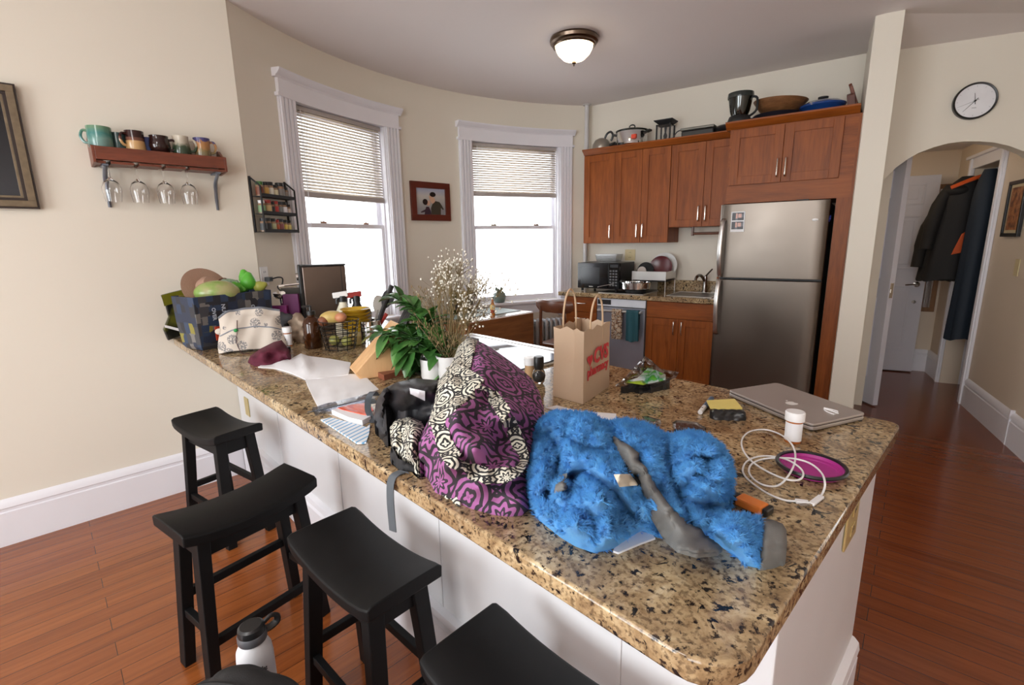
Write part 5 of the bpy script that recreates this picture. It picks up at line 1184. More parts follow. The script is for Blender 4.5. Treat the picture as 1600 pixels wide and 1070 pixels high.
for i, (u, v) in enumerate([(597,520),(622,466),(645,478),(668,500),(692,540),(640,545),(655,575),(704,570),(618,535)]):
    e = at_depth(u, v, dp0+random.uniform(-.07, .07))-Vector((pot.x, pot.y, Z0)); mid = (top0+e)/2+Vector((0, 0, .05))
    S = smoothpath([Vector((random.uniform(-.02,.02), random.uniform(-.02,.02), hp_*.5)), top0+Vector((0,0,.02)), mid, e], 5); ms.tube(S, [.0028]*8+[.0018]*(len(S)-8), 5)
    for q in range(5, len(S), 1):
        for sg in (-1, 1):
            d = (S[min(q+1, len(S)-1)]-S[q-1]).normalized(); o_ = Vector((random.uniform(-1,1), random.uniform(-1,1), random.uniform(-.5,.6)))*.9
            leaf(ml, S[q], d*.6+o_+RT*sg*.4, random.uniform(.075, .115), random.uniform(.040, .058), droop=random.uniform(.1, .45))
    leaf(ml, S[-1], (S[-1]-S[-3]), .09, .042)
ms.build('stem', mat('stem_green', lin(70,96,44), .5), t); ml.build('leaves', Mleaf, t, smooth=60)
pot2 = P(703, 596); h2 = hat(pot2, 555)
t = thing('flower_vase', 'white ribbed vase of dried grasses and tiny white flowers', 'plant', (pot2.x, pot2.y, Z0)); k = mpp(pot2)*18
m = MB(); n = 40; rings = []
for f, z in ((.80, 0), (.86, .006), (1.05, h2*.9), (1.1, h2), (1.0, h2), (.8, .02)): rings.append([(k*f*(1+.03*math.cos(20*2*pi*j/n))*math.cos(2*pi*j/n), k*f*(1+.03*math.cos(20*2*pi*j/n))*math.sin(2*pi*j/n), z) for j in range(n)])
m.loft(rings); m.build('vase', mat('white_ceramic', (.8,.8,.8), .25), t, smooth=60)
mg = MB(); mf = MB(); md = MB(); dp2 = (pot2-CAM).dot(FW); O2 = Vector((pot2.x, pot2.y, Z0))
for i in range(64):
    wht = i % 2 == 0
    u, v = (random.gauss(712, 18), random.uniform(408, 470)) if wht and i % 4 == 0 else (random.gauss(742, 14), random.uniform(432, 500)) if wht else (random.uniform(632, 732), random.uniform(420, 540))
    e = at_depth(u, v, dp2+random.uniform(-.10, .14))-O2; b0 = Vector((random.uniform(-.02,.02), random.uniform(-.02,.02), h2*.7)); md_ = b0*.45+e*.55+Vector((random.uniform(-.02,.02), random.uniform(-.02,.02), .01)); S = smoothpath([b0, md_, e], 5)
    mg.tube(S, .0010, 4)
    if wht:
        for _ in range(20):
            q = e+Vector((random.gauss(0,.022), random.gauss(0,.022), random.gauss(0,.022))); mg.tube([S[-3], q], .0005, 3); mf.ell(q, random.uniform(.0028, .0045), nu=6, nv=4)
    else:
        for _ in range(10):
            f = random.randint(4, len(S)-1); q = S[f]+Vector((random.gauss(0,.014), random.gauss(0,.014), random.gauss(.008,.012))); mg.tube([S[f-1], q], .0006, 3); md.ell(q, (.002, .002, .0055), nu=5, nv=4)
mg.build('dried_stems', mat('straw', lin(128,112,76), .8, var=.2), t); mf.build('white_flowers', mat('flower_white', lin(228,224,212), .7), t, smooth=60)['kind'] = 'stuff'; md.build('seed_heads', mat('seed_brown', lin(140,118,84), .8, var=.25, vs=40), t, smooth=60)['kind'] = 'stuff'
# ---------------------------------------------------------------- knife block, boards, crock
M_maple = wood('maple_wood', lin(206,158,108), lin(226,184,136), .45, (6, 6, 1.2))
p = P(580, 582); q = P(606, 586); t = thing('knife_block', 'pale wooden slanted knife block with dark handled knives', 'knife block', ((p.x+q.x)/2, (p.y+q.y)/2, Z0)); s = mpp(p)
bx = Vector((RT.x, RT.y, 0)).normalized(); by = Vector((-bx.y, bx.x, 0)); ln = (bx*.62+by*.35).normalized()
rzb = math.atan2(ln.y, ln.x)
m = MB(); poly = [(-.085, 0), (.04, 0), (.135, .165), (.075, .205), (-.105, .03)]
m.prism(poly, -.055, .055); m.xf(Matrix.Rotation(rad(90), 4, 'X')); m.xf(Matrix.Rotation(rzb, 4, 'Z')); m.build('block', M_maple, t, smooth=0, bevel=.004)
Lz = Matrix.Rotation(rzb, 3, 'Z')
for k, (f, w) in enumerate(((-.036, .0), (-.012, .015), (.014, -.004), (.036, .012))):
    a = Lz @ Vector((.100, f, .180)); d = Lz @ Vector((.52, 0, .86)); m = MB(); m.tube([a-d*.01, a+d*.03, a+d*(.09+w), a+d*(.105+w)], [.008, .009, .011, .006], 10, flat=1.5); m.build('knife_handle', M_black, t)
t = thing('cutting_board_stack', 'short stack of thin wooden boards lying in front of the knife block', 'boards', (0, 0, 0))
m = MB(); drape(m, [(583,578),(600,586),(655,571),(652,560),(620,560)], .022, 10); m.build('lower_board', wood('red_tray_wood', lin(120,66,48), lin(150,88,64), .45, (4,4,4)), t, smooth=20)
m = MB(); drape(m, [(589,569),(602,573),(654,559),(650,549),(628,552)], .034, 10, thick=.010); m.build('upper_board', mat('board_tan', lin(176,156,128), .55), t, smooth=20)
p = P(581, 540); h = hat(p, 500); s = mpp(p)
t = thing('utensil_crock', 'polished steel crock full of kitchen utensils', 'utensil holder', (p.x, p.y, Z0)); k = s*16
m = MB(); m.lathe([(0, 0), (k, 0), (k, h-.004), (k*1.06, h), (k*.98, h), (k*.94, .006), (0, .006)], n=36); m.build('crock', M_chrome, t)
Mgs = mat('grey_silicone', lin(140,134,126), .5)
def utensil(u, v, mt, hr, head=None, nm='utensil'):
    e = at_depth(u, v, (p-CAM).dot(FW)+.02)-Vector((p.x, p.y, Z0)); b = Vector((e.x*.1, e.y*.1, .05)); m = MB(); m.tube([b, b+(e-b)*.8, e], [hr, hr, hr*1.1], 8)
    if head == 'spat':
        d = (e-b).normalized(); sd = d.cross(FW).normalized(); G = [[e+d*(x*.075)+sd*w*k_+FW*(.004*k_*k_) for k_ in (-1, -.4, .4, 1)] for x, w in ((-.2, .010), (.15, .026), (.5, .032), (.8, .030), (1.0, .020))]; m.sheet(G, .008)
    o = m.build(nm, mt, None, smooth=40); o.location = (p.x, p.y, Z0); return o
tag(utensil(574, 502, Mgs, .006, 'spat', 'spatula'), 'grey spatula leaning left in the steel crock', 'spatula', 'utensils in the steel crock')
tag(utensil(590, 484, Mgs, .006, 'spat', 'spatula'), 'taller grey spatula standing upright in the steel crock', 'spatula', 'utensils in the steel crock')
tag(utensil(612, 446, M_black, .012, None, 'ladle'), 'black thick-handled utensil, the tallest in the crock', 'utensil', 'utensils in the steel crock')
tag(utensil(602, 476, M_blackm, .008, 'spat', 'turner'), 'black turner behind the grey spatulas', 'utensil', 'utensils in the steel crock')
tag(utensil(604, 490, mat('red_handle', lin(150,44,36), .4), .010, None, 'whisk'), 'red-handled utensil at the right of the crock', 'utensil', 'utensils in the steel crock')
# ---------------------------------------------------------------- fruit basket and neighbours
p = P(533, 547); h = hat(p, 500); s = mpp(p); k = s*30
t = thing('wire_basket', 'black wire bowl of onions and fruit on the granite', 'basket', (p.x, p.y, Z0)); Mwire = mat('black_wire', (.015,.015,.016), .3, .6)
m = MB()
for j in range(8): z = .012+(h-.012)*j/7; m.tube([((k*(.72+.28*j/7))*math.cos(2*pi*i/28), (k*(.72+.28*j/7))*math.sin(2*pi*i/28), z) for i in range(28)], .0022, 6, closed=True)
for i in range(10): a = 2*pi*i/10; m.tube([(k*.72*math.cos(a), k*.72*math.sin(a), .004), (k*math.cos(a), k*math.sin(a), h)], .002, 5)
m.build('wires', Mwire, t)
bc = Vector((p.x, p.y, Z0))
def produce(name, label, du, dz, r, c, sc=(1,1,1), dd=0.0, cat=None, grp=None):
    q = bc+RT*(s*du)+Vector((0,0,dz))+FW*dd; m = MB(); m.ell((0,0,0), (r*sc[0], r*sc[1], r*sc[2]), nu=20, nv=14); return one(m, name, mat(name+'_'+label[:6], c, .4, var=.15, vs=25), label, cat or name, q, face(q), grp)
produce('onion', 'brown onion on top of the wire basket', 4, h+.012, s*9, lin(190,128,92), (1,1,.85))
produce('squash', 'pale yellow squash at the back of the wire basket', -13, h+.014, s*14, lin(196,170,100), (1.3,.8,.75), .03, 'squash')
produce('onion', 'reddish onion at the left rim of the wire basket', -24, h-.008, s*8, lin(130,80,56))
for i, (du, dz, c) in enumerate(((-8, .05, lin(150,150,80)), (10, .045, lin(120,120,70)), (0, .035, lin(90,84,60)))): produce('lime', ('green lime low at the left inside the wire basket', 'green lime low at the right inside the wire basket', 'dark lime at the bottom of the wire basket')[i], du, dz, s*8, c, dd=(-.01, 0, .02)[i], grp='limes in the wire basket')
q0 = P(560, 537)
for i in range(6):
    m = MB(); m.lathe([(0, 0), (.05, 0), (.075, .018), (.078, .022), (.072, .022), (.048, .005), (0, .005)], n=30); one(m, 'bowl', mat('yellow_glaze', lin(206,168,50), .25), ('lowest', 'second lowest', 'third', 'fourth', 'second highest', 'topmost')[i]+' yellow bowl of the stack behind the steel crock', 'bowl', (q0.x, q0.y, Z0+.072+.0185*i), 0, 'stacked yellow bowls')
m = MB(); m.lathe([(0, 0), (.042, 0), (.045, .004), (.045, .045), (.04, .07), (0, .0715)], n=24); t = one(m, 'jar', mat('yellow_jar', lin(176,150,86), .2), 'squat yellow jar under the stack of yellow bowls', 'jar', (q0.x, q0.y, Z0), 0)
# spray bottles behind
def spray(label, u, vb, vt, bodyc, headc, trig):
    p = P(u, vb); h = hat(p, vt); s = mpp(p); t = thing('spray_bottle', label, 'spray bottle', (p.x, p.y, Z0), face(p), 'cleaning bottles by the window')
    m = MB(); m.lathe([(0, 0), (s*13, 0), (s*13.5, .006), (s*13, h*.55), (s*6, h*.75), (s*5, h*.82), (0, h*.82)], n=24); m.build('bottle', bodyc, t)
    m = MB(); m.bar((-s*14, 0, h*.93), (s*8, 0, h*.96), s*9, s*8); m.build('head', headc, t, smooth=0, bevel=.004); m = MB(); m.cyl((0, 0, h*.80), (0, 0, h*.92), s*6, n=14); m.build('collar', M_black, t); m = MB(); m.tube([(-s*5, 0, h*.92), (-s*9, 0, h*.84), (-s*9, 0, h*.76)], s*2, 6); m.build('trigger', trig, t)
spray('white-headed spray bottle behind the squash', 541, 532, 456, mat('spray_cream', lin(226,222,200), .35), M_white, M_black)
spray('dark spray bottle with a red trigger head behind the crock', 562, 530, 456, M_black, mat('red_head', lin(150,40,36), .4), M_black)
# amber bottle
p = P(491, 543); h = hat(p, 478); s = mpp(p)
t = thing('amber_bottle', 'brown glass bottle with a black pump spout', 'bottle', (p.x, p.y, Z0), face(p)); k = s*13.5
tg = NT('amber_glass'); tg.col(lin(70,36,14)).set(.06, 0, Transmission_Weight=.35)
m = MB(); m.lathe([(0, 0), (k*.95, 0), (k, .004), (k, h*.58), (k*.75, h*.70), (k*.40, h*.75), (k*.40, h*.80), (0, h*.80)], n=30); m.build('body', tg.m, t)
m = MB(); m.cyl((0, 0, h*.79), (0, 0, h*.88), k*.48, n=16); m.cyl((0, 0, h*.88), (0, 0, h), k*.16, n=10); m.bar((0, 0, h), (-k*.9, 0, h*.985), k*.3, k*.22); m.build('pump', M_black, t)
# tall steel bin by the window
a, b = P(484, 520), P(549, 520); p = (a+b)/2+Vector((-.10, .04, 0)); p.z = CT; s = mpp(p); h = hat(p, 416); w = s*62
t = thing('steel_appliance', 'tall brushed steel box-shaped appliance in front of the window', 'appliance', (p.x, p.y, Z0), face(p)+rad(4)); Mbox = mat('dark_brushed_steel', lin(112,98,90), .3, .9)
m = MB(); m.box(-w/2, w/2, 0, .11, 0, h); m.build('body', Mbox, t, smooth=0, bevel=.006)
m = MB(); m.box(-w/2-.004, w/2+.004, -.004, .114, h, h+.010); m.build('lid', M_black, t, smooth=0, bevel=.003)
m = MB(); m.box(-w/2-.022, -w/2-.001, .0, .10, 0, h+.012); m.build('side_pillar', M_black, t, smooth=0, bevel=.006)
m = MB(); m.box(w/2-.028, w/2-.024, -.002, .0, 0, h); m.build('seam', M_black, t, smooth=0)
# espresso corner: steel frame with chrome filter handle, boxes
p = P(458, 520)+Vector((-.02, .06, 0)); s = mpp(p); h = hat(p, 432)
t = thing('espresso_machine', 'polished steel machine with slanted chrome frame beside the tall steel appliance', 'appliance', (p.x, p.y, Z0), face(p))
W2 = s*62
m = MB(); m.box(-W2*.40, W2*.40, .03, .13, 0, h*.78); m.build('body', mat('machine_dark', lin(72,72,68), .35, .3), t, smooth=0, bevel=.008)
m = MB(); m.tube(smoothpath([(-W2*.42, .02, h*.84), (W2*.14, .02, h*.86), (W2*.22, .02, h*.80), (W2*.50, .0, h*.10)], 6), .007, 10); m.build('frame_bar', M_chrome, t)
m = MB(); m.tube([(W2*.0, .06, h*.98), (W2*.55, .06, h*1.02)], .022, 16); m.build('boiler', M_chrome, t)
m = MB(); m.lathe([(0, 0), (.030, 0), (.036, .012), (.034, .02), (0, .014)], (-W2*.42, -.005, h*.66), 22, Matrix.Rotation(rad(25), 3, 'X')); m.cyl((-W2*.36, 0, h*.32), (-W2*.38, 0, h*.62), .014, n=12); m.build('chrome_knob', M_chrome, t)
m = MB(); m.box(-W2*.46, -W2*.26, -.02, .02, 0, h*.34); m.build('white_base', M_white, t, smooth=0, bevel=.004)
p = P(460, 521)+Vector((0, -.0, 0)); s = mpp(p); h = hat(p, 460)
m = MB(); m.box(-s*11, s*11, 0, .03, 0, h); one(m, 'tea_box', mat('magenta_box', lin(98,24,84), .5), 'tall dark magenta box beside the steel machine', 'box', (p.x, p.y, Z0), face(p)+rad(-15), smooth=0, bevel=.001)
p = P(440, 523); s = mpp(p); h = hat(p, 478)
m = MB(); m.box(-s*12, s*12, 0, .03, 0, h); one(m, 'tea_box', mat('magenta_box2', lin(124,36,104), .5), 'shorter magenta box left of the tall one', 'box', (p.x, p.y, Z0), face(p)+rad(-20), smooth=0, bevel=.001)
# ---------------------------------------------------------------- tote, fruit, pouches
def crumple(name, parent, pieces, mt, vox=.006, sm=6, disp=None):
    m = MB()
    for c, r in pieces: m.ell(c, r)
    return remesh(m.build(name, mt, parent), vox, sm, disp)
fl_, fr_ = P(322, 548), P(424, 528); d = (fr_-fl_); dn = d.normalized(); bn = Vector((-dn.y, dn.x, 0))
bn = bn if bn.dot(FW) > 0 else -bn
t = thing('printed_tote', 'dark tote basket printed with coloured words, full of fruit and bags', 'basket', (fl_.x, fl_.y, Z0), math.atan2(dn.y, dn.x)); Wt = d.length; Dt = .17; ht = hat(fl_, 464)
tt = NT('tote_print'); co = tt.co('Object', scale=(1, 1, .8)); v = tt.n('ShaderNodeTexVoronoi', distance='CHEBYCHEV'); tt.l(co, v.inputs['Vector']); v.inputs['Scale'].default_value = 26; v.inputs['Randomness'].default_value = .55
sx = tt.n('ShaderNodeSeparateColor'); tt.l(v.outputs['Color'], sx.inputs[0]); c = tt.ramp(sx.outputs[0], [(0, lin(40,42,50)), (.22, lin(46,64,92)), (.45, lin(64,66,72)), (.62, lin(40,50,72)), (.84, lin(120,118,116)), (.90, lin(50,50,56)), (.97, lin(140,132,60))], 'CONSTANT'); tt.col(c).set(.55); M_tote = tt.m
def tring(f, z, b=0): return [((-.02 if k in (0, 3) else Wt+.01)+(0) + ((-1 if k in (0, 3) else 1)*f), (-f if k < 2 else Dt+f), z) for k in range(4)]
m = MB(); m.loft([tring(-.012, 0), tring(.0, .02), tring(.010, ht*.5), tring(.014, ht), tring(.008, ht), tring(-.018, .006)]); m.build('basket_body', M_tote, t, smooth=0, bevel=.006)
m = MB(); Mlb = mat('tote_lettering', lin(190,200,214), .6)
for txt, x, z, sz_ in (('OVER', .74, .62, .030), ('NUTTY', .30, .66, .030), ('OVER', .16, .66, .028)):
    text_mesh(m, txt, sz_*.9, Matrix.Translation((Wt*x, -.0135, ht*z)) @ Matrix.Rotation(rad(90), 4, 'X') @ Matrix.Rotation(rad(-90), 4, 'Z'), .0006, .0006)
m.build('lettering', Mlb, t, smooth=0)
Mob = mat('tote_orange', lin(196,72,44), .6)
for x in (.22, .50): m = MB(); m.box(Wt*x-.026, Wt*x+.026, -.0125, -.008, ht*.16, ht*.42); m.build('orange_patch', Mob, t, smooth=0)
to = Vector((fl_.x, fl_.y, Z0)); tax = dn; tay = bn
def inT(x, y, z): q = to+tax*x+tay*y; return Vector((q.x, q.y, Z0+z))
q = inT(Wt*.36, .06, ht-.005); m = MB(); m.ell((0,0,0.012), (.105, .07, .062), nu=26, nv=16); tm = NT('mango_skin'); nz = tm.noise(tm.co('Object'), 14, 3); tm.col(tm.ramp(nz, [(.35, lin(134,164,84)), (.6, lin(168,164,116))])).set(.25)
one(m, 'melon', tm.m, 'shiny pale green melon at the front of the tote', 'fruit', q, face(q))
for i, (x, y, z, r, c, lb) in enumerate(((.86, .07, .045, .042, lin(88,176,56), 'bright green pear-shaped fruit standing at the right of the tote'), (.98, .04, .018, .032, lin(168,172,80), 'yellow-green pear lying at the right rim of the tote'), (.93, .13, .066, .036, lin(96,184,60), 'bright green fruit behind the standing one, topmost in the tote'))):
    q = inT(Wt*x, y, ht+z); m = MB(); m.lathe([(0, -r), (r*.6, -r*.9), (r, -r*.2), (r*.85, r*.4), (r*.5, r*.95), (r*.3, r*1.25), (0, r*1.35)], n=22, ax=Matrix.Rotation(rad((8, 70, -12)[i]), 3, 'Y')); one(m, 'pear', mat('pear_%d' % i, c, .4, var=.12, vs=20), lb, 'fruit', q, face(q), 'green fruit in the tote', smooth=60)
q = inT(Wt*.52, .07, ht-.01); t2 = thing('mesh_bag', 'crumpled bright green mesh bag spilling over the tote rim', 'mesh bag', q, math.atan2(dn.y, dn.x))
crumple('mesh', t2, [((0, 0, .01), (.05, .03, .02)), ((.05, .02, .035), (.05, .03, .03)), ((.0, -.035, .0), (.035, .018, .022)), ((.10, .02, .02), (.03, .03, .02))], mat('green_mesh', lin(110,190,72), .6, bump=.5, bs=300), .005, 3, [(.03, .02)])
crumple('pale_mesh', t2, [((.02, .03, .05), (.06, .03, .03)), ((.06, .03, .04), (.04, .03, .03))], mat('pale_mesh', lin(150,176,150), .5, bump=.6, bs=200), .005, 3, [(.02, .02)])
q = inT(Wt*.42, .13, ht-.03); t2 = thing('woven_hat', 'tan woven sun hat tucked behind the fruit in the tote', 'hat', q, math.atan2(dn.y, dn.x))
m = MB(); m.lathe([(.055, -.012), (.12, .0), (.122, .005), (.06, .012), (.055, .010)], (0, 0, 0), 36, Matrix.Rotation(rad(62), 3, 'X')); m.lathe([(0, .07), (.04, .068), (.055, .045), (.058, .0), (.05, 0), (.045, .04), (0, .06)], (0, 0, 0), 30, Matrix.Rotation(rad(62), 3, 'X')); o = m.build('hat_body', mat('woven_tan', lin(164,132,112), .85, bump=.5, bs=150), t2, smooth=50); o.location = (-.03, .01, .05)
m = MB(); m.ell((.06, .0, .075), (.035, .02, .03)); m.ell((.095, .0, .055), (.02, .02, .03)); m.build('brown_band', mat('band_brown', lin(98,56,40), .8, var=.3, vs=40), t2)
# shiny gift bag leaning at the wall
t = thing('gift_bag', 'shiny black and olive foil bag hanging over the counter end at the left wall', 'bag', (XL+.012, .60, CT), pi/2)
pts = [(251,461),(270,456),(291,451),(299,470),(303,520),(285,523),(262,532),(255,515),(263,495),(258,476)]; poly = [(onx(u, v, XL+.03).y-.60, onx(u, v, XL+.03).z-CT) for u, v in pts]
tg = NT('foil_black'); nz = tg.noise(tg.co('Object'), 12, 2); tg.col(tg.ramp(nz, [(.45, lin(22,24,20)), (.62, lin(84,84,30))])).set(.15); 
m = MB(); m.prism(poly, 0, .03); m.xf(Matrix.Rotation(rad(90), 4, 'X')); m.build('bag_body', tg.m, t, smooth=0, bevel=.006)
mid = [(251,461),(270,456),(291,451),(293,466),(275,472),(256,478)]; m = MB(); m.prism([(onx(u, v, XL+.03).y-.60, onx(u, v, XL+.03).z-CT) for u, v in mid], 0, .004); m.xf(Matrix.Rotation(rad(90), 4, 'X')); m.xf(Matrix.Translation((0, -.0305, 0))); m.build('olive_top', mat('olive_foil', lin(100,98,24), .25), t, smooth=0)
mid = [(256,507),(280,513),(303,519),(302,522),(280,517),(257,511)]; m = MB(); m.prism([(onx(u, v, XL+.03).y-.60, onx(u, v, XL+.03).z-CT) for u, v in mid], 0, .003); m.xf(Matrix.Rotation(rad(90), 4, 'X')); m.xf(Matrix.Translation((0, -.0305, 0))); m.build('white_edge', M_white, t, smooth=0)
# zip pouch
po = [(345,549,0),(344,530,.03),(349,515,.06),(347,500,.10),(352,492,.12),(372,483,.145),(388,478,.155),(400,477,.155),(420,482,.145),(436,495,.12),(443,508,.09),(445,518,.07),(440,532,.03),(430,538,.008),(400,544,0),(370,548,0)]
tpz = NT('dandelion_print'); co = tpz.co('UV', scale=(1,1,1)); v1 = tpz.vor(co, 17, 'F1', 0); sm_ = tpz.noise(co, 140, 3); k1 = tpz.math('MULTIPLY', tpz.math('LESS_THAN', v1, .42), tpz.math('GREATER_THAN', sm_, .47)); tpz.col(tpz.mix(tpz.math('MULTIPLY', k1, .85), lin(206,196,184), lin(110,110,114))).set(.8); 
pb = P(396, 548); s = mpp(pb); t = thing('zip_pouch', 'off-white zip pouch printed with grey dandelions, on the counter before the tote', 'pouch', (pb.x, pb.y, Z0), face(pb)+rad(-4)); Wp, Hp = s*94, hat(pb, 490)*1.06
tilt = Matrix.Rotation(rad(-24), 3, 'X')
def pillowpt(x, z, side):
    # x in -1..1, z in 0..1 over the pouch face
    e = (1-abs(x)**3.2)*(1-abs(2*z-.75)**3 if z > .37 else 1-(.37-z)*.4); th = .036*max(0, e)**.6*(1-.35*z)
    sag = -.012*z*(1-x*x)+.006*math.sin(x*5+z*3)+.004*math.sin(x*11-z*6)
    top = Hp*(1+.10*math.cos(x*1.5)-.10*(x < -.7)*(abs(x)-.7)/.3)
    xx = Wp/2*x*(1-.10*z+.03*math.sin(z*7))
    q = tilt @ Vector((xx, side*(th+.002)+sag, top*z)); q.z = max(q.z, .0005); return q
nx_, nz_ = 22, 16
for nm, side in (('front_panel', -1), ('back_panel', 1)):
    m = MB(); G = [[pillowpt(-1+2*i/nx_, j/nz_, side) for i in range(nx_+1)] for j in range(nz_+1)]; m.sheet(G, .0015); o = m.build(nm, tpz.m, t, smooth=80)
    uv = o.data.uv_layers.new(name='UVMap')
    for p in o.data.polygons:
        for li in p.loop_indices: c = o.data.vertices[o.data.loops[li].vertex_index].co; uv.data[li].uv = (c.x, c.z)
m = MB(); m.tube(smoothpath([pillowpt(-1+2*i/12, 1.0, -1) for i in range(13)], 3), .006, 8, flat=.7); m.build('zip_band', mat('zip_grey', lin(112,116,124), .6), t)
m = MB(); m.tube(smoothpath([pillowpt(-.96+1.92*i/12, .50-.03*math.cos(i*.5), -1)+Vector((0, -.003, 0)) for i in range(13)], 3), .0035, 6, flat=.6); m.build('front_zip', mat('zip_grey2', lin(132,136,144), .6), t)
q = pillowpt(-.45, .47, -1); m = MB(); m.ell(q+Vector((0, -.006, 0)), (.010, .005, .009)); m.build('green_tag', mat('tag_green', lin(40,140,70), .5), t)
m = MB(); m.tube(smoothpath([pillowpt(-.42, .72, -1)+Vector((0,-.005,0)), pillowpt(-.41, .45, -1)+Vector((0,-.008,0)), pillowpt(-.43, .18, -1)+Vector((0,-.008,0)), Vector((-.045, -.055, .003)), Vector((-.01, -.075, .003))], 4), .0016, 6); m.build('zip_cord', mat('cord_maroon', lin(74,34,36), .7), t)
m = MB(); m.ell(pillowpt(-1.0, .62, 0), (.022, .012, .016)); m.build('side_tab', tpz.m, t)
bu = [(387,566,0),(391,556,.025),(408,544,.045),(428,534,.06),(440,531,.065),(452,546,.04),(455,556,.02),(446,565,0),(420,571,0),(398,572,0)]
m = MB(); drape(m, bu, Height(bu, bulge=.016, D=14, nz=.006, ns=16, seed=8), 4); one(m, 'burgundy_pouch', mat('burgundy_velvet', lin(88,20,44), .8, var=.2, vs=30), 'small burgundy drawstring pouch before the dandelion pouch', 'pouch', smooth=80)
ck = [(424,486,.12),(440,482,.13),(455,490,.12),(468,494,.11),(466,505,.08),(455,510,.07),(440,505,.09)]
m = MB(); drape(m, ck, Height(ck, bulge=.015, D=12, nz=.008, ns=12), 4); one(m, 'grey_cap', mat('cap_greycloth', lin(74,74,78), .9), 'grey cloth cap lying behind the dandelion pouch', 'cap', smooth=80)
cl = [(447,500,.10),(462,488,.13),(470,489,.125),(478,500,.10),(480,520,.05),(476,532,.01),(464,534,0),(452,525,.02)]
m = MB(); drape(m, cl, Height(cl, bulge=.02, D=14, nz=.008, ns=14, seed=3), 4); one(m, 'cream_cloth', mat('cream_cotton', lin(190,170,150), .9, var=.1), 'cream cloth bundle between the pouch and the brown bottle', 'cloth', smooth=80)
m = MB(); q = P(449, 548); m.lathe([(0, 0), (.016, 0), (.017, .004), (.017, .02), (0, .021)], n=18); one(m, 'bottle_cap', M_black, 'small round black cap lying before the amber pill bottle', 'cap', (q.x, q.y, Z0), 0)
# ================================================================ left wall and bay wall
LW = lambda y, z, out=0.0: (XL+out, y, z)
# mug shelf; local x along the wall, -y out into the room
sy0, sy1, sz = .287, .873, 1.845
t = thing('mug_shelf', 'mahogany wall shelf holding pottery mugs with wine glasses hung underneath', 'shelf', LW(sy0, sz, .001), pi/2); L = sy1-sy0; D = .135
m = MB(); m.box(.012, L-.012, -D+.012, -.001, .062, .078); m.build('shelf_board', M_shelfwood, t, smooth=0, bevel=.001)
m = MB(); m.box(.012, L-.012, -D, -D+.012, .020, .082); m.build('front_rail', M_shelfwood, t, smooth=0, bevel=.002)
for x in (0, L-.012):
    m = MB(); m.loft([[(xx, y, z) for y, z in ((-.001, -.005), (-D, .005), (-D, .082), (-D*.6, .095), (-D*.25, .125), (-.001, .132))] for xx in (x, x+.012)]); m.build('end_panel', M_shelfwood, t, smooth=0, bevel=.0015)
slots = [onx(168, 258, XL+.075).y-sy0, onx(212, 262, XL+.075).y-sy0, onx(254, 266, XL+.075).y-sy0, onx(291, 270, XL+.075).y-sy0]
edges = [.012] + [v for s_ in slots for v in (s_-.010, s_+.010)] + [L-.012]
for k in range(0, len(edges), 2):
    m = MB(); m.box(edges[k], edges[k+1], -D+.014, -.002, .004, .016); m.build('glass_rail', M_shelfwood, t, smooth=0)
Mbr = mat('bracket_grey', lin(120,126,140), .3, .6)
for x in (.045, L-.045):
    m = MB(); m.tube(smoothpath([(x, -D+.02, .0), (x, -D*.6, -.02), (x, -.03, -.055), (x, -.012, -.13), (x, -.008, -.20)], 4), [.013]*10+[.011]*4+[.009]*3, 8, flat=.7); m.box(x-.012, x+.012, -D+.015, -.002, -.006, .002); m.build('bracket', Mbr, t)
def mug(label, y, out, prof, mats, hang, n=28, hr=.02):
    t = thing('mug', label, 'mug', LW(y, sz+.0785, out), 0, 'pottery mugs on the wall shelf')
    hgt = prof[-1][1]; m = MB(); inner = [(r-.006, z) for r, z in prof[::-1] if z > .01] + [(0, .008)]
    m.lathe([(0, 0)]+prof+inner, n=n); m.build('cup', mats, t)
    ca, sa = math.cos(hang), math.sin(hang); r0 = prof[len(prof)//2][0]-.004
    P = [(r0, hgt*.80), (r0+.022, hgt*.82), (r0+.032, hgt*.55), (r0+.02, hgt*.28), (r0, hgt*.25)]
    m = MB(); m.tube(smoothpath([(r*ca, r*sa, z) for r, z in P], 4), .0065, 8); m.build('handle', mats, t); return t
def glaze(name, stops, nscale=30, amt=.012, rough=.15):
    t_ = NT(name); co = t_.co('Object'); sx = t_.n('ShaderNodeSeparateXYZ'); t_.l(co, sx.inputs[0]); nn = t_.noise(co, nscale, 3)
    h = t_.math('MULTIPLY', t_.math('ADD', sx.outputs[2], t_.math('MULTIPLY', t_.math('SUBTRACT', nn, .5), amt)), 10.0); t_.col(t_.ramp(h, stops)).set(rough); return t_.m
yv = lambda u, v, o=.075: onx(u, v, XL+o).y
straight = lambda r, h: [(r*.96, 0), (r, .006), (r, h*.5), (r, h)]
mug('large teal glazed mug at the left end of the wall shelf', yv(158, 226), .078, straight(.050, .100), glaze('teal_glaze', [(.05, lin(96,124,120)), (.35, lin(112,150,142)), (.6, lin(70,128,124)), (.95, lin(104,140,112))], 24, .05), rad(-115))
mug('dark green mug tucked behind the teal mug', yv(186, 228, .04), .048, straight(.036, .085), mat('dark_teal_glaze', lin(64,92,92), .2), rad(-60))
mug('brown and tan banded pottery mug on the wall shelf', yv(212, 228), .082, [(.040, 0), (.043, .006), (.040, .05), (.041, .098)], glaze('brown_tan_glaze', [(.0, lin(196,158,108)), (.47, lin(196,158,108)), (.50, lin(110,72,58)), (.62, lin(110,72,58)), (.66, lin(52,26,24))], 20, .004), rad(-70))
mug('blue glazed mug behind the brown pottery mugs', yv(230, 228, .035), .045, straight(.034, .078), mat('blue_glaze', lin(48,70,130), .2), rad(40))
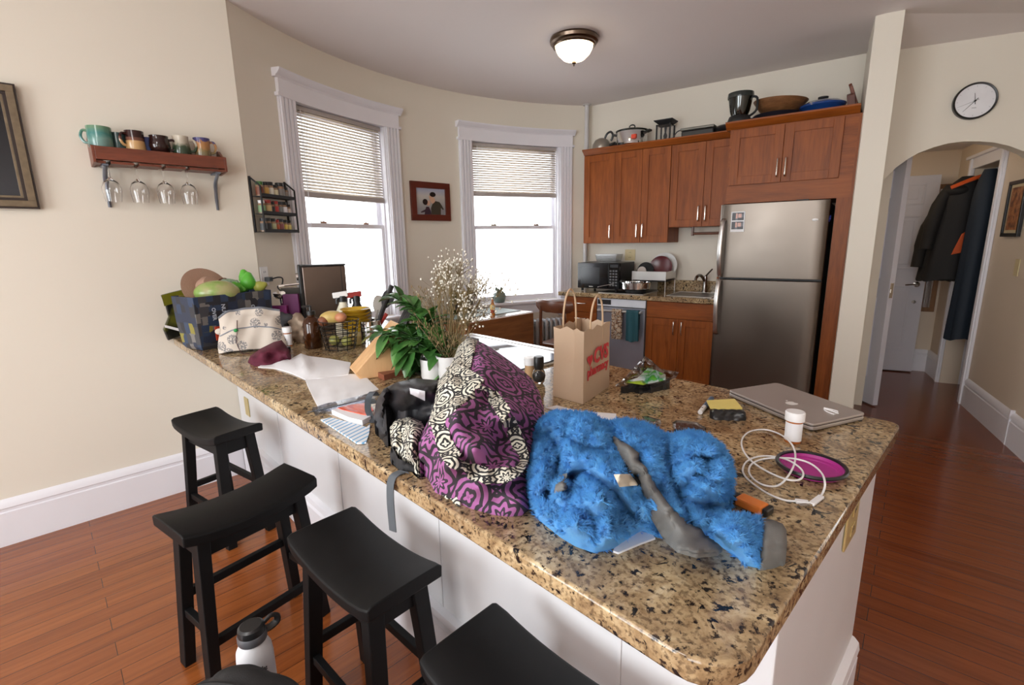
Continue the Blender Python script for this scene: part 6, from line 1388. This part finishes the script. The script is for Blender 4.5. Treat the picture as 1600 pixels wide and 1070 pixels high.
mug('round dark brown glazed mug in the middle of the shelf', yv(250, 232), .078, [(.030, 0), (.042, .012), (.049, .035), (.046, .062), (.042, .082), (.044, .088)], mat('dark_brown_glaze', lin(46,26,24), .1), rad(80))
mug('cream and dark green speckled mug on the wall shelf', yv(284, 234), .076, [(.040, 0), (.043, .008), (.042, .04), (.037, .075), (.038, .10)], glaze('cream_green_glaze', [(.0, lin(46,60,48)), (.42, lin(56,72,52)), (.60, lin(172,164,146)), (.95, lin(196,188,172))], 40, .05), rad(75))
mug('purple and orange speckled mug at the right end of the shelf', yv(317, 236), .072, [(.038, 0), (.040, .006), (.038, .05), (.041, .102)], glaze('purple_orange_glaze', [(.0, lin(110,104,84)), (.3, lin(128,110,70)), (.55, lin(168,120,74)), (.78, lin(168,120,74)), (.84, lin(72,66,112))], 60, .06), rad(78))
# wine glasses hanging by their feet
g0 = None
prof = [(0, 0), (.034, .0), (.034, .002), (.006, .006), (.0042, .018), (.0040, .070), (.008, .082), (.030, .100), (.040, .125), (.041, .145), (.034, .195), (.0325, .195), (.0390, .145), (.038, .126), (.028, .103), (.004, .088), (0, .087)]
names = ['hanging wine glass nearest the left end of the shelf', 'second hanging wine glass from the left under the shelf', 'third hanging wine glass from the left under the shelf', 'smallest-looking hanging wine glass, nearest the right bracket of the shelf']
for k, (u, lb) in enumerate(zip((168, 212, 254, 291), names)):
    loc = LW(sy0+slots[k], sz+.0195, .0755)
    if g0 is None:
        m = MB(); m.lathe([(r, -z) for r, z in prof], n=32); g0 = one(m, 'wine_glass', M_glass, lb, 'wine glass', loc, 0, 'wine glasses under the wall shelf', smooth=60)
    else:
        g = g0.copy(); COL.objects.link(g); g.location = loc; g['label'] = lb
# framed picture cut by the left edge
y1, z1 = .066, 2.178; z0 = 1.628; wd = .62
t = thing('framed_picture', 'dark picture in a wide bronze frame, cut by the left edge', 'picture', LW(y1, z0, .002), pi/2); h = z1-z0
Mgold = mat('frame_bronze', lin(122,108,88), .4, .5, var=.15, vs=30); Mdk = mat('frame_dark', lin(44,32,28), .4)
def pframe(parent, w, h, prof, mats, x_off=0):
    # prof: list of (inset, depth, material) steps
    for ins0, ins1, d, mt, nm in prof:
        m = MB(); m.box(-w+ins0+x_off, -ins0+x_off, -d, 0, h-ins1, h-ins0); m.box(-w+ins0+x_off, -ins0+x_off, -d, 0, ins0, ins1); m.box(-w+ins0+x_off, -w+ins1+x_off, -d, 0, ins1, h-ins1); m.box(-ins1+x_off, -ins0+x_off, -d, 0, ins1, h-ins1); m.build(nm, mt, parent, smooth=0, bevel=.001)
pframe(t, wd, h, [(0, .008, .03, Mdk, 'outer_edge'), (.008, .036, .034, Mgold, 'frame'), (.036, .048, .026, Mdk, 'inner_edge'), (.048, .058, .022, Mgold, 'inner_frame')], None)
ta = NT('dark_artwork'); co = ta.co('Object'); sx = ta.n('ShaderNodeSeparateXYZ'); ta.l(co, sx.inputs[0]); ta.col(ta.ramp(sx.outputs[2], [(.08, lin(52,54,60)), (.45, lin(22,24,28))])).set(.12)
m = MB(); m.box(-wd+.05, -.05, -.012, -.004, .05, h-.05); ar = m.build('artwork', ta.m, t, smooth=0)
m = MB(); m.prism([(-.38, .10), (-.135, .125), (-.15, .22), (-.20, .30), (-.30, .36), (-.40, .30)], 0, .001); m.xf(Matrix.Rotation(rad(90), 4, 'X')); m.xf(Matrix.Translation((-.015, -.0125, 0))); m.build('pale_shape', mat('art_pale', lin(168,170,164), .4), ar, smooth=0)
# spice rack on the bay wall
tc = -33.4; r0 = .002; Wr = .325
rk = B(tc, 0.004, 1.518); t = thing('spice_rack', 'black wire spice rack full of jars beside the left window', 'spice rack', rk, brz(tc)); RKW = t.matrix_basis
hh = .335; d = .075
for x in (-Wr/2, Wr/2):
    m = MB(); m.bar((x, -.006, 0), (x, -.006, hh), .010, .010); m.bar((x, -d, 0), (x, -d, hh-.06), .008, .008); m.bar((x, -.006, hh-.004), (x, -d, hh-.06), .008, .008); m.build('side_frame', M_blackm, t, smooth=0)
shelfz = [.004, .113, .218]
for z in shelfz:
    m = MB(); m.box(-Wr/2, Wr/2, -d, -.006, z-.003, z); m.build('shelf', M_blackm, t, smooth=0)
    m = MB(); m.box(-Wr/2, Wr/2, -d-.003, -d, z-.003, z+.016); m.build('rail', M_blackm, t, smooth=0)
random.seed(11)
cap = {'g': lin(60,110,50), 'k': lin(22,22,24), 'r': lin(170,44,34), 'w': lin(220,220,220), 'b': lin(40,44,52)}
rows = [
 [(-.125, .021, .082, lin(120,66,44), 'g', 'green-capped brown spice jar at the top left of the rack'), (-.075, .019, .085, lin(196,158,84), 'k', 'yellow-labelled spice jar second on the top shelf'), (-.033, .020, .088, lin(214,210,196), 'k', 'white-labelled spice jar in the middle of the top shelf'), (.012, .018, .076, lin(210,200,168), 'k', 'cream-labelled spice jar right of the middle of the top shelf'), (.062, .025, .092, lin(130,126,122), 'k', 'large black-lidded grey spice jar near the right of the top shelf'), (.115, .016, .07, lin(150,140,132), 'k', 'slim grey spice jar at the right end of the top shelf')],
 [(-.125, .019, .076, lin(120,150,110), 'w', 'white-capped green spice jar at the left of the middle shelf'), (-.072, .021, .082, lin(198,170,120), 'r', 'red-capped cream spice jar on the middle shelf'), (-.032, .015, .074, lin(60,58,56), 'k', 'dark slim spice jar left of the middle on the middle shelf'), (.002, .017, .08, lin(176,52,44), 'r', 'red spice jar in the middle of the middle shelf'), (.042, .018, .078, lin(128,132,130), 'b', 'grey spice jar right of the red one on the middle shelf'), (.082, .019, .08, lin(226,222,224), 'k', 'white-labelled spice jar near the right of the middle shelf'), (.122, .016, .066, lin(206,190,180), 'k', 'small pale spice jar at the right end of the middle shelf')],
 [(-.128, .018, .078, lin(70,72,74), 'k', 'dark grey spice jar at the left of the bottom shelf'), (-.088, .018, .08, lin(50,52,54), 'k', 'black spice jar second on the bottom shelf'), (-.045, .020, .078, lin(166,168,128), 'k', 'pale green spice jar on the bottom shelf'), (-.006, .016, .072, lin(188,92,50), 'r', 'orange spice jar in the middle of the bottom shelf'), (.032, .018, .078, lin(128,72,72), 'b', 'dull red spice jar right of the orange one on the bottom shelf'), (.072, .017, .074, lin(206,178,84), 'k', 'yellow spice jar near the right of the bottom shelf'), (.112, .016, .072, lin(214,196,120), 'k', 'pale yellow spice jar at the right end of the bottom shelf')]]
for z, row in zip(shelfz[::-1], rows):
    for x, r, h, c, ck, lb in row:
        r *= 1.12; h *= 1.06
        p = rk + Matrix.Rotation(brz(tc), 3, 'Z') @ Vector((x, -.040, z+.0005))
        s_ = thing('spice_jar', lb, 'spice jar', p, brz(tc), 'spice jars in the wall rack')
        m = MB(); m.lathe([(0, 0), (r, 0), (r, h*.72), (r*.86, h*.78), (0, h*.78)], n=14); m.build('jar', mat('spice_glass', lin(150,120,96), .15), s_)
        m = MB(); m.lathe([(r+.0002, h*.10), (r+.0008, h*.10), (r+.0008, h*.62), (r+.0002, h*.62)], n=14); m.build('label', mat('spice_lbl_%d' % (len(_MC)), c, .5), s_)
        m = MB(); m.lathe([(0, h*.77), (r*.92, h*.77), (r*.92, h), (0, h)], n=14); m.build('lid', mat('spice_cap_'+ck, cap[ck], .4), s_)
# framed photo between the windows
tc = .1; w = .435; z0, z1 = 1.636, 1.981; p = B(tc, .012, z0)
t = thing('framed_photo', 'dark red wooden frame with a photo of a couple, between the windows', 'photo frame', p, brz(tc)); h = z1-z0
Mrf = mat('frame_redwood', lin(92,36,24), .3)
pframe(t, w, h, [(0, .055, .022, Mrf, 'frame')], None, w/2)
ta = NT('photo_backdrop'); co = ta.co('Object'); sx = ta.n('ShaderNodeSeparateXYZ'); ta.l(co, sx.inputs[0]); ta.col(ta.ramp(sx.outputs[2], [(.10, lin(150,150,152)), (.22, lin(190,186,180)), (.27, lin(168,172,190))])).set(.25)
m = MB(); m.box(-w/2+.05, w/2-.05, -.010, -.002, .05, h-.05); pr = m.build('print', ta.m, t, smooth=0)
def flat(nm, poly, c, d, cap_=None):
    # figures printed on the photograph: coordinates in fractions of the print
    iw, ih = w-.11, h-.11
    m = MB(); m.prism([(-iw/2+x*iw, .055+(1-y)*ih) for x, y in poly], 0, .0006); m.xf(Matrix.Rotation(rad(90), 4, 'X')); m.xf(Matrix.Translation((0, -.010-d, 0))); m.build(nm, mat('ph_'+nm, c, .3), pr, smooth=0)
el = lambda cx, cy, rx, ry, n=16: [(cx+rx*math.cos(2*pi*k/n), cy+ry*math.sin(2*pi*k/n)) for k in range(n)]
flat('man_coat', [(.50, 1), (.49, .75), (.55, .58), (.66, .47), (.80, .50), (.88, .64), (.95, .78), (.90, .80), (.84, .72), (.83, 1)], lin(66,62,52), .0005)
flat('man_face', [(.43, .28), (.55, .27), (.64, .40), (.64, .50), (.56, .58), (.49, .52), (.46, .40)], lin(206,166,140), .001)
flat('man_hair', el(.57, .225, .105, .095), lin(28,24,24), .0015)
flat('woman_dress', [(.14, .90), (.20, .86), (.30, .80), (.33, .70), (.42, .70), (.48, .84), (.50, 1), (.26, 1), (.28, .90), (.15, .94)], lin(60,46,58), .0005)
flat('woman_face', el(.41, .56, .065, .10), lin(198,156,134), .001)
flat('woman_hair', el(.30, .52, .085, .115), lin(36,26,26), .0015)
# outlet at the start of the bay with a plug
ot = -36.0; p = B(ot, 0.001, 1.245)
outlet('wall_outlet', 'white outlet plate beside the wall corner, above the counter', p, brz(ot), M_white, .075, .12)
pl = B(ot+.1, .012, 1.225)
m = MB(); m.box(-.016, .016, -.035, 0, -.014, .014); P0 = Vector((0, -.03, 0))
m.tube(smoothpath([(0, -.035, 0), (.02, -.07, .01), (.05, -.08, .0), (.05, -.07, -.04), (.02, -.06, -.05), (.03, -.07, -.075), (.10, -.07, -.10), (.18, -.07, -.115), (.28, -.08, -.115), (.35, -.085, -.15)], 5), .0045, 6)
one(m, 'power_cord', M_black, 'black plug and power cord in the outlet by the wall corner', 'power cord', pl, brz(ot), smooth=30)
# venetian blinds
t_ = NT('blind_vinyl'); t_.col(lin(226,218,208)).set(.5); tr = t_.n('ShaderNodeBsdfTranslucent'); tr.inputs[0].default_value = (.80, .72, .62, 1); mx = t_.n('ShaderNodeMixShader'); mx.inputs[0].default_value = .30; t_.l(t_.b.outputs[0], mx.inputs[1]); t_.l(tr.outputs[0], mx.inputs[2]); t_.l(mx.outputs[0], t_.out.inputs[0])
M_blind = t_.m; M_brail = mat('blind_rail', lin(176,168,164), .5)
for (w, zb, lb, sl) in ((WIN[0], 1.775, 'half-lowered white slatted blind in the left bay window', 54), (WIN[1], 1.885, 'half-lowered white slatted blind in the right bay window', 53)):
    tm = (w['t0']+w['t1'])/2; half = rad((w['t1']-w['t0'])/2-.35)
    xw = BR*math.sin(half)-.004; sag = BR*(1-math.cos(half)); c = B(tm, -.036+sag*0-.0, 0); t = thing('window_blind', lb, 'blind', (c.x, c.y, zb), brz(tm), 'blinds in the bay windows')
    yo = -sag*.9; top = ZH-.014-zb
    m = MB(); m.box(-xw, xw, yo-.018, yo+.018, top-.032, top-.002); m.build('headrail', M_brail, t, smooth=0, bevel=.002)
    m = MB(); m.box(-xw, xw, yo-.016, yo+.016, 0, .038); m.build('bottom_rail', M_brail, t, smooth=0, bevel=.003)
    m = MB(); n = int((top-.075)/.0225); ca, sa = math.cos(rad(sl)), math.sin(rad(sl)); s_ = .0125
    for k in range(n+1):
        z = .045+(top-.085)*k/n
        P = [(yo-s_*ca, z-s_*sa), (yo, z+.0022), (yo+s_*ca, z+s_*sa)]
        a = [[m.v((x, y, zz)) for y, zz in P] for x in (-xw+.002, xw-.002)]
        for q in range(2): m._f([a[0][q], a[0][q+1], a[1][q+1], a[1][q]])
    o = m.build('slats', M_blind, t, smooth=60); sd = o.modifiers.new('t', 'SOLIDIFY'); sd.thickness = .0006
    for x in (-xw*.78, xw*.04, xw*.82): m = MB(); m.cyl((x, yo-.014, .03), (x, yo-.014, top-.03), .0012, n=6); m.build('ladder_cord', M_white, t)
    m = MB(); m.cyl((-xw+.05, yo-.022, -.30 if sl == 54 else .05), (-xw+.05, yo-.022, top-.03), .003, n=6); m.build('wand', M_white, t)
# ceiling light
lc = Vector((-2.361, 2.937, CEIL-.001)); t = thing('ceiling_light', 'flush dome ceiling light with a bronze rim, switched on', 'ceiling light', lc)
Mbz = mat('bronze', (.16, .115, .085), .28, 1.0)
m = MB(); m.lathe([(0, 0), (.165, 0), (.170, -.012), (.165, -.03), (.150, -.038), (.150, -.05), (.142, -.058), (.132, -.055), (.132, -.012), (0, -.012)], n=48); m.build('rim', Mbz, t)
ge = NT('lamp_glass'); ge.col((.95,.85,.7)).set(.4); ge.b.inputs['Emission Color'].default_value = (1, .80, .52, 1); ge.b.inputs['Emission Strength'].default_value = 6.0
m = MB(); m.lathe([(.130, -.046), (.128, -.066), (.11, -.10), (.075, -.132), (.03, -.148), (0, -.150)], n=48); m.build('glass_bowl', ge.m, t)
m = MB(); m.lathe([(0, -.148), (.014, -.150), (.016, -.158), (.006, -.166), (.005, -.176), (0, -.18)], n=14); m.build('finial', Mbz, t)
# bare tree outside the right window
random.seed(21); m = MB()
def branch(p, d, L, r, n):
    q = p + d*L; mid = p + d*L*.5 + Vector((random.uniform(-.06,.06), random.uniform(-.06,.06), random.uniform(-.05,.05)))*L
    m.tube([p, mid, q], [r, r*.85, r*.65], 5)
    if n:
        for k in range(3):
            e = (d + Vector((random.uniform(-.8,.8), random.uniform(-.8,.8), random.uniform(-.2,.6)))).normalized(); branch(p+d*L*(.55+.22*k), e, L*.68, r*.55, n-1)
tp = B(21, -5.5, -3.0); branch(Vector((tp.x, tp.y, -3.0)), Vector((.05, .1, 1)).normalized(), 4.2, .07, 4)
one(m, 'bare_tree', mat('pale_bark', lin(214,208,202), .8), 'bare branching tree outside the right window', 'tree')
# ================================================================ hall
q = H(-.422, S0-.018, 2.309)
t = thing('wall_clock', 'round white-faced wall clock with a black rim above the arch', 'clock', q, HA)
ax = Matrix.Rotation(rad(90), 3, 'X'); R = .116
m = MB(); m.lathe([(R-.012, -.016), (R, -.016), (R, .012), (R-.004, .017), (R-.011, .015), (R-.012, .008)], n=56, ax=ax); m.build('rim', M_black, t)
m = MB(); m.lathe([(0, -.016), (R-.010, -.016), (R-.010, .006), (0, .006)], n=56, ax=ax); fc = m.build('face', mat('clock_face', (.80,.80,.83), .3), t)
def hand(nm, ang, L, w):
    m = MB(); d = Vector((math.sin(ang), 0, math.cos(ang))); m.bar(Vector((0, -.009, 0))-d*.022, Vector((0, -.009, 0))+d*L, w, .0012, up=(0, 1, 0), w1=w*.4); m.build(nm, M_black, t, smooth=0)
hand('minute_hand', rad(222), .085, .004); hand('hour_hand', rad(352), .05, .004); hand('second_hand', rad(250), .095, .0018)
m = MB(); m.cyl((0, -.006, 0), (0, -.013, 0), .006, n=14); m.build('hub', M_black, t)
m = MB()
for k in range(12):
    a = k*pi/6; m.bar((.088*math.sin(a), -.0063, .088*math.cos(a)), (.096*math.sin(a), -.0063, .096*math.cos(a)), .0012, .0006, up=(0,1,0))
m.build('hour_mark', mat('mark_grey', (.25,.25,.27), .5), fc, smooth=0)
m = MB(); m.box(-.012, .012, -.0066, -.006, -.045, -.042); m.build('maker_mark', mat('mark_grey', (.25,.25,.27), .5), fc, smooth=0)
# framed print and switch on the hall wall
p = H(-.002, .985, 1.405); t = thing('framed_print', 'black-framed warm-toned print on the hall wall by the closet', 'picture', p, HA+pi/2)
# local x runs along +s, local y into... front faces -u side
hP = .40; wP = .30
def hbox(m, x0, x1, d0, d1, z0, z1): return m.box(x0, x1, d0, d1, z0, z1)
m = MB(); i = .026
hbox(m, -wP, 0, 0, .022, 0, i); hbox(m, -wP, 0, 0, .022, hP-i, hP); hbox(m, -wP, -wP+i, 0, .022, i, hP-i); hbox(m, -i, 0, 0, .022, i, hP-i); m.build('frame', M_black, t, smooth=0, bevel=.002)
m = MB(); hbox(m, -wP+i, -i, 0, .010, i, hP-i); m.build('mount', mat('mount_cream', lin(200,184,150), .6), t, smooth=0)
ta = NT('warm_print'); nz = ta.noise(ta.co('Object'), 22, 4); ta.col(ta.ramp(nz, [(.35, lin(96,58,40)), (.48, lin(158,96,60)), (.6, lin(186,132,84)), (.7, lin(110,64,50))])).set(.4)
m = MB(); hbox(m, -wP+i+.022, -i-.022, .010, .012, i+.022, hP-i-.022); m.build('print', ta.m, t, smooth=0)
p = H(-.0005, .64, 1.19); outlet('light_switch', 'almond light switch plate on the hall wall', p, HA-pi/2, M_almond, .075, .12, False, 'light switch')
# mirror on the end wall
p = H(-.17, 2.355, .64); t = thing('wall_mirror', 'tall narrow mirror in a brown wooden frame at the end of the hall', 'mirror', p, HA); w, h = .145, 1.275
Mmf = wood('mirror_wood', (.16,.07,.025), (.28,.13,.05), .4, (9,9,1)); i = .045
m = MB(); m.box(0, w, -.02, 0, 0, i); m.box(0, w, -.02, 0, h-i, h); m.box(0, i, -.02, 0, i, h-i); m.box(w-i, w, -.02, 0, i, h-i); m.build('frame', Mmf, t, smooth=0, bevel=.003)
m = MB(); m.box(i, w-i, -.008, 0, i, h-i); m.build('glass', mat('mirror_glass', (.8,.8,.8), .02, 1.0, var=0), t, smooth=0)
# coats hanging at the closet
def coat(name, label, u, s, ztop, zbot, mt, wtop, wbot, dp, seed=1, lean=0.0, drop=.62, rz=0, arms=(-1, 1)):
    # local x runs across the hall, front faces -y towards the arch
    q = H(u, s, 0); t = thing(name, label, 'coat', (q.x, q.y, 0), HA+rz, 'coats at the hall closet'); random.seed(seed)
    rings = []; n = 28
    for k in range(19):
        f = k/18; z = ztop+(zbot-ztop)*f; sh = min(1, f/.18)
        wx = (.04+(wtop-.04)*math.sin(sh*pi/2)**.8) + (wbot-wtop)*max(0, f-.18); dy = (.035+(dp-.035)*math.sin(sh*pi/2)); ring = []
        for j in range(n):
            a = 2*pi*j/n; fold = 1+.10*f*math.sin(5*a+seed)+.06*f*math.sin(9*a+2*seed); ring.append((wx*math.cos(a)*fold+lean*f, dy*math.sin(a)*fold, z+(.015*math.sin(3*a) if k == 18 else 0)))
        rings.append(ring)
    m = MB(); m.loft(rings); m.build('body', mt, t, smooth=60)
    for sg in arms:
        m = MB(); sl = smoothpath([(sg*wtop*.70, 0, ztop-.09), (sg*(wtop+.02), -.01, ztop-.20), (sg*(wtop+.045)+lean*.4, -.015, ztop-.42), (sg*(wtop+.05)+lean*.7, -.02, ztop-drop)], 5)
        m.tube(sl, [.05]*6+[.058]*5+[.05]*5, 12); m.build('sleeve', mt, t)
    return t
Mjk = mat('black_jacket', (.010,.009,.009), .75); Mor = mat('orange_lining', lin(206,84,24), .6); Mtl = mat('navy_coat', (.006,.014,.026), .7)
c1 = coat('jacket', 'black hooded jacket with orange trim hanging in front of the closet', -.10, 1.66, 1.92, 1.02, Mjk, .135, .17, .085, seed=2, lean=-.045)
m = MB(); m.prism([(-.055, 1.25), (.035, 1.275), (.025, 1.45), (-.005, 1.43)], 0, .012); m.xf(Matrix.Rotation(rad(90), 4, 'X')); m.xf(Matrix.Translation((.0, -.104, 0))); m.build('orange_pocket', Mor, c1, smooth=0, bevel=.003)
m = MB(); m.ell((-.06, -.01, 1.80), (.10, .09, .055)); m.build('hood', Mjk, c1)
m = MB(); m.tube(smoothpath([(-.12, -.075, 1.825), (-.05, -.095, 1.86), (.03, -.085, 1.895), (.09, -.05, 1.915)], 5), .020, 8, flat=.6); m.build('orange_hood_trim', Mor, c1)
coat('long_coat', 'long dark navy coat hanging beside the closet trim', -.015, 1.45, 1.95, .52, Mtl, .085, .105, .075, seed=5, lean=-.01, drop=.75, arms=(1,))
coat('jacket', 'dark brown-grey jacket hanging behind the orange-trimmed one, its sleeve end lower left', -.12, 1.96, 1.74, 1.00, mat('grey_jacket', (.020,.018,.016), .75), .11, .15, .08, seed=9, lean=-.03)
# ================================================================ light and camera
cam = bpy.data.cameras.new('camera'); co_ = bpy.data.objects.new('camera', cam); COL.objects.link(co_); SC.camera = co_
cam.sensor_fit = 'HORIZONTAL'; cam.sensor_width = 36; cam.lens = F/1600*36; cam.clip_start = .02
R3 = Matrix((RT, -DN, -FW)).transposed(); co_.matrix_world = Matrix.Translation(CAM) @ R3.to_4x4()
W = bpy.data.worlds.new('world'); SC.world = W; W.use_nodes = True
bg = W.node_tree.nodes['Background']; bg.inputs[0].default_value = (.93, .97, 1, 1); bg.inputs[1].default_value = 5.0
def area(name, loc, to, sx, sy, e, c):
    L = bpy.data.lights.new(name, 'AREA'); L.shape = 'RECTANGLE'; L.size = sx; L.size_y = sy; L.energy = e; L.color = c
    o = bpy.data.objects.new(name, L); COL.objects.link(o); o.location = loc
    o.rotation_euler = (Vector(to)-Vector(loc)).to_track_quat('-Z', 'Y').to_euler(); return o
area('daylight_back_left', (-1.7, -3.08, 1.45), (-1.7, 0, 1.35), 1.7, 1.7, 50, (.90, .96, 1.0))
area('daylight_back_right', (1.0, -3.08, 1.45), (1.0, 0, 1.35), 1.5, 1.7, 30, (1, .985, .96))
area('counter_fill', (-.7, -1.1, 2.66), (-.75, .4, .9), .9, .9, 30, (1, .985, .96))  # unseen overhead fill, added to brighten the peninsula top and the fleece
hl = bpy.data.lights.new('hall_lamp', 'POINT'); hl.energy = 4.5; hl.color = (1, .80, .56); hl.shadow_soft_size = .12
ho = bpy.data.objects.new('hall_lamp', hl); COL.objects.link(ho); ho.location = H(-1.0, 1.4, 2.1)
SC.view_settings.view_transform = 'Standard'; SC.view_settings.look = 'None'; SC.view_settings.gamma = 1; SC.view_settings.use_curve_mapping = False
SC.view_settings.exposure = 0.10
